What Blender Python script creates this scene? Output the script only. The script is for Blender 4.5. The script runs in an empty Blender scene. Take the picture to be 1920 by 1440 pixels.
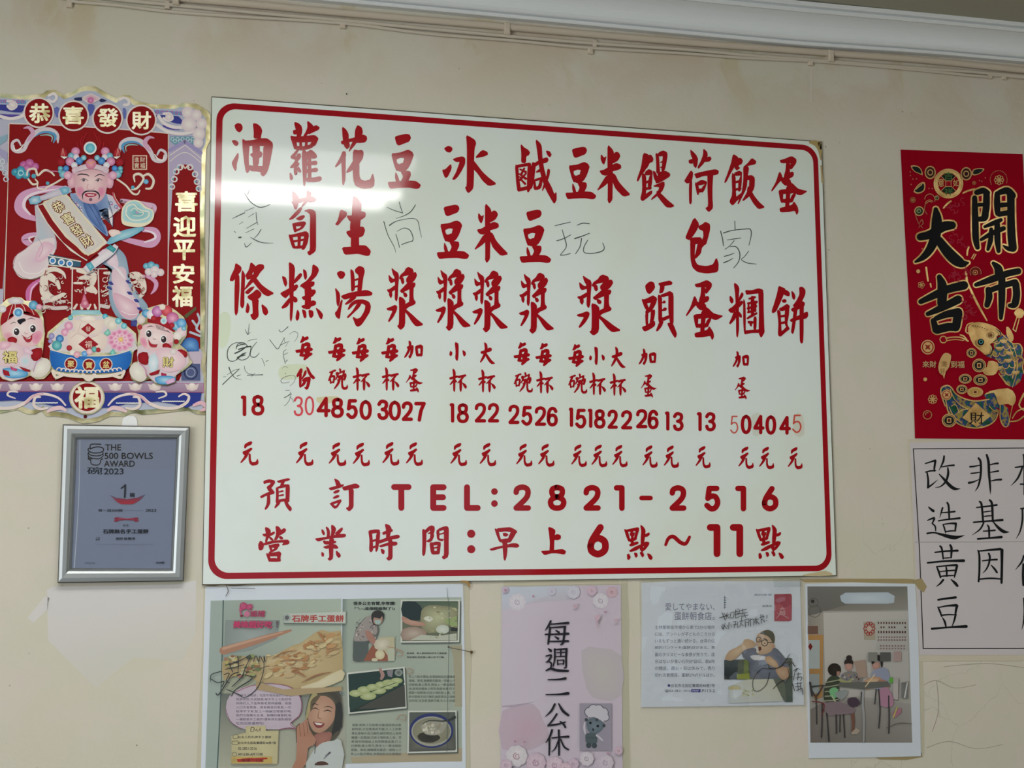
import bpy, math, random
from mathutils import Vector, Matrix
random.seed(7)
SC = bpy.context.scene
COL = SC.collection

# ---------------------------------------------------------------- camera
CAM_LOC = Vector((-0.11145, -3.34296, 1.49670))
CAM_ROT = Matrix(((0.96757963, -0.02247717, -0.25156398),
                  (-0.25246688, -0.11399936, -0.96086660),
                  (-0.00708038, 0.99322652, -0.11597825)))
FPX = 2546.6
cd = bpy.data.cameras.new('camera'); cam = bpy.data.objects.new('camera', cd); COL.objects.link(cam)
cam.matrix_world = Matrix.Translation(CAM_LOC) @ CAM_ROT.to_4x4()
cd.sensor_width = 36; cd.sensor_fit = 'HORIZONTAL'; cd.lens = FPX * 36 / 1920
cd.clip_start = 0.05
SC.camera = cam

# ---------------------------------------------------------------- exposure, world, lights
vs = SC.view_settings
vs.view_transform = 'Standard'; vs.look = 'None'; vs.gamma = 1; vs.use_curve_mapping = False
vs.exposure = 0.66
w = bpy.data.worlds.new('World'); SC.world = w; w.use_nodes = True
bg = w.node_tree.nodes['Background']
bg.inputs[0].default_value = (0.80, 0.90, 1.0, 1); bg.inputs[1].default_value = 0.35

def area(name, loc, size, energy, color, rot):
    d = bpy.data.lights.new(name, 'AREA'); d.shape = 'RECTANGLE'; d.size, d.size_y = size
    d.energy = energy; d.color = color
    o = bpy.data.objects.new(name, d); COL.objects.link(o); o.location = loc; o.rotation_euler = rot
    return o
# daylight coming in through the window in the left wall, beside the camera
area('daylight', (-2.52, -3.9, 1.45), (2.6, 2.1), 66, (0.95, 0.99, 1.0), (math.radians(90), 0, math.radians(-90)))

# ---------------------------------------------------------------- helpers
def P(px, py, off=0.0):
    """photo pixel -> point on the plane 'off' metres in front of the wall (wall plane y = 0)"""
    d = CAM_ROT @ Vector(((px - 960) / FPX, (720 - py) / FPX, -1.0))
    t = (-off - CAM_LOC.y) / d.y
    return CAM_LOC + d * t

def lin(c):
    c = c / 255
    return c / 12.92 if c <= 0.04045 else ((c + 0.055) / 1.055) ** 2.4
def HX(h):
    return tuple(lin(int(h[i:i+2], 16)) for i in (0, 2, 4)) + (1.0,)

def principled(name, color=None, rough=0.5, metal=0.0, attr=False, coat=0.0, spec=0.5, bump=0.0, bscale=60, coatr=0.05):
    m = bpy.data.materials.new(name); m.use_nodes = True
    nt = m.node_tree; b = nt.nodes['Principled BSDF']
    b.inputs['Roughness'].default_value = rough; b.inputs['Metallic'].default_value = metal
    b.inputs['Specular IOR Level'].default_value = spec
    b.inputs['Coat Weight'].default_value = coat; b.inputs['Coat Roughness'].default_value = coatr
    if attr:
        a = nt.nodes.new('ShaderNodeAttribute'); a.attribute_name = 'Col'
        nt.links.new(a.outputs['Color'], b.inputs['Base Color'])
    elif color:
        b.inputs['Base Color'].default_value = HX(color)
    if bump:
        tc = nt.nodes.new('ShaderNodeTexCoord'); n = nt.nodes.new('ShaderNodeTexNoise')
        n.inputs['Scale'].default_value = bscale; n.inputs['Detail'].default_value = 4
        bp = nt.nodes.new('ShaderNodeBump'); bp.inputs['Strength'].default_value = bump; bp.inputs['Distance'].default_value = 0.003
        nt.links.new(tc.outputs['Object'], n.inputs['Vector']); nt.links.new(n.outputs['Fac'], bp.inputs['Height'])
        nt.links.new(bp.outputs[0], b.inputs['Normal'])
    return m

def ramp(nt, fac, stops):
    r = nt.nodes.new('ShaderNodeValToRGB'); nt.links.new(fac, r.inputs[0])
    while len(r.color_ramp.elements) < len(stops): r.color_ramp.elements.new(0.5)
    for e, (p, c) in zip(r.color_ramp.elements, stops): e.position = p; e.color = HX(c) if isinstance(c, str) else c
    return r.outputs[0]

def foil(name, stops, rough=0.22, metal=0.85, scale=9):
    m = principled(name, 'c0a868', rough, metal)
    nt = m.node_tree; b = nt.nodes['Principled BSDF']
    tc = nt.nodes.new('ShaderNodeTexCoord'); n = nt.nodes.new('ShaderNodeTexNoise')
    n.inputs['Scale'].default_value = scale; n.inputs['Detail'].default_value = 3
    nt.links.new(tc.outputs['Object'], n.inputs['Vector'])
    nt.links.new(ramp(nt, n.outputs['Fac'], stops), b.inputs['Base Color'])
    return m

MAT = {}
MAT['print'] = principled('printed_paper', rough=0.5, attr=True, spec=0.12)
MAT['gloss'] = principled('laminated_print', rough=0.22, attr=True, spec=0.5, bump=0.25, bscale=22)
MAT['vinyl'] = principled('cut_vinyl', rough=0.08, attr=True, spec=0.55)
MAT['pen'] = principled('marker_ink', rough=0.5, attr=True)
MAT['foil'] = foil('gold_foil', [(0.32, '5c5c3a'), (0.44, 'a39a70'), (0.54, 'd0c8a4'), (0.62, '9aa07e'), (0.74, '6c6c48')], metal=0.7, rough=0.3, scale=14)
MAT['bright_foil'] = foil('bright_gold_foil', [(0.35, 'b8ac78'), (0.48, 'ece2b8'), (0.62, 'f4ecd2'), (0.75, 'c8c090')], metal=0.35, rough=0.35, scale=30)
MAT['gold'] = foil('stamped_gold', [(0.35, 'b08a4c'), (0.5, 'd0a868'), (0.65, 'e0c080')], metal=0.45, rough=0.35, scale=20)
MAT['holo'] = foil('rainbow_foil', [(0.3, '101820'), (0.42, '1c6a4c'), (0.5, '2a3a8a'), (0.58, 'b0a040'), (0.68, '5a2a6a'), (0.8, '081018')], metal=0.5, rough=0.25, scale=38)

def film(name, gl=0.06, rough=0.07):
    m = bpy.data.materials.new(name); m.use_nodes = True; nt = m.node_tree; nt.nodes.clear()
    out = nt.nodes.new('ShaderNodeOutputMaterial'); mx = nt.nodes.new('ShaderNodeMixShader'); tr = nt.nodes.new('ShaderNodeBsdfTransparent')
    g = nt.nodes.new('ShaderNodeBsdfGlossy'); g.inputs['Roughness'].default_value = rough; tr.inputs[0].default_value = (0.97, 0.98, 0.98, 1)
    lw = nt.nodes.new('ShaderNodeLayerWeight'); lw.inputs[0].default_value = 0.5
    fr = nt.nodes.new('ShaderNodeMath'); fr.operation = 'POWER'; fr.inputs[1].default_value = 4.5; nt.links.new(lw.outputs['Facing'], fr.inputs[0]); ad = nt.nodes.new('ShaderNodeMath'); ad.operation = 'ADD'; ad.inputs[1].default_value = gl + 0.035
    nt.links.new(fr.outputs[0], ad.inputs[0]); nt.links.new(ad.outputs[0], mx.inputs[0]); nt.links.new(tr.outputs[0], mx.inputs[1]); nt.links.new(g.outputs[0], mx.inputs[2])
    nt.links.new(mx.outputs[0], out.inputs[0]); return m
MAT['film'] = film('clear_plastic_film', 0.02, 0.08); MAT['sleeve'] = film('crinkled_sleeve', 0.10, 0.045); MAT['pane'] = film('picture_glass', 0.0, 0.02)

def link(name, me, mat, root=None, label=None, kind=None):
    if mat is not None and not me.materials: me.materials.append(MAT[mat] if isinstance(mat, str) else mat)
    o = bpy.data.objects.new(name, me); COL.objects.link(o)
    if root is not None: o.parent = root
    if label: o['label'] = label
    if kind: o['kind'] = kind
    return o

def thing(name, label, cat, loc, group=None):
    o = bpy.data.objects.new(name, None); COL.objects.link(o); o.location = loc
    o.empty_display_size = 0.05
    o['label'] = label; o['category'] = cat
    if group: o['group'] = group
    return o

def catmull(pts, n=4):
    if len(pts) < 3: return pts
    out = []
    for i in range(len(pts) - 1):
        p0 = pts[max(i-1, 0)]; p1 = pts[i]; p2 = pts[i+1]; p3 = pts[min(i+2, len(pts)-1)]
        for k in range(n):
            t = k / n
            out.append(tuple(0.5 * ((2*b) + (-a + c)*t + (2*a - 5*b + 4*c - d)*t*t + (-a + 3*b - 3*c + d)*t**3)
                             for a, b, c, d in zip(p0, p1, p2, p3)))
    out.append(tuple(pts[-1]))
    return out

def catclosed(pts, n=3):
    q = []
    L = len(pts)
    for i in range(L):
        p0, p1, p2, p3 = pts[i-1], pts[i], pts[(i+1) % L], pts[(i+2) % L]
        for k in range(n):
            t = k / n
            q.append(tuple(0.5 * ((2*b) + (-a + c)*t + (2*a - 5*b + 4*c - d)*t*t + (-a + 3*b - 3*c + d)*t**3)
                           for a, b, c, d in zip(p0, p1, p2, p3)))
    return q

def nums(s):
    return [float(v) for v in s.replace(',', ' ').split()]
def pairs(s):
    if not isinstance(s, str): return [tuple(p) for p in s]
    v = nums(s); return list(zip(v[0::2], v[1::2]))

FR = dict(A=(380,170,4.8), B=(780,170,4.8), C=(1160,240,4.8), D=(390,460,4.8), E=(780,340,4.8), F=(1160,500,4.8),
          G=(390,720,4.8), H=(780,720,4.8), I=(1170,720,4.8), J=(370,960,4.8), K=(770,960,4.8), L=(1170,960,4.8),
          M=(420,340,5.3333), N=(780,460,4.8), X=(0,0,1), T=(0,140,4.2357), U=(0,460,4.2357), W=(90,780,4.3633),
          R=(1690,290,6.0), S=(1690,530,4.8), Y=(1700,830,7.2), Z=(1700,1020,6.859), V=(370,1080,4.0), Q=(630,1080,4.0),
          PK=(900,1080,4.0), JP=(1190,1080,5.5394), PH=(1490,1080,4.0), HW=(410,600,8.0), R0=(1660,260,2.5263))

def stroke_geo(pts3, n=4):
    """variable width brush stroke -> (verts, faces) in frame units; pts3 = (x, y, width)"""
    pts = catmull(pts3, n)
    m = len(pts); vs_, fs = [], []
    for i, (x, y, wd) in enumerate(pts):
        a = pts[max(i-1, 0)]; b = pts[min(i+1, m-1)]
        dx, dy = b[0]-a[0], b[1]-a[1]; l = math.hypot(dx, dy) or 1
        nx, ny = -dy/l, dx/l; h = max(wd, 0.5) / 2
        vs_ += [(x+nx*h, y+ny*h), (x-nx*h, y-ny*h)]
        if i: fs.append((2*i-2, 2*i, 2*i+1, 2*i-1))
    for end in (0, m-1):
        x, y, wd = pts[end]
        if wd < 5 and wd < 0.3 * max(p[2] for p in pts): continue
        a, b = (pts[1], pts[0]) if end == 0 else (pts[m-2], pts[m-1])
        dx, dy = b[0]-a[0], b[1]-a[1]; l = math.hypot(dx, dy) or 1; ang = math.atan2(dy, dx)
        base = len(vs_); k = 6
        for j in range(k+1):
            t = ang - math.pi/2 + math.pi*j/k
            vs_.append((x + math.cos(t)*wd/2, y + math.sin(t)*wd/2))
        fs.append(tuple(range(base, base+k+1)))
    return vs_, fs

LAY = []      # vertex counts after each stroke of the last glyph
def glyph_geo(s):
    """'x y w x y w; P x y x y' -> verts, faces"""
    V_, F_ = [], []
    LAY.clear()
    for part in s.split(';'):
        part = part.strip()
        if not part: continue
        if part[0] == 'P': v = grow(catclosed_soft(pairs(part[1:])), 2.6); f = [tuple(range(len(v)))]
        elif part[0] == 'L':                       # sharp polygon
            v = pairs(part[1:]); f = [tuple(range(len(v)))]
        else:
            q = nums(part); v, f = stroke_geo(list(zip(q[0::3], q[1::3], q[2::3])))
        b = len(V_); V_ += v; F_ += [tuple(i+b for i in t) for t in f]
        LAY.append((b + len(v)))
    return V_, F_

def grow(pts, g):
    """moves an outline outwards by g"""
    n = len(pts); ar = sum(pts[i][0]*pts[(i+1) % n][1]-pts[(i+1) % n][0]*pts[i][1] for i in range(n)); sg = 1 if ar > 0 else -1; out = []
    for i in range(n):
        a, b, c = pts[i-1], pts[i], pts[(i+1) % n]
        n1 = Vector((b[1]-a[1], a[0]-b[0])); n2 = Vector((c[1]-b[1], b[0]-c[0]))
        if n1.length < 1e-6 or n2.length < 1e-6: out.append(b); continue
        m = n1.normalized()+n2.normalized()
        if m.length < 0.3: out.append(b); continue
        m = m.normalized()*g*sg; out.append((b[0]+m.x, b[1]+m.y))
    return out

def catclosed_soft(pts):
    """rounds the corners of an outline slightly (one corner-cutting pass)"""
    q = []
    L = len(pts)
    for i in range(L):
        a, b = pts[i], pts[(i+1) % L]
        q.append((a[0]*0.82 + b[0]*0.18, a[1]*0.82 + b[1]*0.18)); q.append((a[0]*0.18 + b[0]*0.82, a[1]*0.18 + b[1]*0.82))
    return q

_txt = bpy.data.curves.new('type_setter', 'FONT'); _txt.resolution_u = 3
_to = bpy.data.objects.new('type_setter', _txt); COL.objects.link(_to)
_gc = {}
def font_geo(s, bold=0.0):
    k = (s, bold)
    if k not in _gc:
        _txt.body = s; _txt.offset = bold
        dg = bpy.context.evaluated_depsgraph_get()
        me = bpy.data.meshes.new_from_object(_to.evaluated_get(dg), depsgraph=dg)
        v = [(q.co.x, -q.co.y) for q in me.vertices]; f = [tuple(p.vertices) for p in me.polygons]
        x0 = min(a for a, b in v); x1 = max(a for a, b in v); y0 = min(b for a, b in v); y1 = max(b for a, b in v)
        _gc[k] = (v, f, (x0, y0, x1, y1)); bpy.data.meshes.remove(me)
    return _gc[k]

STEP = 0.00004
class Art:
    """collects flat shapes of one part; every shape lies a hair above the one before"""
    def __init__(self, fr='X', off=0.001):
        self.fr = FR[fr]; self.off = off; self.v = []; self.f = []; self.c = []; self.brk = []
    def use(self, fr): self.fr = FR[fr]; return self
    def px(self, x, y): return (self.fr[0] + x/self.fr[2], self.fr[1] + y/self.fr[2])
    def add(self, verts, faces, col, lift=True, cols=None, lay=None):
        b = len(self.v); o = self.off; k = 0
        if lay:
            self.brk += [b] + [b+q for q in lay[:-1]]
        else: self.brk.append(b)
        for i, (x, y) in enumerate(verts):
            if lay and i >= lay[k] and k < len(lay)-1: k += 1; o += 0.00002     # one stroke over the other
            self.v.append(P(*self.px(x, y), o)); self.c.append(cols[i] if cols else col)
        if lay: self.off = o
        self.f += [tuple(i+b for i in t) for t in faces]
        if lift: self.off += STEP
        return self
    def poly(self, pts, col, smooth=0):
        p = pairs(pts)
        if smooth: p = catclosed(p, smooth)
        return self.add(p, [tuple(range(len(p)))], HX(col))
    def grad(self, pts, edge, mid, smooth=3, ctr=None):
        """printed colour blend from the rim of a patch to its middle"""
        p = pairs(pts)
        if smooth: p = catclosed(p, smooth)
        n = len(p); c = ctr or (sum(a for a, b in p)/n, sum(b for a, b in p)/n)
        return self.add(p + [c], [(i, (i+1) % n, n) for i in range(n)], None, cols=[HX(edge)]*n + [HX(mid)])
    def blend(self, pts, cols):
        return self.add(pairs(pts), [tuple(range(len(cols)))], None, cols=[HX(c) for c in cols])
    def rect(self, x0, y0, x1, y1, col): return self.poly([(x0,y0),(x1,y0),(x1,y1),(x0,y1)], col)
    def disc(self, x, y, r, col, mid=None, ry=None, n=20):
        p = [(x+math.cos(2*math.pi*i/n)*r, y+math.sin(2*math.pi*i/n)*(ry or r)) for i in range(n)]
        return self.grad(p, col, mid, 0, (x, y)) if mid else self.poly(p, col)
    def ring(self, x, y, r, wd, col, ry=None, n=24, a0=0, a1=360):
        ry = ry or r; v = []; f = []
        for i in range(n+1):
            t = math.radians(a0 + (a1-a0)*i/n)
            v += [(x+math.cos(t)*(r-wd/2), y+math.sin(t)*(ry-wd/2)), (x+math.cos(t)*(r+wd/2), y+math.sin(t)*(ry+wd/2))]
            if i: f.append((2*i-2, 2*i-1, 2*i+1, 2*i))
        return self.add(v, f, HX(col))
    def line(self, pts, wd, col, smooth=True):
        p = pairs(pts)
        if smooth: return self.add(*stroke_geo([(x, y, wd) for x, y in p]), HX(col))
        for a, b in zip(p, p[1:]): self.add(*stroke_geo([(a[0],a[1],wd),(b[0],b[1],wd)]), HX(col), lift=False)
        self.off += STEP
        return self
    def pen(self, s, col):
        v, f = glyph_geo(s); return self.add(v, f, HX(col), lay=list(LAY))
    def text(self, s, x0, y0, x1, y1, col, bold=0.0, q=None):
        """type; bold thickens it by laying shifted copies over each other"""
        v, f, (a, b, c, d) = font_geo(s, 0.0)
        a -= bold; b -= bold; c += bold; d += bold
        w_, h_ = (c-a) or 1, (d-b) or 1
        if q: ux, uy, vx, vy, ox, oy = q[0][0]-x0, q[0][1]-y0, q[1][0]-x0, q[1][1]-y0, x0, y0
        else: ux, uy, vx, vy, ox, oy = x1-x0, 0, 0, y1-y0, x0, y0
        sh = [(0, 0)] if bold < 0.004 else [(0, 0)] + [(bold*math.cos(k*math.pi/4), bold*math.sin(k*math.pi/4)) for k in range(8)]
        V_, F_, lay = [], [], []
        for sx, sy in sh:
            n0 = len(V_); V_ += [(ox+ux*(x+sx-a)/w_+vx*(y+sy-b)/h_, oy+uy*(x+sx-a)/w_+vy*(y+sy-b)/h_) for x, y in v]
            F_ += [tuple(i+n0 for i in t) for t in f]; lay.append(len(V_))
        return self.add(V_, F_, HX(col), lay=lay if len(lay) > 1 else None)
    def scatter(self, name, mat, root, gap=0.0005, least=0.0):
        """one part for every group of shapes that lie over each other"""
        bb = [(min(self.v[i].x for i in r), min(self.v[i].z for i in r), max(self.v[i].x for i in r), max(self.v[i].z for i in r)) for r in self.runs()]
        n = len(bb); par = list(range(n))
        def find(i):
            while par[i] != i: i = par[i]
            return i
        for i in range(n):
            for j in range(i):
                A, B = bb[i], bb[j]
                if A[0] < B[2]+gap and B[0] < A[2]+gap and A[1] < B[3]+gap and B[1] < A[3]+gap: par[find(i)] = find(j)
        V0, F0, C0, R0 = self.v, self.f, self.c, self.runs(); out = []
        for g in sorted(set(find(i) for i in range(n))):
            ids = [k for i in range(n) if find(i) == g for k in R0[i]]; mp = {k: q for q, k in enumerate(ids)}
            self.v = [V0[k] for k in ids]; self.c = [C0[k] for k in ids]; self.f = [tuple(mp[k] for k in t) for t in F0 if t[0] in mp]
            out.append(self.build(name, mat, root))
        return out
    def runs(self):
        b = [q for q in self.brk if q < len(self.v)] + [len(self.v)]
        return [range(a, c) for a, c in zip(b, b[1:])]
    def part(self, name, mat, root, label=None):
        self.build(name, mat, root, label); self.v, self.f, self.c = [], [], []
        return self
    def build(self, name, mat, root, label=None, kind=None):
        me = bpy.data.meshes.new(name); o0 = root.location if root else Vector()
        me.from_pydata([p - o0 for p in self.v], [], self.f)
        ca = me.color_attributes.new('Col', 'FLOAT_COLOR', 'POINT')
        flat = [q for c in self.c for q in c]; ca.data.foreach_set('color', flat)
        # flat print faces the room
        n = Vector((0, -1, 0))
        me.update()
        bad = [p.index for p in me.polygons if p.normal.dot(n) < 0]
        for i in bad: me.polygons[i].flip()
        me.update()
        return link(name, me, mat, root, label, kind)

def slab(name, pts, off0, off1, mat, root, fr='X', label=None, smooth=0, wob=0.0, kind=None):
    """a sheet or board with thickness; outline in photo pixels of the named frame, front face at off1"""
    f = FR[fr]; p = pairs(pts)
    if smooth: p = catclosed(p, smooth)
    o0 = root.location if root else Vector()
    # draw the outline with its front on off1 so that the front edge sits where the photo shows it
    front = [P(f[0]+x/f[2], f[1]+y/f[2], off1) for x, y in p]
    back = [Vector((v.x, -off0, v.z)) for v in front]
    n = len(p); me = bpy.data.meshes.new(name)
    me.from_pydata([v-o0 for v in front+back], [], [tuple(range(n)), tuple(range(2*n-1, n-1, -1))] +
                   [(i, (i+1) % n, n+(i+1) % n, n+i) for i in range(n)])
    me.update()
    return link(name, me, mat, root, label, kind)

def box_mesh(name, x0, x1, y0, y1, z0, z1, mat, root=None, **kw):
    o0 = root.location if root else Vector()
    v = [Vector((x, y, z))-o0 for x in (x0, x1) for y in (y0, y1) for z in (z0, z1)]
    f = [(0,1,3,2),(4,6,7,5),(0,4,5,1),(2,3,7,6),(0,2,6,4),(1,5,7,3)]
    me = bpy.data.meshes.new(name); me.from_pydata(v, [], f); me.update()
    return link(name, me, mat, root, **kw)

def tube_mesh(name, pts, r, mat, root=None, n=10, **kw):
    o0 = root.location if root else Vector(); v = []; f = []
    for i, p in enumerate(pts):
        t = (pts[min(i+1, len(pts)-1)] - pts[max(i-1, 0)]).normalized()
        a = t.cross(Vector((0, 0, 1))).normalized(); b = t.cross(a).normalized()
        for k in range(n):
            an = 2*math.pi*k/n; v.append(p + a*math.cos(an)*r + b*math.sin(an)*r - o0)
        if i:
            for k in range(n): f.append(((i-1)*n+k, (i-1)*n+(k+1) % n, i*n+(k+1) % n, i*n+k))
    f.append(tuple(range(n-1, -1, -1))); f.append(tuple(range(len(v)-n, len(v))))
    me = bpy.data.meshes.new(name); me.from_pydata(v, [], f); me.update()
    for q in me.polygons: q.use_smooth = len(q.vertices) == 4
    return link(name, me, mat, root, **kw)

from mathutils import noise as _noise
def crumple(name, corners, off, amp, scale, root, nx=46, ny=36, mat='film', fr='X', seed=0.0, lab=None):
    """a wrinkled clear sheet over a print; corners TL TR BR BL"""
    f = FR[fr]; c = [(f[0]+x/f[2], f[1]+y/f[2]) for x, y in pairs(corners)]; v = []; fc = []
    for j in range(ny+1):
        for i in range(nx+1):
            a, b = i/nx, j/ny
            x = (c[0][0]*(1-a)+c[1][0]*a)*(1-b)+(c[3][0]*(1-a)+c[2][0]*a)*b; y = (c[0][1]*(1-a)+c[1][1]*a)*(1-b)+(c[3][1]*(1-a)+c[2][1]*a)*b
            q = Vector((x*scale/100, y*scale/100, seed))
            h = abs(_noise.noise(q)) + 0.45*abs(_noise.noise(q*2.1+Vector((3, 1, 2)))) + 0.05*_noise.noise(q*5)
            v.append(P(x, y, off + amp*max(0.0, h)) - root.location)
            if i and j: k = j*(nx+1)+i; fc.append((k-nx-2, k-nx-1, k, k-1))
    me = bpy.data.meshes.new(name); me.from_pydata(v, [], fc); me.update()
    for p in me.polygons: p.use_smooth = True
    return link(name, me, mat, root, lab)
# ================================================================ THE ROOM
def struct(o): o['kind'] = 'structure'; return o
# wall paint: patchy cream emulsion over older pinkish and yellow coats, with hairline cracks
def wall_material():
    m = bpy.data.materials.new('patchy_cream_wall_paint'); m.use_nodes = True
    nt = m.node_tree; b = nt.nodes['Principled BSDF']; b.inputs['Roughness'].default_value = 0.6
    b.inputs['Specular IOR Level'].default_value = 0.35
    N, Lk = nt.nodes.new, nt.links.new
    tc = N('ShaderNodeTexCoord')
    def noise(scale, detail=5, rough=0.55, dist=0.0, vec=None):
        n = N('ShaderNodeTexNoise'); n.inputs['Scale'].default_value = scale; n.inputs['Detail'].default_value = detail
        n.inputs['Roughness'].default_value = rough; n.inputs['Distortion'].default_value = dist
        Lk(vec or tc.outputs['Object'], n.inputs['Vector']); return n.outputs['Fac']
    def mix(fac, a, c):
        x = N('ShaderNodeMix'); x.data_type = 'RGBA'; Lk(fac, x.inputs[0])
        for s_, v in ((6, a), (7, c)):
            if isinstance(v, str): x.inputs[s_].default_value = HX(v)
            else: Lk(v, x.inputs[s_])
        return x.outputs[2]
    def mrange(v, a, c):
        q = N('ShaderNodeMapRange'); q.inputs['From Min'].default_value = a; q.inputs['From Max'].default_value = c; Lk(v, q.inputs[0]); return q.outputs[0]
    def math_(op, a, c):
        q = N('ShaderNodeMath'); q.operation = op; q.use_clamp = True
        for i, v in enumerate((a, c)):
            if isinstance(v, (int, float)): q.inputs[i].default_value = v
            else: Lk(v, q.inputs[i])
        return q.outputs[0]
    sp = N('ShaderNodeSeparateXYZ'); Lk(tc.outputs['Object'], sp.inputs[0])
    base = mix(mrange(noise(3.0, 6, 0.6, 0.6), 0.40, 0.60), 'd2cebc', 'd6cfc1')
    # soft greenish / pinkish patches left by touching up
    c = mix(math_('MULTIPLY', mrange(noise(2.1, 4, 0.55, 0.3), 0.52, 0.66), 0.7), base, 'd4cdba')
    c = mix(math_('MULTIPLY', mrange(noise(5.5, 5, 0.6, 0.5), 0.56, 0.68), 0.5), c, 'd9cbc4')
    # older pink-brown coat showing on the right hand side and in a strip under the pipes
    right = mrange(math_('ADD', sp.outputs[0], 0.0), 1.15, 1.75)
    edge = mrange(noise(2.4, 6, 0.6, 0.4), 0.34, 0.54)
    c = mix(math_('MULTIPLY', math_('MULTIPLY', math_('MULTIPLY', right, edge), mrange(sp.outputs[2], 2.1, 2.5)), 0.8), c, 'c6b2a0')
    up = mrange(sp.outputs[2], 2.62, 2.80)
    c = mix(math_('MULTIPLY', math_('MULTIPLY', up, mrange(noise(3.3, 6, 0.6, 0.4), 0.44, 0.56)), 0.6), c, 'cbb8a2')
    c = mix(math_('MULTIPLY', math_('MULTIPLY', up, mrange(noise(4.2, 5, 0.6, 0.9), 0.58, 0.64)), 0.45), c, 'c2b184')
    # small dirt specks
    sv = N('ShaderNodeTexVoronoi'); sv.inputs['Scale'].default_value = 26; Lk(tc.outputs['Object'], sv.inputs['Vector'])
    speck = math_('MULTIPLY', mrange(sv.outputs['Distance'], 0.075, 0.045), mrange(noise(7, 2), 0.55, 0.62))
    c = mix(math_('MULTIPLY', speck, 0.7), c, '6e6656')
    # hairline cracks, low on the right
    cv = N('ShaderNodeTexVoronoi'); cv.feature = 'DISTANCE_TO_EDGE'; cv.inputs['Scale'].default_value = 3.4
    wv = N('ShaderNodeMix'); wv.data_type = 'VECTOR'; wv.inputs[0].default_value = 0.12
    nn = N('ShaderNodeTexNoise'); nn.inputs['Scale'].default_value = 6; nn.inputs['Detail'].default_value = 6
    Lk(tc.outputs['Object'], nn.inputs['Vector']); Lk(tc.outputs['Object'], wv.inputs[4]); Lk(nn.outputs['Color'], wv.inputs[5])
    Lk(wv.outputs[1], cv.inputs['Vector'])
    crack = math_('MULTIPLY', mrange(cv.outputs['Distance'], 0.004, 0.0005), math_('MULTIPLY', mrange(sp.outputs[0], 1.45, 1.75), mrange(sp.outputs[2], 1.7, 1.3)))
    c = mix(math_('MULTIPLY', crack, 0.22), c, '8c8272')
    Lk(c, b.inputs['Base Color'])
    bp = N('ShaderNodeBump'); bp.inputs['Strength'].default_value = 0.25; bp.inputs['Distance'].default_value = 0.004
    h = N('ShaderNodeMath'); h.operation = 'ADD'; Lk(noise(9, 6), h.inputs[0]); Lk(noise(70, 3), h.inputs[1])
    Lk(h.outputs[0], bp.inputs['Height']); Lk(bp.outputs[0], b.inputs['Normal'])
    return m
MAT['wall'] = wall_material()
MAT['ceil'] = principled('grey_ceiling_paint', 'a9a796', 0.8)
MAT['otherwall'] = principled('plain_cream_wall', 'b0a994', 0.7)
MAT['floor'] = principled('terrazzo_floor', '66635c', 0.35, bump=0.05, bscale=200)
MAT['trim'] = principled('white_gypsum_cornice', 'f0f3f4', 0.5)
MAT['pvc'] = principled('cream_painted_pipe', 'd4c6b4', 0.45)
MAT['pvc2'] = principled('cream_painted_cable', 'd2c8b8', 0.5)
X0, X1, YB = -2.6, 4.6, -5.6
ZT0 = P(1738, 101, 0.02).z                       # underside of the cornice
ZC = ZT0 + 0.093                                 # ceiling
struct(box_mesh('wall_back', X0-0.1, X1+0.1, 0, 0.12, 0, ZC+0.1, 'wall'))
wl = struct(box_mesh('wall_left', X0-0.12, X0, -2.5, 0, 0, ZC+0.1, 'otherwall'))
for nm, b in (('wall_left_sill', (-5.3, -2.5, 0, 0.35)), ('wall_left_head', (-5.3, -2.5, 2.55, ZC+0.1)), ('wall_left_pier', (YB, -5.3, 0, ZC+0.1))):
    struct(box_mesh(nm, X0-0.12, X0, b[0], b[1], b[2], b[3], 'otherwall'))
struct(box_mesh('wall_right', X1, X1+0.12, YB, 0, 0, ZC+0.1, 'otherwall'))
struct(box_mesh('ceiling', X0-0.12, X1+0.12, YB-0.12, 0, ZC, ZC+0.1, 'ceil'))
struct(box_mesh('floor', X0-0.12, X1+0.12, YB-0.12, 0.12, -0.1, 0, 'floor'))
# street side: wall with the wide open shop front
struct(box_mesh('wall_front', 2.36, X1, YB-0.12, YB, 0, ZC, 'otherwall'))
struct(box_mesh('wall_front_lintel', X0, 2.36, YB-0.12, YB, 1.98, ZC, 'otherwall'))

# cornice, extruded along the wall with the slight dip the photo shows
prof = [(0.0,0.0025),(0.0215,0.0025),(0.0235,0.0045),(0.0235,0.0100),(0.0140,0.0108),(0.0140,0.0142),(0.0245,0.0150),(0.0285,0.0175),(0.0285,0.0230),
        (0.0185,0.0245),(0.0195,0.029)]
for k in range(1, 10):
    a = math.radians(90 * k / 10)
    prof.append((0.0195 + 0.049*(1-math.cos(a)), 0.029 + 0.040*math.sin(a)))
prof += [(0.0665,0.0700),(0.0785,0.0680),(0.0805,0.0705),(0.0805,0.0765),(0.0715,0.0775),(0.0715,0.0810),(0.0845,0.0825),(0.0865,0.0845),(0.0865,0.093),(0.0,0.093)]
bline = [(-900,-160),(300,-17),(492,1),(640,14),(960,43.5),(1280,70.5),(1540,89),(1738,101.5),(1920,117.5),(2300,152)]
tops = [P(a, b, 0.02) for a, b in bline]
def zc_at(x):
    for a, b in zip(tops, tops[1:]):
        if a.x <= x <= b.x: return a.z + (b.z-a.z)*(x-a.x)/(b.x-a.x)
    return tops[0].z if x < tops[0].x else tops[-1].z
me = bpy.data.meshes.new('trim_1'); v = []; f = []; n = len(prof); xs = [X0 + (X1-X0)*i/48 for i in range(49)]
zref = ZT0
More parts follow.
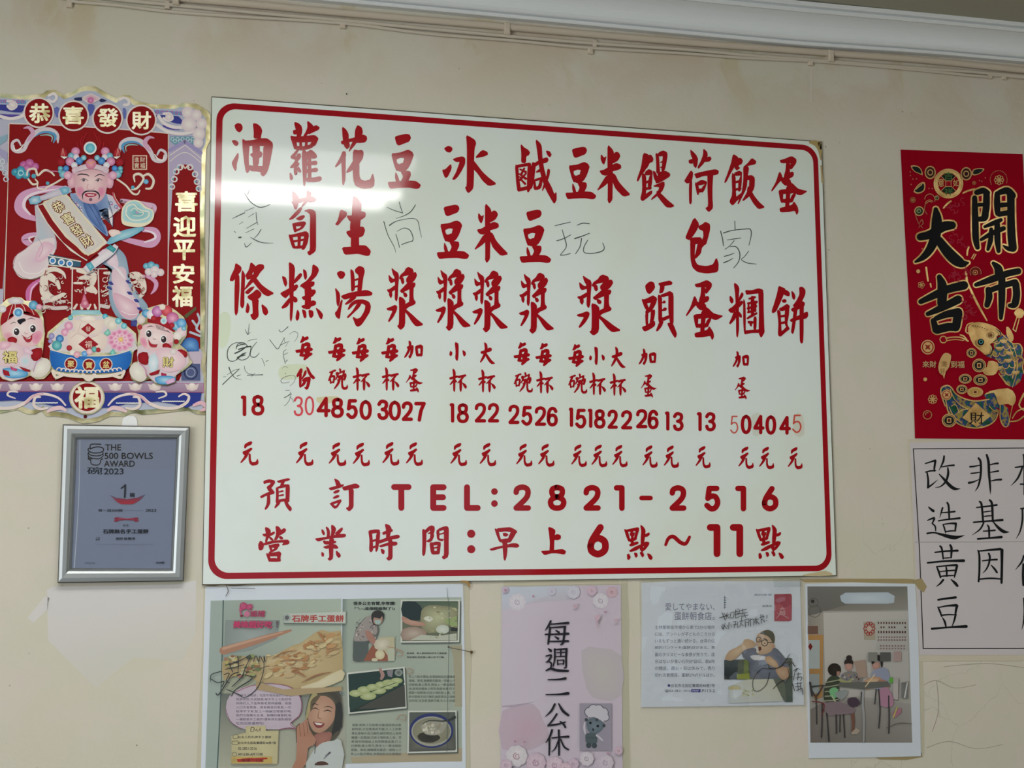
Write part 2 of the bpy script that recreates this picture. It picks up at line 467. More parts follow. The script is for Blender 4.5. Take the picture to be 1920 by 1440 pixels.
for i, x in enumerate(xs):
    dz = max(-0.012, min(0.014, zc_at(x) - zref))
    for d, z in prof: v.append((x, -d, zref + dz*(1 - z/0.093*0.75) + z))
    if i:
        for k in range(n): f.append(((i-1)*n+k, i*n+k, i*n+(k+1) % n, (i-1)*n+(k+1) % n))
me.from_pydata(v, [], f); me.update()
struct(link('trim_1', me, 'trim'))

# pipe and cables, followed along the wall
def run(pts, off): return [Vector(q) for q in catmull([tuple(P(a, b, off)) for a, b in pts], 4)]
def clip(name, root, px, py, w_, h_, d=0.018, mat='pvc'):
    c = P(px, py, d); s = 680.0
    o0 = root.location; hw, hh = w_/s/2, h_/s/2; r = min(hw, hh)*0.5
    ring = [(-hw,-hh),(hw,-hh),(hw,hh),(-hw,hh)]
    v = []
    for (dx, dz) in ring: v.append(Vector((c.x+dx, 0, c.z+dz))-o0)
    for (dx, dz) in ring: v.append(Vector((c.x+dx, -d*0.8, c.z+dz))-o0)
    for (dx, dz) in ring: v.append(Vector((c.x+dx*0.7, -d, c.z+dz*0.8))-o0)
    f = [(k, (k+1) % 4, 4+(k+1) % 4, 4+k) for k in range(4)] + [(4+k, 4+(k+1) % 4, 8+(k+1) % 4, 8+k) for k in range(4)] + [(8,9,10,11)]
    # saddle foot with its screw below the pipe
    me = bpy.data.meshes.new(name); me.from_pydata(v, [], f); me.update(); link(name, me, mat, root)
pipe = thing('conduit_pipe', 'thick cream painted conduit pipe running right under the white cornice', 'pipe', P(960, 55, 0))
tube_mesh('pipe', run([(-700,-120),(300,-11),(330,-4),(480,9),(640,24),(960,51.5),(1280,79),(1560,100),(1738,113.5),(1920,132),(2250,166)], 0.010), 0.0095, 'pvc', pipe, 14)
for a, b in ((330, -5), (952, 52), (1560, 103)): clip('pipe_clamp', pipe, a, b, 11, 23, 0.022)
cab = thing('cable', 'upper of two thin cream cables clipped under the conduit pipe', 'cable', P(960, 68, 0), None)
tube_mesh('cable_run', run([(-600,-120),(100,-18),(200,-3),(320,9),(480,24),(640,38),(760,50),(960,68.5),(1120,82),(1280,92.5),(1420,105),(1540,113.5),(1620,120),(1738,129),(1860,138),(2250,174)], 0.0075), 0.0050, 'pvc2', cab)
for a, b in ((314, 8), (1116, 81), (1858, 140)): clip('cable_clip', cab, a, b, 8, 14, 0.011)
cab2 = thing('cable', 'lower thin cream cable sagging slightly below the other one', 'cable', P(960, 78, 0), None)
tube_mesh('cable_run', run([(-600,-105),(100,-6),(130,2),(220,10),(310,21),(430,30),(640,43.5),(800,63),(960,76),(1108,90),(1280,100),(1400,109),(1520,114.5),(1640,124),(1738,133),(1850,144),(1890,143),(2250,182)], 0.0065), 0.0042, 'pvc2', cab2)
for a, b in ((130, 5), (643, 45), (1108, 93), (1521, 115), (1884, 142)): clip('cable_clip', cab2, a, b, 9.5, 14, 0.010)
clipnail = thing('wall_nail', 'small dark nail in the wall above the left part of the menu board', 'nail', P(650, 176, 0))
tube_mesh('nail_head', [P(650, 176, 0), P(650, 176, 0.004)], 0.002, principled('dark_steel', '3a3430', 0.4, 0.8), clipnail, 8)
# paint drip under the clip
a = Art('X', 0.0006)
a.pen('1520 122 2 1521 150 3 1520 192 1.5', 'dcd2c6')
dr = a.build('paint_drip', 'print', None); dr['label'] = 'pale vertical paint drip under a cable clip right of the menu board'; dr['category'] = 'paint drip'

# ceiling lamps: twin tube fittings hung under the ceiling; two are unseen, added for light
lampm = bpy.data.materials.new('lit_tube'); lampm.use_nodes = True
nt = lampm.node_tree; e = nt.nodes.new('ShaderNodeEmission'); e.inputs[0].default_value = (1.0, 0.99, 0.955, 1); e.inputs[1].default_value = 13
nt.links.new(e.outputs[0], nt.nodes['Material Output'].inputs[0])
MAT['tube'] = lampm
MAT['lampbody'] = principled('white_enamel', 'e6e6e2', 0.35)
frost = bpy.data.materials.new('frosted_lamp_cover'); frost.use_nodes = True
nt = frost.node_tree; e = nt.nodes.new('ShaderNodeEmission'); e.inputs[0].default_value = (1.0, 0.99, 0.95, 1); e.inputs[1].default_value = 2.6
nt.links.new(e.outputs[0], nt.nodes['Material Output'].inputs[0]); MAT['frost'] = frost
def lamp(x0, x1, y, z, label, k=1.0):
    """flat fitting: frosted cover with two bright tubes along its far side"""
    t = thing('ceiling_lamp', label, 'lamp', (0.5*(x0+x1), y, ZC))
    box_mesh('housing', x0, x1, y-0.20, y+0.56, z+0.012, ZC, 'lampbody', t)
    box_mesh('cover', x0+0.02, x1-0.02, y+0.13, y+0.54, z-0.012, z+0.012, 'frost', t)
    for s in (-1, 1):
        box_mesh('tube', x0+0.02, x1-0.02+0.02*s, y+s*0.08-0.033, y+s*0.08+0.033, z-0.022, z+0.012, 'tube', t)

# lighter patch where the wall was filled and repainted under the picture frame
bw = bpy.data.objects['wall_back']
for pts, cols in (('88 1106 100 1100 330 1096 368 1088 366 1190 340 1240 250 1232 180 1290 90 1200', ('d8d5d4','d9d6d5','d9d6d5','d9d6d4','d5d2c9','d3d0c3','d3d1c8','d3d0c4','d6d3cf')),
                  ('52 1158 84 1118 96 1122 92 1140 62 1168', ('d8d5d2',)*5)):
    a = Art('X', 0.0004); a.blend(pts, cols); a.build('paint_patch', 'print', bw)
for st in ('1732 1284 1 1756 1276 1.4 1790 1290 1 1830 1284 1;1756 1276 1 1760 1330 1.2 1748 1372 1', '1740 1232 1.2 1820 1236 1.6 1920 1232 1.4 1990 1236 1', '1770 1250 0.8 1850 1244 1 1920 1252 1', '1738 1402 1 1780 1390 1.2 1830 1404 0.8 1880 1396 1'):
    a = Art('X', 0.0004); a.pen(st, 'a59a88'); a.build('hairline_crack', 'print', bw)
# ================================================================ MENU BOARD
RED = 'a60316'
GL = {  # brush characters: frame, strokes
'油':('A','P 288 310 315 293 345 300 358 325 355 350 335 374 312 365 295 340;P 262 450 292 446 320 465 318 485 305 498 285 488;P 320 555 322 600 305 660 303 700 296 724 280 700 262 650 285 610;P 453 293 490 300 520 325 535 360 525 400 522 430 460 430 462 370;P 358 432 385 452 420 455 418 520 412 600 415 675 420 715 405 742 390 730 375 640 362 520;P 385 452 440 448 520 430 580 430 625 465 632 500 600 510 560 500 480 490 400 500;P 632 490 620 560 605 640 590 700 572 745 545 772 520 750 540 700 545 600 548 495;P 448 480 512 480 512 560 500 680 455 680 452 600;P 425 572 470 550 520 545 538 565 528 595 500 608 455 605;P 395 672 470 678 560 680 590 705 560 745 500 725 430 722'),
'蘿':('A','P 822 282 860 292 890 320 895 370 880 420 845 425 850 390;P 812 358 860 350 900 345 880 385 820 395;P 942 270 980 300 1000 325 985 355 950 385 925 415 905 412 930 370 945 330;P 965 345 1020 310 1052 330 1045 350 990 375 950 395;P 790 405 830 415 920 410 1010 400 1042 430 1030 450 960 462 850 465 800 450;P 795 430 840 440 850 520 825 522;P 1042 430 1015 490 990 505 960 500 985 455;880 440 22 884 515 28;935 440 22 930 515 28;835 512 34 900 520 38 975 500 36;P 850 530 870 525 850 560 830 590 860 600 850 625 800 610 790 595 815 570;P 850 570 880 565 885 600 850 640 870 655 860 680 800 695 785 690 830 640;835 690 30 838 745 32 845 752 10;P 785 735 805 760 812 790 795 808 785 790;P 860 680 885 720 882 735 862 730 850 700;P 905 530 935 550 940 600 935 700 932 780 918 862 908 850 900 700 893 570;P 930 560 975 530 1020 570 1028 600 1000 612 940 600;930 600 36 970 590 30 1008 588 40;932 660 34 970 655 32 1012 650 42;935 725 34 975 718 32 1018 712 40;960 600 34 962 700 34 962 790 34;P 930 785 990 785 1060 772 1072 790 1060 812 1010 822 932 818'),
'花':('A','P 1255 322 1290 350 1312 390 1312 440 1325 500 1300 528 1275 500 1262 430;P 1245 455 1300 440 1360 425 1440 395 1475 410 1478 440 1460 465 1400 470 1330 455 1290 485 1250 480;P 1392 310 1430 330 1440 370 1430 410 1405 440 1360 500 1312 556 1335 490 1370 430 1372 360;P 1262 545 1285 550 1290 590 1255 640 1200 688 1190 685 1235 610;P 1285 580 1285 700 1282 800 1268 852 1258 840 1255 740 1250 640;P 1355 530 1410 540 1408 640 1408 760 1420 800 1460 815 1510 800 1530 742 1545 800 1542 850 1525 875 1440 880 1375 855 1358 800 1352 680;P 1400 540 1435 535 1447 560 1440 610 1405 660 1340 720 1292 742 1300 715 1345 650'),
'豆':('E','P 248 235 300 222 350 212 378 218 390 245 375 278 330 295 285 313 265 300;P 218 385 265 385 262 470 300 490 290 530 265 542 245 490;P 240 385 300 378 365 352 400 370 415 400 400 425 345 428 300 420 255 440;P 415 395 400 440 385 480 362 520 330 545 300 525 320 480 338 410;P 268 492 320 468 350 490 345 535 300 548 262 530;P 255 548 275 590 290 640 262 640 252 600;P 300 545 345 540 385 545 388 580 365 630 300 640 325 590;P 188 640 250 638 330 628 380 628 435 632 478 665 465 692 440 698 380 688 330 688 270 690 210 697 195 670'),
'米':('E','P 562 283 590 320 610 300 600 350 588 378 575 365 560 330;P 623 195 665 240 678 270 665 350 668 480 665 620 664 700 636 735 622 700 625 690 625 500 622 350;P 655 345 670 285 700 263 722 270 737 300 715 342 665 370;P 548 435 590 428 640 395 700 365 740 380 745 410 720 425 660 440 610 480 570 470;P 610 480 660 470 640 530 590 575 522 620 560 560;P 655 450 690 470 720 535 775 598 832 655 765 670 715 620 690 590 660 510'),
'蛋':('F','P 682 160 730 148 795 120 838 150 835 185 790 245 775 228 790 180 700 185;P 745 170 780 190 775 240 782 330 720 345 725 300 740 250;P 760 285 800 262 815 280 805 310 760 330;P 682 258 705 300 700 340 670 370 612 445 605 438 650 360;P 690 300 730 330 780 335 790 370 740 395 700 360;P 740 345 800 370 850 420 900 435 942 442 880 480 840 470 790 420 735 380;P 672 430 715 450 712 530 705 555 690 530;P 680 432 750 425 800 418 830 430 840 455 770 465 700 468;P 835 440 830 480 810 520 780 545 790 490;P 700 520 760 510 815 515 800 545 710 550;P 745 395 785 415 780 470 772 540 770 600 735 600 742 500;P 682 600 740 585 800 570 815 535 850 590 857 630 842 662 825 620 770 632 690 636'),
'鹹':('B','P 942 478 975 515 1005 530 1025 555 1015 580 990 590 988 650 948 648 950 570;P 892 660 920 690 925 780 940 870 940 900 920 910 905 850;910 682 28 960 672 30 1020 662 30;P 1010 645 1038 665 1040 760 1045 860 1010 918 1000 905 1002 760;P 905 880 960 870 1040 850 1045 880 980 895 920 908;974 700 18 950 748 22;932 750 16 988 792 24;990 745 16 938 802 24;936 708 14 988 732 22;942 798 16 982 838 22;930 775 12 950 785 14;P 1042 645 1080 650 1070 720 1060 820 1040 885 1038 860 1045 740;P 1055 660 1120 620 1180 600 1192 622 1180 645 1110 660 1060 690;1082 733 10 1100 725 24 1118 715 26;1066 805 14 1070 870 28;1075 805 22 1125 790 26;1128 795 26 1112 865 34 1075 880 30;P 1076 435 1115 470 1130 500 1135 600 1150 700 1175 790 1215 860 1245 935 1262 910 1265 980 1245 1018 1225 990 1175 900 1135 800 1110 690 1095 560;P 1185 702 1205 712 1200 760 1170 850 1132 912 1150 840 1175 780;P 1168 540 1200 545 1220 575 1205 600 1185 580'),
'冰':('B','P 252 520 290 498 320 508 328 530 310 555 280 552;P 315 658 320 700 285 775 262 785 235 712 262 712;P 330 618 370 602 420 592 442 610 440 660 410 720 375 775 345 802 325 798 360 740 385 670 395 640 360 640;P 452 398 500 425 530 445 540 475 525 520 520 640 520 760 515 880 475 920 460 910 442 870 458 860 460 700 460 500;P 528 608 595 533 640 550 648 575 610 592;P 520 630 550 670 600 735 660 790 728 840 655 858 600 810 560 750 515 700'),
'饅':('C','P 222 222 270 240 265 300 240 380 205 420 175 480 162 474 205 350;P 250 250 290 240 312 275 305 305 280 310 255 360 240 370 260 300;P 210 400 245 425 248 540 240 620 220 660 195 640 215 560;P 235 400 270 370 300 385 305 420 240 425;P 302 400 300 480 290 540 275 560 262 520 275 440;242 490 24 285 478 26;242 548 24 285 540 26;P 200 640 250 590 300 560 300 590 260 625 220 655;P 332 222 360 240 365 320 370 400 340 410 340 320;P 355 225 400 202 435 220 438 250 425 330 410 385 385 390 395 300 400 250 365 255;378 310 10 402 300 18;378 355 10 400 348 18;P 308 385 330 395 360 470 340 495 318 450;P 350 400 420 385 462 410 460 435 420 460 370 490 330 498 360 465;345 440 16 400 420 18;P 305 525 360 500 410 482 412 520 390 570 340 615 290 650 300 630 350 580 370 530;P 345 560 390 600 440 650 504 702 470 715 430 712 385 660 340 600'),
'荷':('C','P 645 193 680 225 705 255 710 320 695 362 675 340 668 280 650 240;P 630 290 680 275 712 268 712 300 660 320 635 318;P 762 185 795 215 800 250 785 290 750 335 715 368 712 350 740 300 762 240;P 780 275 820 255 835 275 820 300 775 305;P 590 480 620 430 650 382 668 400 665 440 655 480 620 500;P 645 460 660 480 657 600 656 670 645 688 636 670 634 520;P 680 415 730 400 800 385 870 372 900 385 895 415 850 425 760 430 700 455 690 430;P 800 395 850 410 842 520 842 640 848 720 812 757 780 722 808 705 802 560;P 685 488 715 500 722 560 720 600 708 600;P 700 492 745 468 790 480 795 500 740 512 710 515;P 795 490 775 550 755 580 740 575 755 530;P 715 548 760 545 755 575 718 580'),
'飯':('C','P 1030 235 1065 255 1080 275 1060 320 1010 400 965 490 950 492 985 400 1015 310;P 1060 275 1100 270 1117 295 1105 325 1085 330 1065 365 1045 372 1050 310;1062 375 14 1080 360 22;P 1018 400 1050 425 1052 560 1060 660 1025 698 997 665 1025 600;P 1040 405 1085 385 1110 400 1105 425 1050 430;P 1108 400 1105 500 1095 570 1075 570 1080 480;1050 488 22 1095 478 24;1050 555 22 1095 545 24;P 1000 665 1060 620 1110 580 1115 605 1070 650 1020 690;P 1130 345 1160 320 1200 270 1238 300 1230 325 1180 335 1145 345;P 1122 345 1155 340 1172 360 1160 430 1150 540 1100 640 1078 685 1072 678 1110 580 1125 460;P 1155 430 1200 425 1225 450 1220 540 1180 610 1118 658 1115 650 1150 590 1175 530 1178 465 1155 470;P 1165 520 1195 570 1225 620 1268 672 1318 715 1258 730 1215 680 1180 620 1155 570'),
'包':('C','P 680 800 725 865 700 925 640 1010 600 992 625 930;P 715 885 750 870 780 845 820 865 822 910 805 980 785 1050 750 1055 745 1020 765 980 762 925 725 910;P 640 990 700 985 740 985 755 1020 700 1045 650 1045;P 740 1010 770 1055 748 1075 738 1130 690 1178 685 1160 700 1100 712 1040;P 645 1005 690 1030 682 1120 685 1190 710 1235 790 1245 850 1230 880 1165 898 1220 895 1280 880 1298 790 1308 710 1295 665 1255 648 1180'),
'蔔':('M','P 682 90 720 125 750 160 745 220 725 280 705 275 690 220;P 672 205 740 180 820 160 880 150 922 175 915 200 860 210 810 195 740 220 690 232;P 832 92 870 110 870 150 850 190 800 240 770 265 785 230 825 160;P 760 260 785 262 760 310 700 370 655 385 652 378 705 320;P 800 295 850 278 890 285 918 310 918 500 918 690 895 715 852 742 832 708 862 690 860 500 865 330 830 305;P 718 375 760 348 800 338 808 355 780 385 750 390;P 682 418 710 425 725 480 715 512 700 500;P 690 420 750 408 810 402 820 425 790 445 710 448;P 820 420 790 470 735 498 710 505 715 485 765 465 780 435;P 645 530 680 540 695 600 715 660 690 672 670 620;P 655 540 740 520 820 498 848 525 830 548 740 550 670 560;P 850 525 835 620 800 685 775 680 795 600 805 530;P 735 530 770 540 765 600 760 660 735 660 740 590;698 600 24 760 590 22 815 580 24;P 685 655 750 645 820 640 815 668 700 672'),
'生':('M','P 1165 280 1228 310 1225 345 1180 390 1140 440 1112 432 1140 390;P 1295 145 1340 175 1372 220 1370 300 1362 420 1348 560 1350 660 1268 660 1272 560 1260 450 1282 330 1285 220;P 1222 345 1290 342 1370 298 1415 312 1413 355 1360 390 1290 400 1262 402;P 1218 505 1280 485 1340 455 1395 455 1410 490 1390 548 1330 565 1260 565;P 1178 660 1270 655 1350 640 1420 642 1468 695 1455 740 1425 745 1340 722 1270 728 1205 732'),
'條':('D','P 248 158 300 195 298 230 265 270 225 322 195 318 210 270 240 210;P 245 270 280 260 282 380 272 540 268 600 252 635 240 600 240 420;P 305 215 332 260 330 340 325 450 325 540 308 570 290 540 298 400;P 385 150 425 185 425 220 390 260 345 285 335 275 370 220;P 420 195 460 170 500 175 505 205 470 240 440 290 385 350 335 395 325 400 360 340 410 270;P 385 250 430 290 480 355 540 400 597 432 540 458 500 440 455 390 400 320 380 280;P 345 280 400 270 420 290 380 300 350 310;P 330 425 380 380 420 370 400 400 360 440;P 355 460 400 430 440 395 480 430 475 460 440 490 400 500 365 480;P 395 470 455 480 450 560 455 640 420 672 400 665 380 625 405 615 402 540;P 355 512 375 560 362 612 340 600 345 560;P 480 525 530 565 542 605 520 632 495 610'),
'糕':('D','P 728 148 770 175 782 215 775 300 768 420 765 560 755 660 747 688 738 660 740 500 730 380 732 240;P 665 275 700 290 712 340 700 375 685 350;P 780 305 830 248 848 262 835 290 790 335 770 345;P 648 432 700 405 760 370 800 350 812 370 790 405 740 430 700 475 680 465;P 735 470 755 480 715 550 672 570 660 560 700 510;P 765 455 800 475 805 505 780 515 762 490;P 855 210 885 235 890 285 878 312 865 290;P 942 168 985 195 998 225 975 275 930 320 880 360 830 375 835 355 890 320 935 260;P 832 362 880 365 930 325 958 330 955 360 900 390 870 395;P 843 468 890 445 925 400 965 400 970 425 940 460 880 490 860 490;P 838 545 900 530 940 495 970 505 970 535 900 560 860 570;P 870 380 930 370 925 470 925 570 870 575 875 480;P 805 575 822 610 818 660 800 680 788 650;P 845 575 880 590 885 650 865 655;P 905 580 945 590 948 630 930 655 912 640;P 968 560 1010 590 1035 625 1022 668 1005 650 985 600'),
'湯':('D','P 1158 250 1190 230 1225 240 1235 265 1215 298 1185 300;P 1143 378 1185 430 1188 500 1170 555 1158 520 1155 450;P 1205 480 1210 500 1195 580 1185 665 1155 645 1142 610 1165 585;P 1282 210 1310 235 1318 300 1322 400 1290 420 1288 320;P 1325 215 1360 185 1400 200 1410 235 1395 290 1380 420 1345 425 1352 320 1358 270 1325 240;1315 315 14 1345 305 20;1315 375 14 1345 368 20;P 1192 458 1260 432 1340 415 1430 402 1478 425 1475 450 1400 455 1310 460 1230 490;P 1300 450 1340 465 1290 510 1240 535 1232 528 1275 485;P 1280 525 1330 490 1400 488 1450 510 1465 550 1455 600 1415 665 1380 715 1350 732 1330 720 1300 640 1340 665 1375 650 1410 590 1420 540 1385 520 1320 525 1265 580 1258 575;P 1345 520 1385 515 1360 560 1290 625 1258 655 1250 645 1300 595'),
'漿':('E','P 220 795 245 820 275 840 282 870 275 960 272 1060 262 1095 248 1070 252 960 248 880 232 850;P 195 855 210 875 230 895 252 890 250 915 215 930 200 910;P 180 990 205 985 250 950 272 945 262 975 235 1000 195 1015;P 200 1005 222 1000 225 1040 215 1065 200 1040;P 285 885 300 855 330 830 345 800 365 788 400 805 408 830 385 855 350 862 320 870 295 900;P 395 810 410 830 390 880 350 905 345 895 370 860;P 298 880 322 885 328 925 315 942 303 920;P 345 900 375 880 385 910 370 930 350 925;P 400 845 425 832 438 860 420 900 380 945 335 985 305 1005 292 1000 330 960 370 915;P 292 1000 340 965 380 935 415 925 425 940 415 970 370 985 330 1005 310 1020;P 375 950 408 955 405 1040 410 1080 425 1095 422 1115 395 1130 355 1145 345 1135 370 1110 375 1060;P 318 1010 345 1020 355 1040 345 1058 328 1050;P 283 1050 315 1062 338 1090 335 1150 335 1310 298 1348 268 1312 285 1300 287 1150;P 175 1158 220 1140 250 1125 268 1140 262 1175 235 1230 200 1275 190 1270 210 1225 232 1175 190 1172;P 330 1150 355 1175 400 1215 440 1255 497 1302 430 1315 395 1275 360 1215 332 1180;P 320 1140 350 1110 400 1085 425 1110 380 1130 340 1165'),
'頭':('F','P 240 170 265 145 290 133 318 145 327 185 310 215 280 246 258 235 245 205;P 205 290 245 300 260 350 275 385 255 395 235 370;P 220 300 270 280 310 258 345 285 340 310 300 320 250 330;P 345 295 330 340 305 385 265 420 240 415 245 395 275 370 295 310;P 240 420 265 410 262 480 265 530 245 530;P 290 395 325 385 325 430 310 500 280 510 290 450;P 208 545 260 525 300 495 325 490 327 530 285 560 240 582 225 575;P 355 150 400 140 460 125 485 145 475 162 420 170 380 185;P 375 165 410 170 410 200 395 235 365 240 372 200;P 352 250 388 265 388 380 390 500 375 510 358 490 358 360;P 375 255 430 235 460 220 490 240 485 265 440 260 395 275;P 450 235 492 240 492 380 492 520 465 520 448 400;390 325 10 410 318 28;388 395 12 418 382 32;P 378 465 420 450 460 435 460 460 400 490;P 370 490 405 490 385 540 350 580 335 580;P 435 508 470 505 490 520 522 600 518 625 508 642 480 600'),
'糰':('F','P 1037 142 1070 165 1085 195 1078 260 1080 400 1082 560 1070 642 1060 620 1058 450 1052 260;P 1000 258 1030 290 1032 320 1015 332 1000 305;P 1080 290 1105 235 1118 235 1122 260 1095 300 1080 320;P 985 388 1030 360 1060 325 1115 305 1118 330 1080 370 1030 415 1005 412;P 1040 400 1070 410 1050 470 1005 518 995 510 1020 455;P 1078 400 1105 430 1108 460 1085 450;P 1122 285 1138 320 1142 450 1140 560 1148 612 1130 600 1122 480;P 1138 212 1200 215 1260 195 1300 210 1298 240 1240 240 1160 250 1150 250;P 1258 215 1302 215 1302 360 1308 540 1312 590 1282 642 1262 600 1265 400;P 1140 575 1200 570 1280 565 1280 595 1200 595 1145 605;1165 330 20 1240 318 26;1175 288 18 1225 275 22;P 1190 262 1220 268 1218 440 1190 440;1163 375 22 1236 355 24;1165 410 20 1230 395 22;1232 318 20 1228 400 20;1168 330 18 1170 410 18;1160 465 18 1200 440 26 1240 420 20;P 1215 450 1240 450 1238 560 1215 575;P 1160 490 1200 490 1220 500 1200 515 1165 510;P 1175 520 1200 515 1195 540'),
'餅':('F','P 1440 173 1480 190 1500 200 1480 260 1455 320 1415 405 1385 418 1378 400 1405 320 1430 230;P 1485 200 1525 220 1540 240 1535 265 1515 262 1485 250;P 1470 300 1500 292 1512 310 1495 325 1475 320;P 1425 385 1455 400 1460 500 1465 590 1455 632 1435 615 1440 500;P 1440 380 1480 360 1515 335 1540 355 1530 385 1460 400;P 1535 360 1530 440 1515 510 1525 540 1500 535 1495 440 1500 385;1458 448 22 1505 440 24;1460 508 22 1505 500 24;P 1430 600 1480 575 1520 530 1540 560 1500 590 1455 632;P 1555 215 1580 240 1590 270 1580 300 1562 280;P 1625 185 1655 182 1680 210 1678 250 1650 310 1620 340 1590 360 1565 355 1600 310 1630 250;P 1548 385 1600 350 1650 310 1675 325 1670 355 1620 380 1575 410;P 1540 478 1600 450 1660 420 1700 405 1705 440 1690 465 1620 475 1555 500;P 1580 365 1610 370 1595 470 1580 570 1568 606 1552 590 1565 500;P 1630 340 1665 330 1662 480 1662 600 1658 680 1645 692 1632 670 1630 520'),
'每':('D','P 852 812 868 825 875 850 852 872 828 875 842 845;P 865 830 900 815 908 835 890 850 858 858;P 845 882 870 885 862 960 850 1000 822 1000 835 950;P 845 892 890 870 918 878 925 900 880 905 850 915;P 925 890 918 960 915 1000 895 1020 868 1038 860 1025 880 990 890 905;P 785 945 820 940 870 930 930 920 948 935 935 952 870 955 820 965 795 968;P 822 990 870 980 930 965 945 980 920 1000 850 1005;868 935 12 880 965 22'),
'份':('D','P 832 1105 850 1115 845 1150 810 1182 800 1188 795 1172;P 820 1160 842 1150 840 1220 838 1280 828 1288 820 1270;P 885 1088 905 1105 930 1155 968 1195 950 1208 925 1190 900 1150;P 868 1135 885 1120 885 1160 850 1205 840 1205 858 1170;P 845 1215 880 1190 920 1185 925 1205 915 1260 900 1300 885 1305 865 1285 885 1280 895 1225 855 1232;P 870 1210 890 1215 870 1260 840 1280 835 1275'),
'碗':('D','1098 1142 14 1145 1125 20;P 1112 1135 1132 1135 1108 1185 1088 1220 1082 1215 1098 1175;1098 1185 16 1106 1238 16;1102 1186 16 1138 1176 20 1130 1232 18;1104 1235 14 1130 1228 14;P 1183 1105 1198 1112 1202 1135 1188 1140;P 1150 1150 1165 1138 1180 1148 1235 1118 1232 1150 1218 1162 1215 1140 1175 1160 1160 1175;P 1165 1165 1180 1162 1160 1200 1145 1215;P 1165 1180 1200 1165 1205 1180 1180 1250 1140 1292 1135 1288 1165 1240 1180 1195;1170 1210 12 1180 1225 14;P 1205 1165 1245 1150 1250 1175 1235 1215 1220 1210 1228 1180 1212 1182;P 1202 1175 1218 1178 1215 1250 1225 1278 1248 1275 1258 1250 1262 1280 1250 1295 1220 1296 1204 1275'),
'杯':('D','P 1297 1178 1340 1165 1378 1158 1380 1172 1340 1185 1305 1195;P 1328 1093 1345 1105 1355 1130 1352 1220 1350 1295 1343 1310 1335 1290 1335 1160;P 1338 1190 1345 1200 1320 1235 1298 1248;P 1350 1195 1368 1210 1362 1222 1352 1215;P 1375 1165 1415 1155 1450 1148 1455 1162 1420 1175 1380 1182;P 1392 1195 1415 1188 1412 1290 1404 1310 1394 1290;P 1425 1165 1438 1168 1400 1215 1368 1232 1395 1200;P 1415 1220 1445 1238 1460 1260 1450 1280 1435 1262'),
'加':('F','P 203 788 240 775 258 778 255 830 240 870 228 888 215 870 232 850 235 800 208 805;P 218 733 235 745 240 770 225 830 195 875 178 882 205 830 222 780;P 272 785 290 785 298 850 292 870 280 860;P 275 782 320 768 338 785 335 800 290 800;P 338 785 332 865 318 870 318 795;P 285 850 330 845 330 865 288 868'),
'小':('N','P 350 868 380 880 384 910 382 1000 375 1042 362 1035 355 1015 360 960;P 308 950 325 965 322 990 310 998 300 985;P 422 942 448 960 452 985 438 1002 428 985'),
'大':('N','P 575 958 620 945 660 920 680 930 675 952 620 968 585 978;P 610 868 635 890 640 930 628 985 600 1030 575 1058 572 1050 600 990 618 930;P 625 965 650 1000 680 1040 712 1065 680 1070 655 1050 625 1000'),
'元':('G','P 328 545 360 525 392 515 398 530 385 548 350 560 335 580 326 575;P 308 612 350 595 390 572 400 585 375 610 345 635 322 640;P 345 615 370 620 345 665 300 710 288 710 320 665;P 368 628 382 628 385 690 400 708 435 702 448 672 456 710 445 728 400 736 378 720 368 690'),
'預':('G','P 498 875 550 858 600 870 602 890 570 935 550 945 530 925 560 905 568 885 520 892 505 900;P 528 925 560 930 600 975 590 990 560 975 540 955;P 468 1012 520 985 580 960 600 975 580 992 520 1005 480 1028;P 535 990 555 985 560 1070 540 1110 518 1132 510 1125 530 1080;P 618 875 670 860 725 848 740 862 700 875 640 890;P 665 875 690 880 678 905 655 925 650 915;P 612 930 632 935 635 1000 632 1070 610 1070 615 1000;P 620 930 680 905 730 905 735 930 690 928 635 940;P 700 915 735 920 732 1000 730 1065 700 1060;640 972 12 672 963 18;638 1006 12 675 998 18;P 620 1045 670 1035 715 1030 710 1052 640 1060;P 625 1060 655 1055 640 1085 605 1118 598 1112;P 685 1055 710 1055 725 1085 752 1115 750 1135 738 1146 705 1105'),
'訂':('G','P 1135 850 1175 868 1195 905 1185 925 1155 920 1150 890;P 1085 938 1130 925 1200 905 1225 905 1210 925 1150 945 1105 955;P 1125 975 1165 952 1185 955 1175 975 1140 985;P 1122 1025 1160 1000 1185 1005 1170 1022 1135 1032;P 1092 1070 1120 1078 1150 1105 1145 1120 1130 1115;P 1100 1072 1160 1050 1195 1038 1200 1055 1180 1085 1165 1110 1140 1122 1135 1110 1165 1085 1170 1065 1120 1085;P 1205 930 1260 915 1330 895 1365 918 1355 935 1290 942 1225 960;P 1265 930 1310 945 1308 1040 1308 1110 1272 1147 1240 1118 1270 1105 1270 1000'),
'營':('J','P 608 135 640 145 660 165 655 210 630 250 625 285 610 270 622 210;P 585 200 620 195 665 190 690 175 700 190 660 215 600 220;P 640 215 660 225 685 250 680 262 655 245;P 705 125 735 135 755 165 740 210 715 250 690 255 712 200;P 735 180 780 145 798 158 790 180 750 205 735 210;P 745 215 770 230 770 245 750 245 735 230;P 550 290 568 258 590 275 600 290 590 335 565 345 552 330;P 590 285 660 262 740 255 815 250 830 270 820 290 760 300 780 272 700 275 600 300;P 640 295 665 300 670 335 690 350 660 355;P 650 300 700 288 735 285 738 305 720 320 670 320;P 735 295 718 335 690 352 650 372 640 365 690 335 705 305;P 618 370 645 380 665 440 645 447 635 420;P 625 378 690 365 740 355 755 375 730 395 650 398;P 755 370 745 410 750 445 720 440 720 385;P 640 420 700 415 750 430 740 445 650 446'),
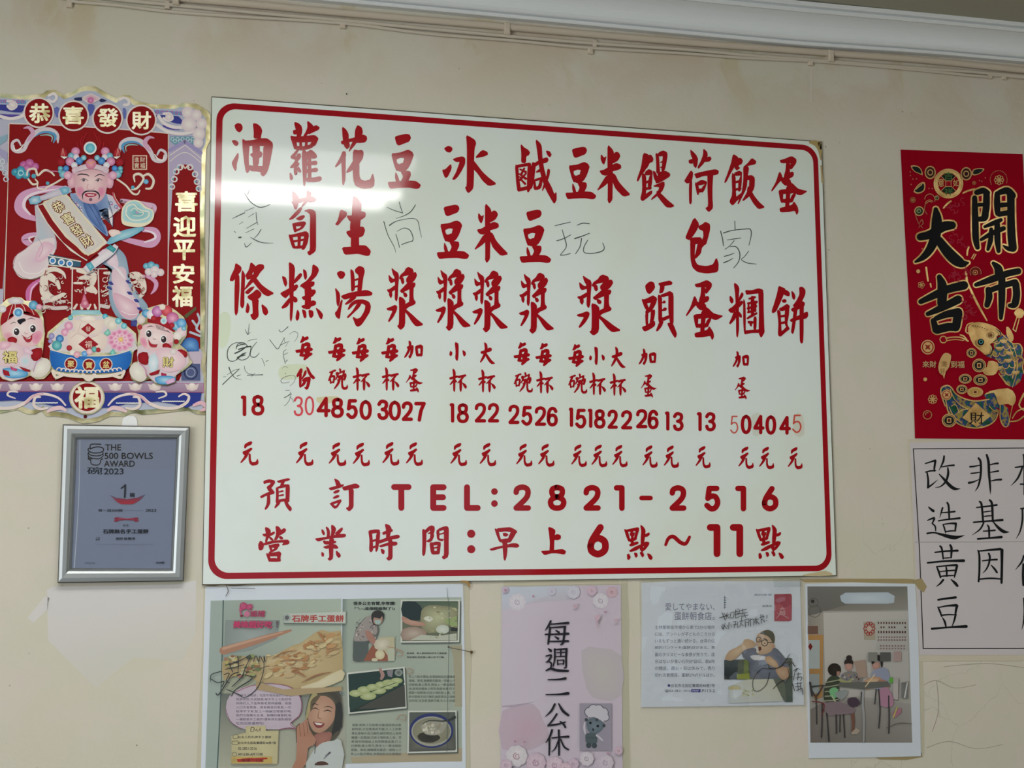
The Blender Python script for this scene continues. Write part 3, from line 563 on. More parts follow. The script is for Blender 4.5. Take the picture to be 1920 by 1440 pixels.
'業':('J','P 1155 130 1180 145 1192 175 1190 240 1165 240 1170 180;P 1205 115 1230 125 1248 150 1235 195 1215 240 1195 240 1208 180;P 1118 155 1135 165 1148 195 1140 210 1122 190;P 1240 190 1280 155 1305 138 1308 158 1285 190 1250 215;P 1058 240 1100 235 1180 222 1270 200 1330 198 1338 215 1320 228 1230 232 1150 245 1085 265;P 1130 262 1150 255 1160 280 1145 290;P 1140 275 1200 262 1250 262 1245 278 1190 290 1150 290;P 1130 315 1180 300 1240 290 1270 320 1255 330 1200 322 1160 330;P 1190 235 1230 240 1222 300 1220 420 1190 438 1172 420 1190 410 1185 320;P 1118 358 1140 375 1135 402 1118 395;P 1248 345 1285 378 1290 400 1270 412 1250 385;P 1150 265 1180 260 1175 285 1150 290'),
'時':('J','P 1540 165 1570 175 1578 280 1580 345 1562 362 1548 345 1552 250;P 1545 168 1600 158 1640 160 1642 185 1600 188 1560 195;P 1645 170 1638 260 1622 345 1605 362 1605 300 1612 190;1575 262 20 1620 248 22;1575 320 20 1615 308 22;P 1688 105 1730 120 1748 150 1735 200 1725 245 1700 250 1702 170;P 1665 185 1720 160 1755 155 1758 172 1710 195 1670 205;P 1625 262 1670 245 1730 222 1800 205 1822 215 1815 235 1750 245 1660 275 1630 285;P 1635 305 1690 285 1750 268 1795 270 1800 290 1780 302 1710 300 1650 318;P 1720 245 1755 250 1755 330 1755 420 1722 438 1700 415 1720 405 1720 320;P 1650 330 1685 345 1680 378 1660 372'),
'間':('K','P 105 152 130 162 140 180 138 280 130 380 115 395 105 380 108 270;P 130 165 160 135 185 122 212 130 215 160 205 200 210 215 190 260 165 272 138 265 175 240 180 195 150 195 178 180 175 160 140 190;P 232 165 255 158 258 210 255 240 300 245 285 262 240 250;P 245 155 290 135 325 128 342 145 335 170 295 160 262 170;P 300 140 342 140 340 260 340 400 298 427 280 405 302 390 302 260;262 200 12 298 190 16;P 170 275 200 275 210 340 215 380 185 375;P 185 280 230 268 268 272 268 290 220 298 195 300;P 245 275 270 280 262 350 258 378 235 370;205 325 12 240 318 16;P 185 355 250 350 258 378 195 382'),
'早':('K','P 755 145 790 165 800 220 820 270 800 270 775 210;P 770 150 840 142 900 138 955 170 955 190 900 178 850 172 800 180;P 955 175 925 230 895 275 870 260 885 220 905 175;P 830 190 860 190 880 205 860 220 835 215;P 800 250 860 240 905 240 900 268 830 285;P 708 335 760 318 850 300 920 282 960 285 978 305 960 320 900 315 820 322 730 348;P 828 270 870 275 868 350 862 400 850 440 838 425 832 340'),
'上':('K','P 1238 135 1275 145 1302 165 1295 210 1290 280 1288 370 1250 365 1255 280 1248 200;P 1285 215 1320 200 1350 210 1350 240 1325 252 1290 250;P 1172 352 1220 350 1300 342 1370 335 1398 355 1385 382 1320 370 1260 370 1205 388'),
'點':('L','P 1185 148 1215 165 1228 210 1240 255 1225 262 1205 215;P 1195 160 1250 148 1310 135 1320 150 1290 165 1220 175;P 1290 140 1320 150 1305 200 1290 250 1270 250 1285 195;P 1240 160 1262 160 1268 210 1270 300 1245 300 1250 220;1240 190 14 1245 205 16;1275 185 12 1270 205 16;P 1230 240 1290 225 1300 240 1250 265 1235 262;P 1230 290 1260 272 1310 262 1312 280 1260 300 1240 302;P 1228 345 1280 310 1340 285 1345 305 1290 340 1245 352;P 1330 112 1355 130 1375 160 1368 230 1358 300 1335 305 1335 230 1340 170;P 1370 200 1410 180 1412 200 1395 215 1370 220;P 1325 295 1350 300 1358 340 1345 360 1325 325;P 1340 285 1380 262 1410 270 1405 290 1375 330 1355 345 1345 335 1370 300 1345 305;P 1212 375 1228 370 1242 400 1232 420 1215 420;P 1275 360 1300 365 1305 390 1290 405 1280 385;P 1325 355 1355 360 1362 385 1350 402 1335 380;P 1390 365 1420 375 1440 405 1425 425 1405 410'),
}
DG = {'1':['22 0 62 0','62 0 62 160'], '2':['4 40 12 14 48 0 84 12 94 44 76 88 4 158','4 159 96 159'],
 '3':['4 28 24 4 55 0 86 14 88 46 68 70 42 76','42 76 78 86 96 118 82 150 48 160 16 150 4 126'],
 '4':['74 0 4 114','4 114 100 114','74 0 74 160'], '5':['90 0 26 0','26 0 14 78','14 78 40 62 76 64 96 96 94 128 72 156 40 160 6 134'],
 '6':['92 28 76 6 46 0 18 22 5 74 6 118 22 150 50 160 84 148 96 112 82 76 50 66 20 78 6 108'],
 '7':['4 0 96 0','96 0 62 70 42 160'], '6b':['66 0 18 72 4 112','4 112 12 142 50 160 88 142 98 112 88 80 50 64 16 80 4 112'],
 '8':['50 0 82 12 88 38 78 64 50 74 22 64 12 38 18 12 50 0','50 74 86 90 98 118 84 150 50 160 16 150 2 118 14 90 50 74'],
 '0':['50 0 84 22 97 80 84 138 50 160 16 138 3 80 16 22 50 0'], 'T':['0 0 100 0','50 0 50 160'],
 'E':['100 0 0 0','0 0 0 160','0 160 100 160','0 78 95 78'], 'L':['0 0 0 160','0 160 100 160'], '-':['0 80 100 80']}

board = thing('menu_board', 'large white menu board with red border and red brush lettering', 'menu board', P(970, 1088, 0))
MAT['board'] = principled('glossy_white_board', 'd9e4dd', 0.065, spec=0.55)
nt = MAT['board'].node_tree
tc = nt.nodes.new('ShaderNodeTexCoord'); n1 = nt.nodes.new('ShaderNodeTexNoise'); n1.inputs['Scale'].default_value = 2.2; n1.inputs['Detail'].default_value = 5
nt.links.new(tc.outputs['Object'], n1.inputs['Vector'])
nt.links.new(ramp(nt, n1.outputs['Fac'], [(0.42, 'e6efec'), (0.58, 'e4ece2')]), nt.nodes['Principled BSDF'].inputs['Base Color'])
BO = 0.0085
slab('panel', '397.8 182.5 968 224.7 1539.5 266.5 1553.7 672 1567.5 1078.5 974 1088 380.4 1095.3 389 638', 0.002, BO, 'board', board)
slab('edge_backing', '396.8 180.5 1540.8 265 1569 1080.3 379.2 1097.5', 0.001, 0.0075, principled('dirty_board_edge', '55503e', 0.7), board)
# border ring, laid out in the board's own metres
c0 = P(397.8, 182.5, BO); c1 = P(1539.5, 266.5, BO); c2 = P(1567.5, 1078.5, BO); c3 = P(380.4, 1095.3, BO)
def bpt(u, w_):   # u, w_ in metres from the top left corner
    a, b = u/1.66, w_/1.197
    q = (c0*(1-a)+c1*a)*(1-b) + (c3*(1-a)+c2*a)*b
    return Vector((q.x, -(BO+0.0003), q.z))
def rr(ins, r):
    out = []
    for cx, cy, a0 in ((1.66-ins-r, ins+r, -90), (1.66-ins-r, 1.197-ins-r, 0), (ins+r, 1.197-ins-r, 90), (ins+r, ins+r, 180)):
        for k in range(11): t = math.radians(a0+9*k); out.append(bpt(cx+math.cos(t)*r, cy+math.sin(t)*r))
    return out
o_, i_ = rr(0.0112, 0.046), rr(0.0262, 0.034); n = len(o_); me = bpy.data.meshes.new('border')
me.from_pydata([q-board.location for q in o_+i_], [], [(k, (k+1) % n, n+(k+1) % n, n+k) for k in range(n)]); me.update()
MAT['redvinyl'] = principled('red_vinyl', 'a00318', 0.08, spec=0.55)
link('border', me, 'redvinyl', board)
LO = BO + 0.0004
_ggeo = {}
def put_char(ch, fr=None, box=None, name='character'):
    f0, s = GL[ch]
    if ch not in _ggeo:
        v, f = glyph_geo(s); xs = [a for a, b in v]; ys = [b for a, b in v]
        _ggeo[ch] = (v, f, (min(xs), min(ys), max(xs), max(ys)), list(LAY))
    v, f, (x0, y0, x1, y1), lay = _ggeo[ch]
    a = Art(fr or f0, LO)
    if box:
        bx0, by0, bx1, by1 = box
        v = [(bx0+(x-x0)/(x1-x0)*(bx1-bx0), by0+(y-y0)/(y1-y0)*(by1-by0)) for x, y in v]
    a.add(v, f, HX(RED), lay=lay); a.build(name, 'vinyl', board)
def put_digit(ch, fr, box, wd, col=RED, name='digit', mat='vinyl'):
    a = Art(fr, LO); x0, y0, x1, y1 = box; h = wd/2; x0 += h; x1 -= h; y0 += h; y1 -= h
    V_, F_ = [], []; lay = []
    g = DG[ch]; k = 100.0
    if ch == '1': xs0, xs1 = 22, 62
    else: xs0, xs1 = 0, 100
    for s in g:
        p = [(x0+(x-xs0)/(xs1-xs0)*(x1-x0), (y0+y/160*(y1-y0)) if ch != '-' else (y0+y1)/2, wd) for x, y in pairs(s)]
        v, f = stroke_geo(p, 6); b = len(V_); V_ += v; F_ += [tuple(i+b for i in t) for t in f]; lay.append(len(V_))
    a.add(V_, F_, HX(col), lay=lay); a.build(name, mat, board)
for ch in '油蘿花冰鹹饅荷飯蔔生包條糕湯頭糰餅預訂營業時間早上': put_char(ch)
put_char('豆', 'X', (727.2,251,789,354)); put_char('豆', 'B', (1345,505,1622,978)); put_char('豆'); put_char('豆', 'E', (932,255,1217,735))
put_char('米', 'X', (1119.6,272,1181,381)); put_char('米')
put_char('蛋', 'C', (1372,255,1695,780)); put_char('蛋')
put_char('漿', 'X', (724.4,500.6,793,618)); put_char('漿'); put_char('漿', 'E', (505,803,825,1358)); put_char('漿', 'E', (925,823,1240,1370)); put_char('漿', 'E', (1445,840,1838,1385))
put_char('點'); put_char('點', 'L', (2,115,258,432))
for ch, fr, boxes in (('每','D',[(785,815,945,1035),(1078,823,1240,1045),(1292,830,1450,1050),(1557,830,1715,1050)]),
    ('加','D',[(1765,855,1937,1018)]), ('小','N',[(300,870,450,1040),(1558,910,1700,1078)]), ('大','N',[(575,870,710,1070),(1755,910,1885,1105)]),
    ('每','N',[(877,870,1027,1080),(1073,877,1223,1088),(1368,887,1513,1095)]), ('加','F',[(180,735,340,885),(1025,758,1175,908)]),
    ('份','D',[(795,1090,965,1300)]), ('碗','D',[(1080,1105,1260,1300)]), ('杯','D',[(1300,1095,1460,1310),(1563,1095,1722,1310)]), ('蛋','D',[(1780,1105,1935,1325)]),
    ('杯','N',[(298,1108,458,1320),(557,1115,718,1325),(1080,1130,1238,1335),(1557,1142,1710,1350),(1742,1150,1893,1355)]),
    ('碗','N',[(880,1140,1052,1325),(1370,1152,1542,1335)]), ('蛋','F',[(200,967,342,1180),(1045,990,1185,1195)]),
    ('元','G',[(290,515,455,735),(790,520,950,738),(1085,525,1245,740),(1302,527,1458,742),(1568,522,1722,735),(1780,524,1935,738)]),
    ('元','H',[(308,530,460,740),(572,530,722,742),(900,537,1048,745),(1098,538,1247,746),(1395,543,1538,748),(1578,545,1722,750),(1765,548,1905,750)]),
    ('元','I',[(165,552,303,755),(357,553,495,757),(643,558,780,760),(1028,563,1168,765),(1215,565,1352,767),(1473,568,1608,768)])):
    for b in boxes: put_char(ch, fr, b)
DW = 30
for fr, lst in (('G',[('1',295,103,345,290),('8',388,97,510,285),('4',972,115,1105,300),('8',1105,122,1225,307),('5',1238,135,1350,315),('0',1360,143,1478,325),
      ('3',1520,140,1630,325),('0',1622,148,1740,330),('2',1740,155,1848,335),('7',1852,160,1964,340)]),
    ('H',[('1',302,172,345,348),('8',365,172,478,353),('2',525,168,635,348),('2',643,170,752,348),('2',828,185,935,362),('5',942,197,1050,375),('2',1065,200,1175,378),
      ('6',1172,205,1280,383),('1',1375,212,1415,387),('5',1427,222,1535,400),('1',1545,222,1588,395),('8',1600,225,1708,403),('2',1720,230,1820,405),('2',1842,235,1950,410)]),
    ('I',[('2',105,225,215,400),('6',208,232,315,408),('1',368,247,410,420),('3',437,252,540,425),('1',655,253,700,425),('3',727,253,830,427),
      ('0',1048,275,1150,452),('4',1160,278,1265,453),('0',1270,280,1373,457),('4',1393,287,1503,457)])):
    for q in lst: put_digit(q[0], fr, q[1:], 31 if fr != 'G' else 33)
put_digit('3', 'G', (768,112,860,290), 20, 'd8424e', 'handwritten_digit', 'pen'); put_digit('0', 'G', (868,108,958,282), 18, 'd8424e', 'handwritten_digit', 'pen')
put_digit('5', 'I', (950,285,1030,445), 13, 'd05848', 'handwritten_digit', 'pen'); put_digit('5', 'I', (1508,275,1600,440), 15, 'd05040', 'handwritten_digit', 'pen')
for ch, fr, b, wd in (('T','G',(1648,900,1832,1142),54),('E','H',(128,902,275,1142),54),('L','H',(432,902,582,1142),54),('2','H',(872,903,1040,1142),50),
    ('8','H',(1183,905,1357,1142),50),('2','H',(1502,908,1668,1142),50),('1','H',(1780,910,1878,1143),50),('-','I',(137,1005,260,1048),43),('2','I',(405,910,567,1143),50),
    ('5','I',(715,915,870,1147),50),('1','I',(1000,915,1100,1147),50),('6b','I',(1235,917,1393,1148),50),('6b','K',(1582,108,1787,410),62),('1','L',(745,108,868,407),62),('1','L',(952,108,1073,407),62)):
    put_digit(ch, fr, b, wd, name='letter' if ch in 'TEL' else 'digit')
a = Art('H', LO); a.disc(706, 968, 30, RED); a.disc(706, 1076, 30, RED); a.build('colon', 'vinyl', board)
a = Art('K', LO); a.disc(545, 196, 37, RED); a.disc(545, 335, 37, RED); a.build('colon', 'vinyl', board)
a = Art('L', LO); a.pen('375 295 26 400 238 32 445 222 36 505 272 36 555 285 34 590 225 26', RED); a.build('tilde', 'vinyl', board)
# pencil and marker scribbles by customers
PEN = "47534d"
def scribble(fr, st, col, label=None):
    st = ';'.join(' '.join('%g' % (v*1.35+0.5 if i % 3 == 2 else v) for i, v in enumerate(nums(q))) for q in st.split(';') if q.strip())
    a = Art(fr, LO + 0.0002); a.pen(st, col); a.build("pen_scribble", "pen", board, label)
scribble('M', '205 118 3 260 200 5 340 255 6 400 255 6 460 232 4;258 78 2 235 135 4;85 372 3 140 345 6 205 315 7;205 300 3 300 262 4;320 310 4 325 380 5 340 435 3;240 360 2 300 322 4;150 430 2 190 405 3;225 470 3 330 410 5;215 515 3 300 475 4;100 498 3 118 512 4;150 562 12 168 560 12;205 618 3 222 658 6 275 612 2;370 480 5 340 530 5 300 570 3;265 560 3 330 595 7 400 615 5 495 618 2', PEN)
scribble('M', '1628 258 3 1700 290 5 1780 315 5;1752 208 5 1770 270 5 1788 320 4;1915 235 5 1870 300 6 1810 340 5 1720 372 2;1598 402 6 1640 540 5 1700 650 4 1718 712 2;1655 440 9 1720 400 5 1830 375 4 1900 372 4 1940 400 5 1955 470 4 1975 560 3;1718 530 5 1740 600 5 1755 662 5;1730 500 3 1800 468 5 1860 490 6 1890 560 6 1885 600 5;1778 632 6 1830 612 6 1888 595 5;', PEN)
scribble('E', '1250 400 4 1310 385 5 1390 367 4;1450 395 4 1500 377 6 1560 382 5;1268 535 6 1330 515 5 1392 482 4;1315 435 4 1340 520 6 1352 590 5 1300 660 4;1300 665 5 1345 662 5 1390 648 4;1430 515 8 1490 495 6 1562 467 4;1490 515 6 1475 590 5 1435 652 4;1545 530 4 1512 590 5 1515 640 5 1590 648 5 1670 630 6 1695 600 5 1680 555 4', '3c4a44')
scribble('C', '1045 838 4 1048 910 5;917 928 6 935 1000 6 943 1060 5;945 945 7 1020 922 5 1130 910 5 1185 912 6 1192 970 5 1172 1055 4;975 1008 3 1040 998 5 1100 990 4;1040 1012 4 1000 1060 4 955 1092 3;1005 1068 3 1060 1070 5 1090 1130 6 1080 1200 5 1035 1260 4;950 1155 5 1000 1142 5 1040 1125 3;945 1212 7 990 1195 6 1028 1172 3;1170 1108 4 1130 1160 4 1105 1185 4 1160 1215 5 1240 1225 3', '3c4a44')
scribble('HW', '458 55 4 452 130 6 438 215 5;398 145 5 415 185 6 436 218 7;475 180 4 440 220 5', '39443f')
scribble('HW', '380 340 4 240 345 6 150 420 8 128 520 10 150 600 9 220 618 7 300 575 6;260 430 8 290 360 8 380 345 8 440 400 6;245 500 14 330 460 14 430 390 12;300 440 14 400 410 12 480 395 14;265 400 8 330 370 10 400 360 10;270 590 10 350 520 18 410 490 8;285 560 12 340 535 16 400 525 8;275 560 7 330 600 7 400 590 7 450 550 6 475 470 7 485 400 8;570 330 4 500 420 6 475 500 6 490 550 7 550 555 7 610 495 4;430 320 3 490 298 4 575 285 3', '2c3832')
scribble('HW', '60 968 10 150 880 9 250 790 8 310 735 6;155 710 12 190 800 8 250 870 6 340 893 3;130 820 4 220 760 5 300 735 5;70 855 4 110 850 3;385 690 5 395 750 5 440 800 5 520 822 6;430 828 8 540 825 6 660 822 9;490 850 3 545 800 5;640 570 3 670 620 4 690 690 4;710 622 5 745 605 6;280 840 10 330 820 3', '46524c')
scribble('HW', '905 150 8 945 180 6 1040 102 9;765 292 6 830 380 6 885 435 7 940 350 6 985 265 6;920 380 4 1000 340 6 1065 318 3;985 270 3 990 330 3;1060 215 3 1130 172 4 1185 200 4 1175 270 4 1130 330 3;1040 340 3 1000 400 3;1020 440 3 975 470 5 972 540 6 1000 655 5;985 520 6 1040 490 4;995 640 4 1030 600 8;950 730 2 990 700 3 1040 712 3;1000 800 8 1002 806 8;1090 830 4 1000 850 4 935 900 5 960 945 5 1060 930 4;1100 835 4 1150 850 4 1130 930 4 1070 990 3;1005 1055 6 1065 1052 5;1080 1080 4 1060 1120 5 985 1165 9;1000 1160 5 1070 1120 5 1090 1100 3;1090 1110 4 1060 1200 4 1010 1270 4 985 1280 6;1065 1155 4 1110 1190 4 1120 1235 6', '4c5852')
a = Art('X', BO + 0.00006); a.poly('1518 264.5 1539 266 1540 300 1537 296 1534 283 1527 273 1518 269', 'b09a62', 2); a.build('stain', 'pen', board, 'brownish glue stain or smear on the board')
a = Art('X', BO + 0.00006); a.poly('1533 268 1539 267 1540 280 1536 278', '8c6c38', 2); a.build('stain', 'pen', board, 'brownish glue stain or smear on the board')
a = Art('X', BO + 0.00006); a.poly('1538 310 1541 310 1544 345 1540 342', 'b8a070', 0); a.build('stain', 'pen', board, 'brownish glue stain or smear on the board')
a = Art('X', BO + 0.00006); a.poly('1508 1077 1530 1073 1548 1070 1562 1079 1510 1080', 'c8ba92', 2); a.build('stain', 'pen', board, 'brownish glue stain or smear on the board')
a = Art('X', BO + 0.00006); a.poly('593 746 605 744 632 743 636 752 600 757', 'd6cfa6', 2); a.build('stain', 'pen', board, 'brownish glue stain or smear on the board')
a = Art('X', BO + 0.00006); a.poly('1409 779 1428 777 1428 813 1412 815', 'd6dccf', 2); a.build('stain', 'pen', board, 'brownish glue stain or smear on the board')
a = Art('X', BO + 0.00006); a.poly('1488 779 1505 778 1508 815 1490 816', 'd8d9cb', 2); a.build('stain', 'pen', board, 'brownish glue stain or smear on the board')
a = Art('X', BO + 0.00006); a.poly('1268 253 1310 256 1388 261 1386 263 1290 258', 'aca488', 0); a.build('stain', 'pen', board, 'brownish glue stain or smear on the board')
a = Art('X', BO + 0.00006); a.poly('528 686 575 684 572 705 545 712 524 708', 'd6dfc2', 3); a.build('stain', 'pen', board, 'brownish glue stain or smear on the board')
a = Art('X', BO + 0.00006); a.poly('412 590 432 592 428 640 412 650', 'd4e0c6', 3); a.build('stain', 'pen', board, 'brownish glue stain or smear on the board')
# ================================================================ GOD OF WEALTH NEW YEAR POSTER (left)
dp = thing('new_year_poster', 'embossed red and gold new year poster of a bearded wealth god with two smiling children', 'poster', P(165, 790, 0))
def mir(pts, cx=690): return [(2*cx-x, y) for x, y in reversed(pairs(pts))]
def offU(pts): return [(x, y + (460-140)*4.2357) for x, y in pairs(pts)]
topR = pairs('690 90 760 95 850 150 930 190 980 160 1030 165 1070 205 1200 235 1420 240 1450 225 1560 230 1640 280 1672 320 1670 520 1640 580 1632 700 1622 1200')
botR = offU('1625 0 1630 500 1620 830 1642 870 1625 960 1652 1080 1655 1180 1662 1280 1640 1345 1560 1340 1500 1310 1400 1318 1300 1330 1130 1345 1080 1330 1030 1335 990 1360 880 1355 780 1400 690 1415')
right = topR + botR
left = [(2*690-x, y + (90-50)*0 + (x-690)*-0.073*2*0) for x, y in reversed(right)]
# the poster hangs slightly skewed: the mirrored half follows the same slope as the top edge
left = [(x, y - (690-x)*0.0) for x, y in left]
LT = pairs('640 100 560 140 500 160 440 120 370 125 340 150 210 165 0 150 -110 135 -150 130 -255 175 -280 300 -250 470 -262 900 -270 1300')
LB = offU('-275 0 -285 600 -300 900 -300 1200 -290 1300 -150 1320 -60 1305 0 1335 140 1305 220 1340 280 1340 330 1310 370 1360 430 1355 540 1370 600 1395 650 1413')
outline = list(reversed(LB)) + list(reversed(LT)) + right
outline = LT[::-1] + right + LB[::-1]
slab('gold_card', outline, 0.001, 0.0035, 'foil', dp, 'T')
D = 0.0037
a = Art('T', D)
# printed border panel inside the foil edge
inner = [(690 + (x-690)*0.962, y) for x, y in outline]
cy = 1420
inner = [(x, cy + (y-cy)*0.972) for x, y in inner]
a.grad(inner, 'b9bfd2', 'c9a8b4', 0)
a.build('lilac_ground', 'print', dp)
a = Art('T', D + 0.0003)
a.poly('75 385 450 398 1000 440 1335 462 1332 1400 1330 2410 -10 2430 20 1900 45 1400 60 900', '8c0209')
a.poly(offU('-250 720 1420 720 1500 1075 -280 1085'), '8c0209')
a.build('red_ground', 'print', dp)
# blue and lilac top band with scrolls
a = Art('T', D + 0.0006)
a.poly('-180 190 210 205 205 235 -180 220', '6fa2cc'); a.poly('1225 280 1460 295 1460 325 1225 308', '6fa2cc')
for k in range(6): a.ring(20+k*36-20, 210+k*0.6, 11, 6, 'c05a9a'); a.ring(1250+k*38, 296+k*2, 11, 6, 'c05a9a')
a.poly('-200 235 205 245 180 290 120 300 -200 250', '3a3f93', 2); a.poly('1225 320 1420 332 1440 390 1370 380 1290 350', '3a3f93', 2)
a.poly('-200 300 60 315 170 320 100 350 -200 345', '5a4aa0', 2); a.poly('1290 400 1440 410 1420 440 1330 430', '5a4aa0', 2)
a.poly('590 185 660 180 650 205 600 205', '2e3560', 2); a.poly('780 185 850 205 800 218', '2e3560', 2)
a.poly('700 235 750 245 740 300 700 330', '5a66b0', 2); a.poly('430 265 470 262 470 330 445 335', '6872b8', 2); a.poly('975 265 1000 280 1000 340 985 350', '6872b8', 2)
for pts, w_ in (('60 210 110 215 130 250 90 275 60 250',20), ('1300 310 1350 310 1370 350 1330 365 1300 345',20), ('0 330 80 350 160 335 210 300',26), ('1260 330 1310 390 1400 420 1490 410',26),
                ('1250 400 1330 450 1450 470 1560 440',26), ('390 165 430 150 450 185 420 215 385 200',22), ('950 200 985 185 1020 200 1020 235 985 240',22)): a.line(pts, w_, 'ece2e0')
a.grad('650 190 680 165 720 150 760 165 800 190 760 215 720 232 680 215', 'e8dcd8', 'd07aa8', 3); a.disc(720, 205, 24, 'c85a98', 'e0a0c8')
for x, y, r in ((1490,300,46),(1560,320,44),(1600,390,44),(1500,395,60),(1580,470,50),(1575,540,40),(100,240,32),(1340,335,28)): a.disc(x, y, r, 'e0cdd2', 'f2ebe4')
a.scatter('scroll_ornament', 'print', dp)
# right side panel: arch, spandrels, red field
a = Art('T', D + 0.0005)
a.poly('1345 480 1600 490 1600 900 1348 900', 'b9aec9'); a.poly('1350 490 1560 490 1540 560 1470 530 1390 560 1350 530', '6f9fb0', 1)
for k in range(9): a.ring(1370+k*20, 510+(k % 2)*18, 12, 4, 'd4dfe0')
a.line('1350 600 1470 530 1595 620', 30, 'a49ac6', False); a.line('1350 640 1470 560 1595 665', 5, 'f0e8d8', False)
a.line('1350 690 1410 640 1470 618 1530 645 1595 700', 5, 'f0e8d8')
a.poly('1370 900 1378 830 1400 760 1440 720 1470 712 1510 725 1545 770 1560 830 1585 930 1590 1400 1590 2180 1500 2110 1335 2000 1340 1400', '8c0209', 1)
for x, y in ((1400,770),(1385,830),(1365,890),(1550,790),(1565,850),(1580,905),(1430,735),(1510,735)): a.ring(x, y, 20, 11, 'e6e0dc'); a.disc(x-12, y, 9, '7aa8ba')
a.line('1440 735 1455 720 1470 745 1490 722 1500 740', 9, 'f0d8c8')
a.poly('-250 600 60 470 55 520 0 560', '8fb0c0'); a.poly('-250 700 -40 560 60 620 60 700 0 640 -250 790', 'a8a2c4')
a.poly('-230 860 0 760 30 780 60 850 40 1400 20 1700 -240 1700', '8c0209')
for x, y in ((20,690),(10,740),(40,780),(48,830)): a.ring(x, y, 18, 9, 'cfd8dc')
a.use('U')
for pts in ('1570 545 1585 600 1560 660 1590 690', '1530 600 1560 640', '1510 690 1590 720'): a.line(pts, 18, 'b8c4d0')
a.grad('1440 800 1470 745 1520 732 1570 760 1580 830 1560 845 1470 835', '2b5fa8', '7aaede')
a.poly('1400 850 1600 840 1610 880 1600 900 1590 1080 1420 1080 1500 900', 'c8b8c8'); a.rect(1440, 940, 1590, 1075, '566088')
a.ring(1515, 1010, 52, 8, '232a50'); a.ring(1515, 1010, 34, 5, 'a8b0c8')
a.poly('1460 560 1555 485 1560 510 1480 580', '5c5a3a')
a.scatter('side_panel', 'print', dp)
a = Art('T', D + 0.0009)
a.line('72 388 62 900 45 1430', 6, 'f0e0c8', False); a.line('1337 462 1337 1440', 6, 'f0e0c8', False); a.line('80 388 440 400 1000 436 1335 465', 9, 'ead8d2')
a.use('U').line('45 60 35 430', 6, 'f0e0c8', False); a.line('1337 0 1330 500', 6, 'f0e0c8', False); a.build('panel_line', 'print', dp)
# corner waves
a = Art('T', D + 0.0012)
for m in (0, 1):
    def q(s): return s if not m else [(1400-x+13, y+78) for x, y in pairs(s)]
    a.pen(' '.join('%g %g %g' % (x, y, w_) for (x, y), w_ in zip(pairs(q('460 540 452 480 400 445 320 445 260 480 215 540 190 595 140 612 100 590 100 540 140 520 165 560')), (10,36,48,44,40,36,30,26,24,22,20,12))), 'dcd0d6')
    a.pen(' '.join('%g %g %g' % (x, y, w_) for (x, y), w_ in zip(pairs(q('425 540 440 490 400 460 330 460 280 490')), (8,24,20,16,6))), '5b9cc8')
    a.pen(' '.join('%g %g %g' % (x, y, w_) for (x, y), w_ in zip(pairs(q('410 530 415 495 380 478 320 482')), (4,10,10,4))), '9fd0c4')
    a.pen(' '.join('%g %g %g' % (x, y, w_) for (x, y), w_ in zip(pairs(q('190 425 230 420 262 460 235 510 215 530')), (8,26,36,26,8))), 'd7a6c4')
    a.pen(' '.join('%g %g %g' % (x, y, w_) for (x, y), w_ in zip(pairs(q('110 560 120 600 160 590 185 555')), (6,12,12,6))), 'f4ece6')
a.scatter('corner_wave', 'print', dp)
# title discs
for (x, y), ch, b in zip(((308,302),(585,326),(854,347),(1122,360)), '恭喜發財', ((230,228,400,385),(497,250,665,395),(775,265,940,415),(1045,290,1200,435))):
    a = Art('T', D + 0.0020); a.disc(x, y, 123, 'e9dcd6', n=32); a.disc(x, y, 110, '8c0209', n=32); d_ = a.build('title_disc', 'print', dp)
    f = Art('T', a.off + 0.0004); f.text(ch, *b, 'e8d49a', 0.028); o = f.build('title_character', 'bright_foil', dp)
    for w_ in (o,): w_.parent = d_; w_.location = (0, 0, 0)
for fr, ch, b in (('T','喜',(1390,925,1570,1090)),('T','迎',(1375,1120,1558,1290)),('U','平',(1375,-45,1550,118)),('U','安',(1370,145,1545,305)),('U','福',(1365,320,1530,490))):
    a = Art(fr, D + 0.002); a.text(ch, *b, 'e8d49a', 0.03); a.build('gold_character', 'bright_foil', dp)
# seal and small clouds
a = Art('T', D + 0.0015)
a.rect(1052, 640, 1168, 755, 'e8d0b8'); a.rect(1060, 648, 1160, 747, '8c0209')
for ch, b in (('財',(1112,655,1152,695)),('福',(1112,702,1152,742)),('進',(1066,655,1104,695)),('寶',(1066,702,1104,742))): a.text(ch, *b, 'e8d0b8', 0.01)
a.build('seal_stamp', 'print', dp)
a = Art('T', D + 0.0015)
for x, y, r in ((190,720,34),(235,705,36),(280,730,30),(215,745,34)): a.disc(x, y, r, 'b04a8c', 'd68ab8')
for x, y, r in ((120,775,30),(165,760,34),(205,795,34),(150,800,30),(120,770,20)): a.disc(x, y, r, '1f7f9c', '6ac0d0')
a.ring(165, 780, 20, 7, 'b8e0e4')
a.pen('215 800 12 225 755 16 280 750 18 300 800 16 350 760 18 400 770 16 430 800 12;225 830 14 260 870 16 300 860 14 280 830 10;300 860 10 300 900 12 350 910 12;1070 850 10 1065 800 18 1110 790 20 1140 830 18 1090 900 18 1050 910 16;1130 810 14 1180 790 20 1220 840 20 1200 900 18 1160 905 14;930 830 14 1000 880 14 1050 940 16 1090 950 14 1110 920 10;520 810 14 440 860 14 380 890 14 360 910 10', 'eadcca')
a.disc(268, 805, 18, '58a8c0'); a.disc(1160, 850, 20, '4f9ccc', '9ad0e4'); a.disc(378, 862, 14, '58a8c0'); a.disc(1055, 895, 14, '58a8c0')
a.pen('370 765 6 460 768 6;930 760 4 960 770 6', 'd080a8')
a.use('U')
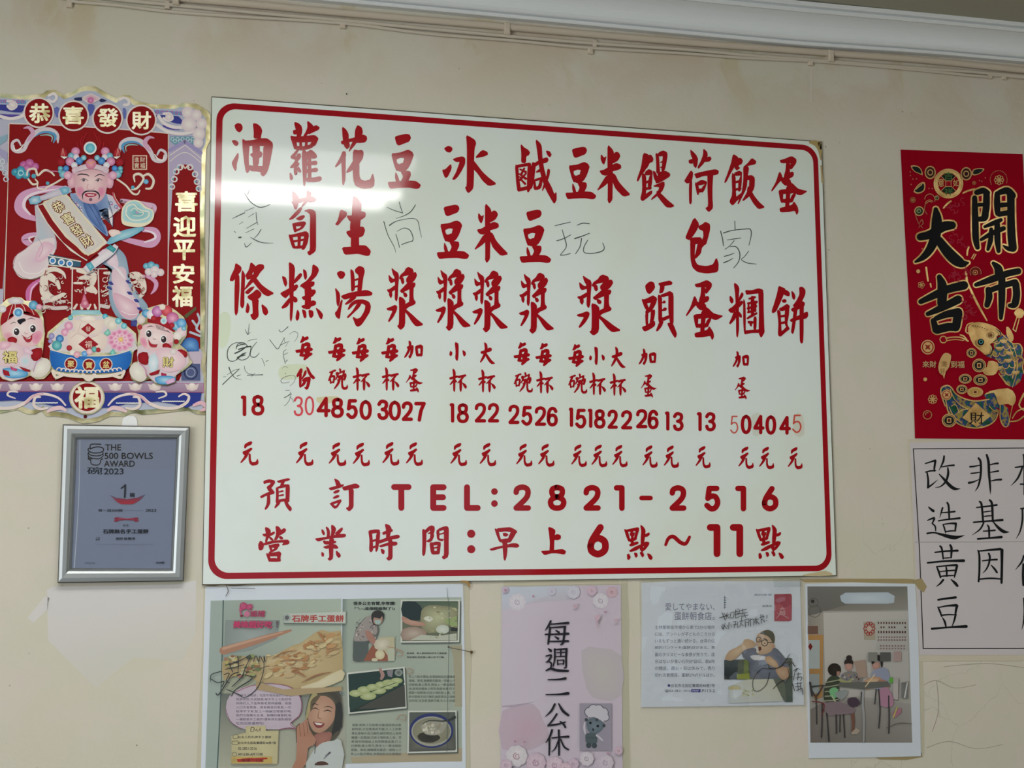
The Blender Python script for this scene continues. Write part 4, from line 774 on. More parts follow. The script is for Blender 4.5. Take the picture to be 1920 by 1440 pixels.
for x, y, r in ((1160,165,24),(1200,158,30),(1240,170,24)): a.disc(x, y, r, '3f97b4', 'a0d4dc')
for x, y, r in ((1180,210,30),(1230,200,36),(1275,215,30),(1225,230,28)): a.disc(x, y, r, 'dcc4cc', 'f0e4e0')
a.scatter('cloud', 'print', dp)
# pink ribbons flying round the figure
a = Art('T', D + 0.0018)
a.pen('560 900 20 420 905 50 280 925 60 180 970 70 150 1050 75 190 1110 60 300 1150 34', 'd8a2c4'); a.pen('480 905 8 300 935 18 210 980 24 190 1050 26 240 1110 12', 'f0dce6')
a.pen('300 1260 20 220 1280 40 190 1310 44 240 1345 40 330 1330 20', 'd8a2c4'); a.pen('290 1280 6 230 1300 16 250 1330 10', 'f0dce6')
a.pen('1000 1010 16 960 1000 30 1180 1040 50 1220 1060 50 1200 1120 30', 'dcb4cc'); a.pen('1140 1230 40 1230 1240 50 1250 1300 52 1200 1350 50 1080 1330 46 960 1300 30', 'd8a2c4'); a.pen('1150 1235 10 1220 1260 18 1230 1300 18 1150 1330 12', 'f0e0ea')
a.use('U').pen('340 260 14 270 310 40 230 360 44 225 420 40 240 460 20', 'd070a8'); a.pen('320 280 6 255 340 14 240 430 10', 'f0b8d4'); a.pen('1130 240 16 1200 260 30 1240 300 34 1230 350 28 1200 385 8', 'd8a0c0')
a.scatter('ribbon', 'print', dp)
# robe, sleeves, body
a = Art('T', D + 0.0024)
a.grad('270 1020 330 1000 420 960 560 930 600 1000 860 1000 940 1040 930 1100 900 1150 880 1280 850 1400 700 1440 420 1440 330 1400 290 1200', '8c0209', '930c18', 2)
a.grad('275 1040 330 1060 370 1140 420 1240 450 1330 430 1420 330 1440 210 1430 230 1380 290 1260', 'cfc4cc', 'b8c4cc', 2)
a.use('U')
a.grad('430 0 430 60 395 120 370 200 310 250 230 268 150 250 105 170 120 90 190 40 260 -20 420 -60', 'e6d8d8', 'dcc0cc', 3)
a.grad('350 -30 430 0 400 70 330 130 280 120 300 40', 'e0b4c8', 'eed8dc', 3)
a.line('150 130 190 210 290 225 360 180', 5, 'f6f0ec')
a.grad('380 85 400 70 560 105 640 130 640 170 520 172 390 150', '2f5a72', '4a6f86', 1)
for x, y in ((418,122),(487,136),(553,146)): a.disc(x, y, 27, 'eef0f0'); a.disc(x, y, 17, '2a6ab4', '5aa0dc')
a.line('385 82 640 128', 9, 'e8dccc'); a.line('385 155 640 185', 9, 'e8dccc')
a.line('104 175 130 220 190 258 260 270 330 245 380 200', 4, '8a8478'); a.line('105 170 130 80 200 30 270 -30', 4, 'a8707c'); a.line('300 -60 340 20 310 90', 4, 'b890a4')
a.build('robe', 'print', dp)
# table front, dragons
a = Art('U', D + 0.0026)
a.blend('580 185 790 185 790 520 570 520', ('8c0209', '8c0209', '8c0209', '8c0209'))
a.line('575 190 570 540', 10, 'eadcd0', False); a.line('780 190 790 540', 10, 'eadcd0', False); a.line('560 186 870 186', 9, 'eadcd0', False)
a.grad('580 515 790 515 820 560 560 560', '8ec4cc', 'b4d8e0', 1)
CR = 'e9dbcd'
a.pen('330 240 20 380 200 40 440 190 36 500 220 26 520 260 10;350 260 60 350 320 70 360 380 70 430 420 40 500 390 30 525 385 6;400 250 60 450 290 40 470 340 24;340 420 30 400 440 24 480 400 20;620 200 30 700 210 60 740 250 60 730 310 40;640 260 26 700 250 50;700 350 40 730 350 60 760 370 30;590 300 16 650 300 20;830 220 20 870 220 26;820 400 24 860 380 20;1030 240 40 1090 240 60 1130 300 60 1140 370 40 1110 410 26;1050 300 20 1080 290 24', CR)
a.pen('365 200 8 355 240 8;300 290 5 330 330 5;480 250 6 440 260 6;420 330 6 400 370 8;690 230 8 720 240 6;1090 280 8 1100 320 8', 'a04048')
a.pen('350 450 24 380 440 30;480 450 30 510 445 24;300 500 24 360 490 30 440 500 30 520 495 30 560 500 20;800 480 30 860 490 30;350 440 10 350 470 10', 'd8c8c4')
a.pen('590 500 20 610 470 16;650 500 24 640 470 10;700 500 24 720 470 12;760 500 20 750 470 12', CR)
a.grad('640 480 650 440 670 380 690 440 712 480 676 500', 'c85a80', 'e8a8b8', 2); a.disc(676, 460, 26, 'c05878', 'f0b8c4')
a.pen('670 330 10 680 380 14', 'dcb0b8')
random.seed(21)
for k in range(95):
    x, y = random.choice([(random.uniform(330,540), random.uniform(190,420)), (random.uniform(330,560), random.uniform(430,520)), (random.uniform(600,780), random.uniform(200,370)), (random.uniform(1035,1140), random.uniform(230,400)), (random.uniform(810,870), random.uniform(210,520))])
    a0 = random.uniform(0, 360); a.ring(x, y, random.uniform(9, 20), random.uniform(4, 7), random.choice(['efe2d4','d8c6c0','e8d6c6','8c0209']), a0=a0, a1=a0+random.uniform(120, 260), n=8)
a.build('altar_cloth', 'print', dp)
# wide sash hanging at the right
a = Art('U', D + 0.003)
a.grad('780 60 900 10 980 60 1010 130 1030 250 1060 330 1130 420 1180 500 1100 520 1120 600 1010 590 920 560 870 440 860 300 880 180 820 150', '8ea4b8', 'b8c8d4', 2)
a.grad('890 200 960 170 1000 200 1010 290 1060 400 1110 480 1090 560 1040 590 980 570 940 520 900 430 890 320', 'dcc0cc', 'f0dcde', 3)
a.grad('900 380 1000 410 1090 470 1095 540 1040 580 980 560 930 500', 'd8a8bc', 'f0d8dc', 3)
a.line('960 520 1030 550 1090 545', 4, 'f8f0f0')
for x, y, t in ((1020,290,0),(1030,380,0),(1085,440,0),(880,300,0),(870,340,0),(1110,505,0)): a.pen('%g %g 10 %g %g 26 %g %g 8' % (x-18, y-8, x, y, x+18, y+10), '3a3f8c')
a.grad('770 60 850 20 900 30 930 90 940 180 870 160 820 100', 'e4ccd8', 'f0dce4', 2)
a.grad('1040 600 1100 590 1110 650 1040 640', '3c3a80', '5058a0', 1)
for k in range(5): a.line([(905+k*14, 170+k*16), (960+k*8, 200+k*16)], 5, 'f2eeee')
a.build('sash', 'print', dp)
# upper body: collar, beard, face, crown
a = Art('T', D + 0.0032)
a.grad('560 960 600 940 860 950 930 1000 960 1060 900 1110 800 1140 760 1190 700 1180 640 1090 590 1030', 'd8ccd6', 'a8bcd4', 2)
for x, y in ((600,1010),(640,1050),(880,1020),(830,1060),(800,1090),(760,1060),(920,1050),(690,1130)): a.ring(x, y, 12, 6, '5a86b8'); a.disc(x+10, y+10, 7, 'c86a98')
a.pen('790 1150 10 860 1140 10 910 1100 10 945 1070 10', 'f0e8dc')
a.grad('640 960 560 940 570 990 640 1040 660 1100 700 1160 760 1210 830 1270 860 1280 840 1200 800 1130 840 1060 880 1100 890 1200 880 1110 860 1000 840 940 800 960 760 1000 720 990', '8fa4c8', '5a78ac', 2)
a.grad('660 1010 700 1000 760 1030 790 1090 800 1160 850 1270 790 1230 720 1160 680 1090', '4a68a0', '6f8cc0', 2)
a.poly('860 1050 895 1120 893 1210 865 1140', 'e8e4e8', 1)
for q_ in ('570 990 620 1050 690 1150 760 1215 850 1285', '860 1000 895 1120 895 1210', '690 1010 740 1090 800 1200', '720 1000 770 1080 830 1190'): a.line(q_, 4, '2c3c68')
a.line('800 1148 870 1140 915 1100 945 1070', 5, '4a1420'); a.build('beard_and_collar', 'print', dp)
a = Art('T', D + 0.0042)
SK = 'ecc4c8'
for m in (0, 1):
    f_ = (lambda s: s) if not m else (lambda s: [(1438-x, y) for x, y in pairs(s)])
    a.grad(f_('590 780 550 800 535 850 550 900 580 900 600 880'), 'd89ab0', 'f0c8cc', 2)
a.grad('600 760 660 745 780 748 845 770 850 850 842 930 815 985 770 1018 715 1025 660 1010 615 970 595 900 592 820', 'dcaab4', 'f2d6d2', 3, ctr=(720, 850))
a.grad('610 900 650 890 670 930 640 965 612 950', 'e0a0b4', 'dd86a6', 3); a.grad('790 895 830 900 832 945 800 970 775 935', 'e0a0b4', 'dd86a6', 3)
a.pen('615 800 4 640 790 10 690 795 8 710 808 3;752 812 3 790 792 8 835 805 3', '1c1a22')
a.pen('640 838 3 665 826 6 700 842 3;755 842 3 785 826 6 812 840 3', '4a4048'); a.disc(664, 838, 10, '3a3a44'); a.disc(776, 838, 10, '3a3a44'); a.disc(661, 835, 3, 'f0f0f0'); a.disc(773, 835, 3, 'f0f0f0')
a.line('700 870 690 905 712 915 738 912 748 900', 4, 'c88898')
a.pen('720 925 8 680 928 12 655 955 10 658 990 4;720 925 8 760 928 12 788 955 10 785 990 4', '2a242c')
a.poly('672 950 700 940 765 945 760 962 720 972 685 968', 'b02c48', 2); a.poly('690 950 752 952 745 960 700 960', 'f4e8e8', 1)
a.disc(720, 992, 13, '7a5a70')
a.build('face', 'print', dp)
a = Art('T', D + 0.0048)
for m in (0, 1):
    X = (lambda x: x) if not m else (lambda x: 1436-x)
    a.line([(X(690), 460+10*0), (X(655), 540), (X(670), 590)], 4, 'c02030'); a.line([(X(655), 490), (X(640), 540), (X(660), 600)], 4, 'c02030'); a.line([(X(610), 540), (X(625), 590), (X(650), 630)], 4, 'c02030')
    a.grad([(X(475), 640), (X(480), 600), (X(500), 578), (X(530), 605), (X(535), 645), (X(505), 658)], 'a01420', 'c83040', 1)
    for k in range(3): a.line([(X(485+k*14), 650), (X(500), 582)], 2, 'e0b0a0')
    a.poly([(X(480), 648), (X(540), 652), (X(510), 670)], 'f0ece4')
    for x, y, r, c, d in ((485,695,32,'900a16','b02030'),(500,790,30,'5aa0b8','a8d4dc'),(525,745,24,'2a6ab4','6fb0e4'),(480,745,20,'3a94a8','9ad4d8'),(475,770,14,'3a94a8','9ad4d8'),
         (540,800,34,'d894b4','f0ccd8'),(600,610,34,'d07aa8','eebcd4'),(565,645,26,'4a9ab4','a8d8e0'),(605,655,24,'d8c8d4','f4eef0'),(555,690,34,'cc74a0','f0b4cc'),
         (630,685,30,'2a68b0','70b4e4'),(590,720,26,'d8d0dc','f6f2f2'),(665,660,22,'58a4bc','c0e4e8'),(600,760,30,'d8b0c0','f0dce0')): a.disc(X(x), y, r, c, d)
a.grad('600 745 640 720 720 705 800 720 850 745 850 775 790 752 720 745 650 752 600 775', 'd8c0cc', 'f0dce0', 2)
a.grad('680 700 700 675 720 668 745 675 765 700 750 740 720 750 690 740', 'd07090', 'eeb0c0', 2); a.line('690 690 720 705 750 690', 8, 'e8a060')
a.disc(716, 583, 52, 'f0ece8'); a.disc(716, 583, 38, '58aec8', '8cd4d8')
a.build('jewelled_crown', 'print', dp)
# scroll with the four characters
a = Art('T', D + 0.0052)
a.grad('330 960 520 880 560 900 570 930 530 950 340 1000 250 1020 240 980', 'b8b4c8', 'dcd4dc', 1)
a.grad('225 990 260 965 310 960 330 1010 290 1030 240 1030', '5fa8c4', 'd0e0e4', 1); a.grad('470 905 510 890 550 900 548 940 500 955', '58a4c4', 'a8d4e0', 1)
a.poly('290 1040 530 950 600 1040 700 1150 860 1340 700 1460 690 1480 560 1400 420 1250 330 1120', 'e6dcce', 1)
a.poly('300 1040 340 1030 420 1160 520 1290 650 1400 700 1440 850 1340 862 1352 700 1475 640 1440 500 1330 380 1180', '8c0209', 1)
a.poly('340 1010 520 955 590 1040 690 1160 825 1330 700 1430 600 1350 480 1220 400 1110', 'd8d0c8', 1)
a.line('345 1012 520 958 590 1040 690 1160 822 1330 700 1430 600 1350 480 1220 400 1110 345 1012', 7, 'e8d8b0')
a.poly('385 1030 470 990 530 1060 640 1180 775 1340 720 1380 640 1330 520 1200 430 1100', 'e0d6c8', 1)
for ch, cx, cy_ in (('恭',465,1050),('喜',540,1145),('發',610,1235),('財',688,1320)):
    ux, uy = 0.80, -0.42; vx, vy = 0.58, 0.80; s = 100
    for bd, col in ((0.07, '6e1418'), (0.012, 'f0e8b8')):
        k = s*(1.08 if bd > 0.05 else 0.95); x0, y0 = cx-(ux+vx)*k/2, cy_-(uy+vy)*k/2
        a.text(ch, x0, y0, 0, 0, col, bd, q=((x0+ux*k, y0+uy*k), (x0+vx*k, y0+vy*k)))
a.use('U').grad('660 180 690 150 860 30 910 -10 940 10 920 60 740 190 700 215', 'dcd4dc', 'ece4e6', 1)
a.grad('840 20 880 -5 925 30 900 60', '2a8a98', '58b4b4', 1); a.grad('680 150 720 130 750 175 715 205', '3a9ab4', '88ccd0', 1)
a.line('690 235 760 195 900 75 935 25', 5, '4a5a78'); a.build('hand_scroll', 'print', dp)
# hands and ruyi
a = Art('T', D + 0.0056)
a.grad('850 1330 900 1270 1000 1230 1120 1210 1140 1230 1040 1290 940 1320 870 1350', '70b0c8', 'b0d8e0', 2)
a.grad('860 1250 885 1230 940 1235 960 1260 920 1275 890 1290', 'f0d0c8', 'f8e4dc', 2)
a.pen('895 935 8 905 970 14 930 1010 18 960 1050 20 985 1070 12', 'c84858'); a.line('905 940 920 985 950 1030', 4, 'f0dcc8')
a.poly('965 1090 990 1030 1050 995 1110 1005 1160 1050 1215 1075 1222 1130 1190 1180 1120 1210 1030 1205 970 1180', 'f0e4c8', 3)
a.grad('975 1090 1000 1035 1050 1005 1105 1015 1150 1060 1205 1080 1210 1125 1180 1165 1110 1180 1020 1170 980 1150', 'b8dcdc', '6ab4bc', 3)
a.line('1000 1100 1010 1050 1060 1030 1090 1060 1130 1080 1180 1090 1175 1130 1110 1155 1040 1150 1000 1110', 9, 'f4ecd8'); a.line('1040 1080 1070 1060 1100 1090 1140 1095 1120 1120 1060 1120', 6, 'f4ecd8'); a.disc(1088, 1096, 12, 'b0a0b8')
a.build('ruyi_sceptre', 'print', dp)
# treasure basin with ingots and flower: a raised die-cut layer
slab('basin_backing', '395 850 420 760 370 730 380 690 440 640 510 580 580 560 640 550 830 550 940 580 1010 640 1080 700 1090 780 1060 850 1045 950 985 990 975 1060 940 1060 900 1040 740 1060 735 1080 680 1085 665 1060 500 1040 440 1070 418 1010 390 930', D+0.003, D+0.0068, 'foil', dp, 'U')
a = Art('U', D + 0.0070)
a.grad('410 840 430 760 390 730 450 660 520 590 590 570 640 560 820 560 930 590 1000 650 1070 710 1075 780 1040 850', 'dcd4d4', 'e6ccd0', 2)
for x, y, r, c, d in ((475,742,32,'1f5fa0','7ab8e8'),(452,795,40,'2c94a0','90d4d0'),(545,640,34,'d884ac','f4d0dc'),(515,690,30,'d884ac','f4d0dc'),(590,830,0,'',''),
     (835,565,22,'2a9cb8','90dce8'),(560,575,20,'40a0b0','a0dcd8'),(860,610,40,'e0d4c4','f0e8dc'),(890,630,40,'e0d4c4','f4ece0'),(940,600,26,'50b0c0','b0e4e8'),(985,640,24,'50b0c0','b0e4e8'),(410,720,24,'8880b8','c0b8dc'),(400,760,18,'8880b8','c0b8dc')):
    if r: a.disc(x, y, r, c, d)
a.grad('580 600 600 590 700 600 815 590 820 640 800 690 740 712 660 712 600 690 580 640', 'e8d4c8', 'f4e8dc', 2); a.grad('640 590 660 565 700 556 740 565 760 590 700 605', 'f0e0d4', 'faf2e8', 2)
a.grad('535 700 570 680 620 690 700 730 790 700 830 700 850 730 840 800 790 845 620 845 560 820 540 770', 'e8d4c8', 'f4e8dc', 2)
a.line('640 620 620 690', 4, 'd8b8b0'); a.line('560 740 620 700 700 735 780 712', 5, 'd8b8b0')
for x, y, r in ((700,664,58),(702,785,80)):
    a.poly([(x, y-r*0.78), (x+r, y), (x, y+r*0.78), (x-r, y)], 'a01420')
    a.text('發' if y < 700 else '福', x-r*0.34, y-r*0.34, x+r*0.36, y+r*0.34, 'f0d8c8', 0.0)
for k in range(11):
    t = 2*math.pi*k/11
    a.grad([(960+math.cos(t+s)*R_, 752+math.sin(t+s)*R_*0.82) for s, R_ in ((-.28,50),(-.32,95),(0,112),(.32,95),(.28,50))], 'f0c0d4', 'd8689c', 1)
for k in range(8):
    t = 2*math.pi*k/8+.2
    a.grad([(958+math.cos(t+s)*R_, 748+math.sin(t+s)*R_*0.8) for s, R_ in ((-.3,18),(-.4,52),(0,66),(.4,52),(.3,18))], 'f8dce4', 'e080ac', 1)
a.disc(960, 748, 20, 'e8b070', 'f4dc90')
a.grad('820 700 860 660 880 700 850 720', '60b8a8', 'b0e0d0', 1); a.grad('870 850 900 820 920 860 890 880', '50b0a8', 'a0dcd0', 1); a.grad('1000 860 1040 830 1050 860', '60b8a8', 'b0e0d0', 1)
a.grad('400 830 430 850 600 885 760 890 900 880 1030 840 1045 900 1030 950 1000 990 900 1010 720 1015 520 1005 430 985 400 920', '1c62b4', '3f92de', 2)
a.line('405 840 560 880 720 890 900 882 1030 845', 14, '2a70c0'); a.line('400 828 560 868 720 878 900 870 1035 832', 7, 'e4dccc')
for x, y, r, c, d in ((550,815,22,'a01420','c83a44'),(575,850,22,'e8dcd0','f8f4ee'),(610,868,26,'e09aa8','f4ccd4'),(672,862,24,'3a8cd0','9ccef0'),(712,845,26,'e0a8b4','f6dcdc'),(748,825,22,'3f9c9c','90d4cc'),(780,830,18,'a01420','c83a44')): a.disc(x, y, r, c, d)
for (x, y), ch in zip(((562,942),(706,950),(842,945)), '聚寶盆'):
    a.disc(x, y, 52, 'e8dcd0'); a.disc(x, y, 45, '8c0209'); a.text(ch, x-26, y-26, x+28, y+28, 'e8d890', 0.015)
for k in range(15):
    x = 470+k*34; y = 990+22*math.sin((k+0.5)/15*math.pi)
    a.ring(x, y, 20, 8, 'efe6dc', a0=180, a1=360)
a.pen('420 1000 30 445 1050 20 500 1025 30;985 1000 26 960 1050 20 900 1030 30;660 1030 30 705 1065 36 750 1030 30;430 1010 20 560 1035 26 700 1040 26 850 1038 26 970 1010 20', 'ecdccc')
a.build('treasure_basin', 'print', dp)
# the two children
def child(dx, flip, lab):
    F = (lambda s: [(x+dx if not flip else dx-x, y+(0 if not flip else 0)) for x, y in pairs(s)])
    Xp = (lambda x: x+dx if not flip else dx-x)
    return F, Xp
slab('child_backing', '-120 560 -60 500 10 470 50 430 100 410 170 415 200 440 270 440 320 490 345 580 355 700 345 790 340 850 330 890 380 900 410 950 400 1010 350 1060 290 1065 240 1035 180 1060 90 1080 20 1060 -40 1000 -140 980 -180 860 -140 760', D+0.003, D+0.0074, 'foil', dp, 'U')
a = Art('U', D + 0.0076)
a.grad('-150 760 -60 760 60 800 250 800 335 820 330 890 270 960 200 1050 90 1070 20 1050 -60 980 -150 960', 'dcd0d8', 'e8dce0', 2)
a.grad('10 560 60 500 150 500 250 520 320 570 345 650 335 730 290 790 220 815 140 800 60 760 15 690', 'e8c0c4', 'f4e4e0', 3, ctr=(180, 660))
a.grad('260 700 320 680 335 730 290 785 255 760', 'e8a8b8', 'e08aa8', 3); a.grad('30 700 80 690 100 730 70 755 40 740', 'e8b8c0', 'e09ab0', 3)
a.grad('5 640 10 560 40 500 100 465 170 460 240 490 300 540 315 580 250 540 180 520 100 540 40 600', '980c18', 'b01c28', 2)
for p_ in ('60 600 80 530 100 470', '110 545 120 500 120 462', '200 525 190 490 165 460', '270 550 250 510 215 475'): a.line(p_, 4, 'f0e0d0')
a.grad('60 440 100 415 160 420 190 445 160 465 90 465', 'd0c4cc', 'f0ece8', 2); a.disc(265, 475, 36, '3a8cb8', '9ad0e4'); a.disc(310, 490, 24, 'd894b0', 'f0c8d4'); a.disc(20, 505, 30, 'd0c8d0', 'f0ecec')
a.disc(145, 535, 42, 'd8dce4'); a.disc(145, 535, 30, '2f86c0', '9ad4f0')
a.poly('135 600 160 585 195 580 205 600 180 612 160 630', '1a1a24', 2)
a.pen('85 625 3 110 610 5 128 618 2;215 590 2 250 578 5 275 590 2', '2a2028')
for x, y in ((130,685),(260,660)): a.disc(x, y, 30, 'f6f2f2', ry=36); a.disc(x+2, y+2, 22, '3a2a30', ry=28); a.disc(x-4, y-8, 7, 'ffffff')
a.line('195 690 205 705 218 698', 4, 'c88890')
a.poly('180 720 220 735 252 712 255 745 235 770 205 765', 'b02838', 2); a.poly('195 728 220 740 245 722 240 740 210 745', 'f8f0ee', 1); a.line('175 715 215 740 262 705', 4, '8a2030')
a.grad('60 740 100 725 135 745 125 775 70 780', '8c0209', 'b82430', 2)
a.grad('250 830 330 815 335 880 290 920 250 900', '900a14', 'a81824', 2); a.grad('200 800 260 850 240 870 190 850', 'e0b8cc', 'f0d8e0', 2)
a.grad('-40 800 40 770 140 780 190 850 180 920 120 960 20 960 -40 920', 'e4c4cc', 'f0e0dc', 3); a.grad('0 770 60 760 90 790 40 830 -10 820', 'e0a8bc', 'f4d4dc', 2)
a.disc(200, 920, 46, 'e8d4dc', 'b8dce0'); a.grad('150 960 240 990 240 1005 190 1000', '8c0209', 'b02030', 1)
for bd, col in ((0.07, '3c2c14'), (0.02, 'e8d890')): a.text('福', 20-bd*60, 840-bd*60, 135+bd*60, 935+bd*60, col, bd)
a.grad('20 980 120 975 220 1010 200 1045 110 1055 40 1040', '3a94cc', 'b4dcec', 2); a.grad('20 985 70 1000 80 1040 30 1030', '980c18', 'b01c28', 1); a.grad('80 960 140 985 130 1000 90 990', 'b8305c', 'd86090', 1)
a.grad('260 980 290 920 350 895 395 920 400 980 350 1040 290 1050 240 1030', 'ddd4c8', 'f0ece0', 3); a.line('265 1000 290 930 330 905', 10, 'c8a0c0')
a.build('child_figure', 'print', dp)
slab('child_backing', '1085 640 1100 560 1140 510 1200 490 1270 470 1330 475 1400 520 1460 570 1490 640 1480 720 1430 790 1480 830 1505 900 1530 930 1500 960 1450 1000 1400 1030 1395 1090 1330 1115 1240 1105 1190 1060 1100 1095 1040 1060 1025 980 1060 930 1095 920 1090 800 1100 700', D+0.003, D+0.0074, 'foil', dp, 'U')
a = Art('U', D + 0.0076)
a.grad('1100 800 1200 800 1300 840 1430 820 1480 850 1500 930 1440 990 1390 1040 1330 1100 1230 1090 1150 1000 1095 930', 'dcc8d0', 'e8dce0', 2)
a.grad('1110 700 1130 640 1200 620 1300 640 1370 690 1375 760 1350 810 1290 835 1200 840 1140 810 1112 760', 'e8c0c4', 'f4e4e0', 3, ctr=(1240, 730))
a.grad('1115 740 1150 735 1170 790 1150 810 1120 780', 'e8a8b8', 'e08aa8', 3); a.grad('1320 790 1365 770 1370 800 1330 825', 'e8a8b8', 'e08aa8', 3)
a.grad('1170 610 1190 560 1260 560 1340 610 1390 650 1385 690 1330 660 1250 625', '900a14', 'b02030', 2)
for x, y, r, c, d in ((1160,540,34,'2a80b8','9ad0ec'),(1200,550,36,'d8d0d8','f8f4f4'),(1250,525,44,'b050a0','e8b0d4'),(1325,520,44,'c02c3c','e87880'),(1370,580,50,'c05090','f0b4cc'),(1400,640,36,'3a9cc0','b4e0ec'),
     (1300,600,26,'d8e4e8','88c8d0'),(1440,620,40,'3a8cc8','a8d8f0'),(1120,590,34,'d8c8c8','f0e4dc'),(1220,580,22,'a01420','c83a48'),(1365,635,22,'a01420','c83a48'),(1440,690,40,'e0c0cc','f4e4e4'),(1410,720,34,'e8dcd4','f8f0ec'),(1290,490,24,'e8d8c8','f4ece0'),(1460,660,18,'3a9cc0','b4e0ec'),(1400,765,20,'8c0209','b82430'),(1110,650,20,'a01420','c83a48')): a.disc(x, y, r, c, d)
for k in range(6): a.line([(1238+k*12, 630+k*3), (1250+k*11, 665+k*3)], 3, '1a1a24')
a.pen('1170 650 2 1195 640 5 1215 645 2;1300 680 2 1330 680 5 1350 695 2', '2a2028')
for x, y in ((1180,700),(1298,745)): a.disc(x, y, 28, 'f6f2f2', ry=34); a.disc(x+2, y+2, 21, '3a2a30', ry=27); a.disc(x-4, y-8, 7, 'ffffff')
a.line('1215 735 1225 748 1238 742', 4, 'c88890')
a.poly('1180 755 1205 785 1245 790 1240 808 1205 808 1185 790', 'b02838', 2); a.line('1178 750 1205 785 1252 788', 4, '8a2030')
a.grad('1290 790 1320 775 1360 800 1350 825 1300 820', '8c0209', 'b82430', 2); a.grad('1400 840 1440 825 1485 850 1480 890 1430 880', '8c0209', 'b82430', 2)
a.grad('1100 860 1170 850 1180 930 1150 950 1100 920', '900a14', 'a81824', 2)
a.grad('1240 850 1300 810 1400 830 1460 880 1470 940 1400 1000 1300 1000 1250 940', 'e4c0cc', 'f4e4e0', 3); a.grad('1180 900 1230 860 1260 930 1230 1010 1190 990', 'c4dce4', 'e8ecf0', 2)
a.disc(1375, 845, 26, 'd8c8c8', 'f0e8e4')
for bd, col in ((0.07, '3c2c14'), (0.02, 'e8d890')): a.text('財', 1292-bd*60, 888-bd*60, 1382+bd*60, 968+bd*60, col, bd)
a.grad('1180 1020 1230 1000 1270 985 1260 1020 1200 1035', '8c0209', 'b02030', 1); a.grad('1280 1010 1320 1020 1325 1040 1280 1035', '980c30', 'c83060', 1)
a.grad('1230 1050 1300 1035 1390 1045 1385 1085 1320 1105 1250 1095', '3a94cc', 'b4dcec', 2); a.grad('1310 1080 1385 1050 1390 1085 1330 1105', 'd8a0c8', 'e8c8dc', 1)
a.grad('1030 980 1060 935 1110 935 1150 980 1165 1050 1120 1085 1060 1060 1032 1020', 'ddd4c8', 'f0ece0', 3); a.line('1110 940 1150 980 1162 1040', 10, 'd098b8')
a.build('child_figure', 'print', dp)
# bottom band of ingots and blue waves, round good fortune medallion
a = Art('U', D + 0.0022)
a.blend('-250 1085 1620 1095 1620 1170 -250 1160', ('b09ab0', 'b09ab0', 'a08098', 'a08098'))
a.line('-250 1158 1618 1168', 7, '8a4a78', False); a.line('-250 1090 1615 1098 1615 1168', 6, 'b87aa0', False)
for x in (-180,-40,120,285,455,915,1075,1230,1525):
    a.grad([(x-58,1098),(x-30,1108),(x,1102),(x+30,1108),(x+58,1098),(x+40,1145),(x,1158),(x-40,1145)], 'd8c4c4', 'f2e8dc', 1); a.disc(x, 1108, 24, 'e8d8d0', 'faf4ec', ry=14)
a.poly('-260 1165 550 1165 830 1172 1600 1172 1590 1240 1480 1290 1380 1260 1250 1240 1000 1260 880 1290 500 1290 300 1250 120 1230 -260 1250', '2c3a8e', 1)
def sw(s, w_, c='e8d8d2'):
    for m in (0, 1):
        p_ = pairs(s); p_ = p_ if not m else [(1380-x, y) for x, y in p_]
        a.pen(' '.join('%g %g %g' % (x, y, w_*(0.4 + 0.6*math.sin(math.pi*min(1, (i+0.6)/len(p_))))) for i, (x, y) in enumerate(p_)), c)
sw('860 1270 920 1210 1030 1180 1120 1200 1180 1250 1280 1290 1400 1290 1480 1250 1500 1200 1460 1180 1420 1200', 26)
sw('1000 1290 1060 1300 1110 1270 1100 1210 1060 1205', 24); sw('1040 1180 1100 1190 1150 1230 1180 1260', 18, 'dcb0b8'); sw('860 1310 900 1290 960 1300 1000 1320', 34, 'e8c8cc'); sw('1240 1165 1300 1160 1320 1190 1260 1215', 16)
sw('1540 1270 1600 1250 1640 1290 1600 1310', 34, 'e4b8c4')
for k in range(20):
    a.disc(925+k*9, 1252+(k % 3), 5, 'f0f0ec'); a.disc(455-k*9, 1250+(k % 3), 5, 'f0f0ec'); a.disc(1290+k*9, 1240-(k % 2)*2, 5, 'f0f0ec')
a.build('wave_band', 'print', dp)
med = slab('medallion', [(690+math.cos(t*math.pi/18)*142, 1210+math.sin(t*math.pi/18)*135) for t in range(36)], D, D+0.0048, 'foil', dp, 'U')
a = Art('U', D + 0.005); a.disc(690, 1208, 132, 'e6d8cc', n=36, ry=128); a.disc(690, 1206, 112, '8c0209', n=36, ry=110)
a.build('medallion_face', 'print', dp)
a = Art('U', a.off + 0.0004); a.text('福', 590, 1118, 790, 1298, 'e8d49a', 0.035); a.build('gold_character', 'bright_foil', dp)
a = Art('U', 0.004); a.disc(678, 1360, 15, '5a1414'); a.build('pin_head', 'print', dp)
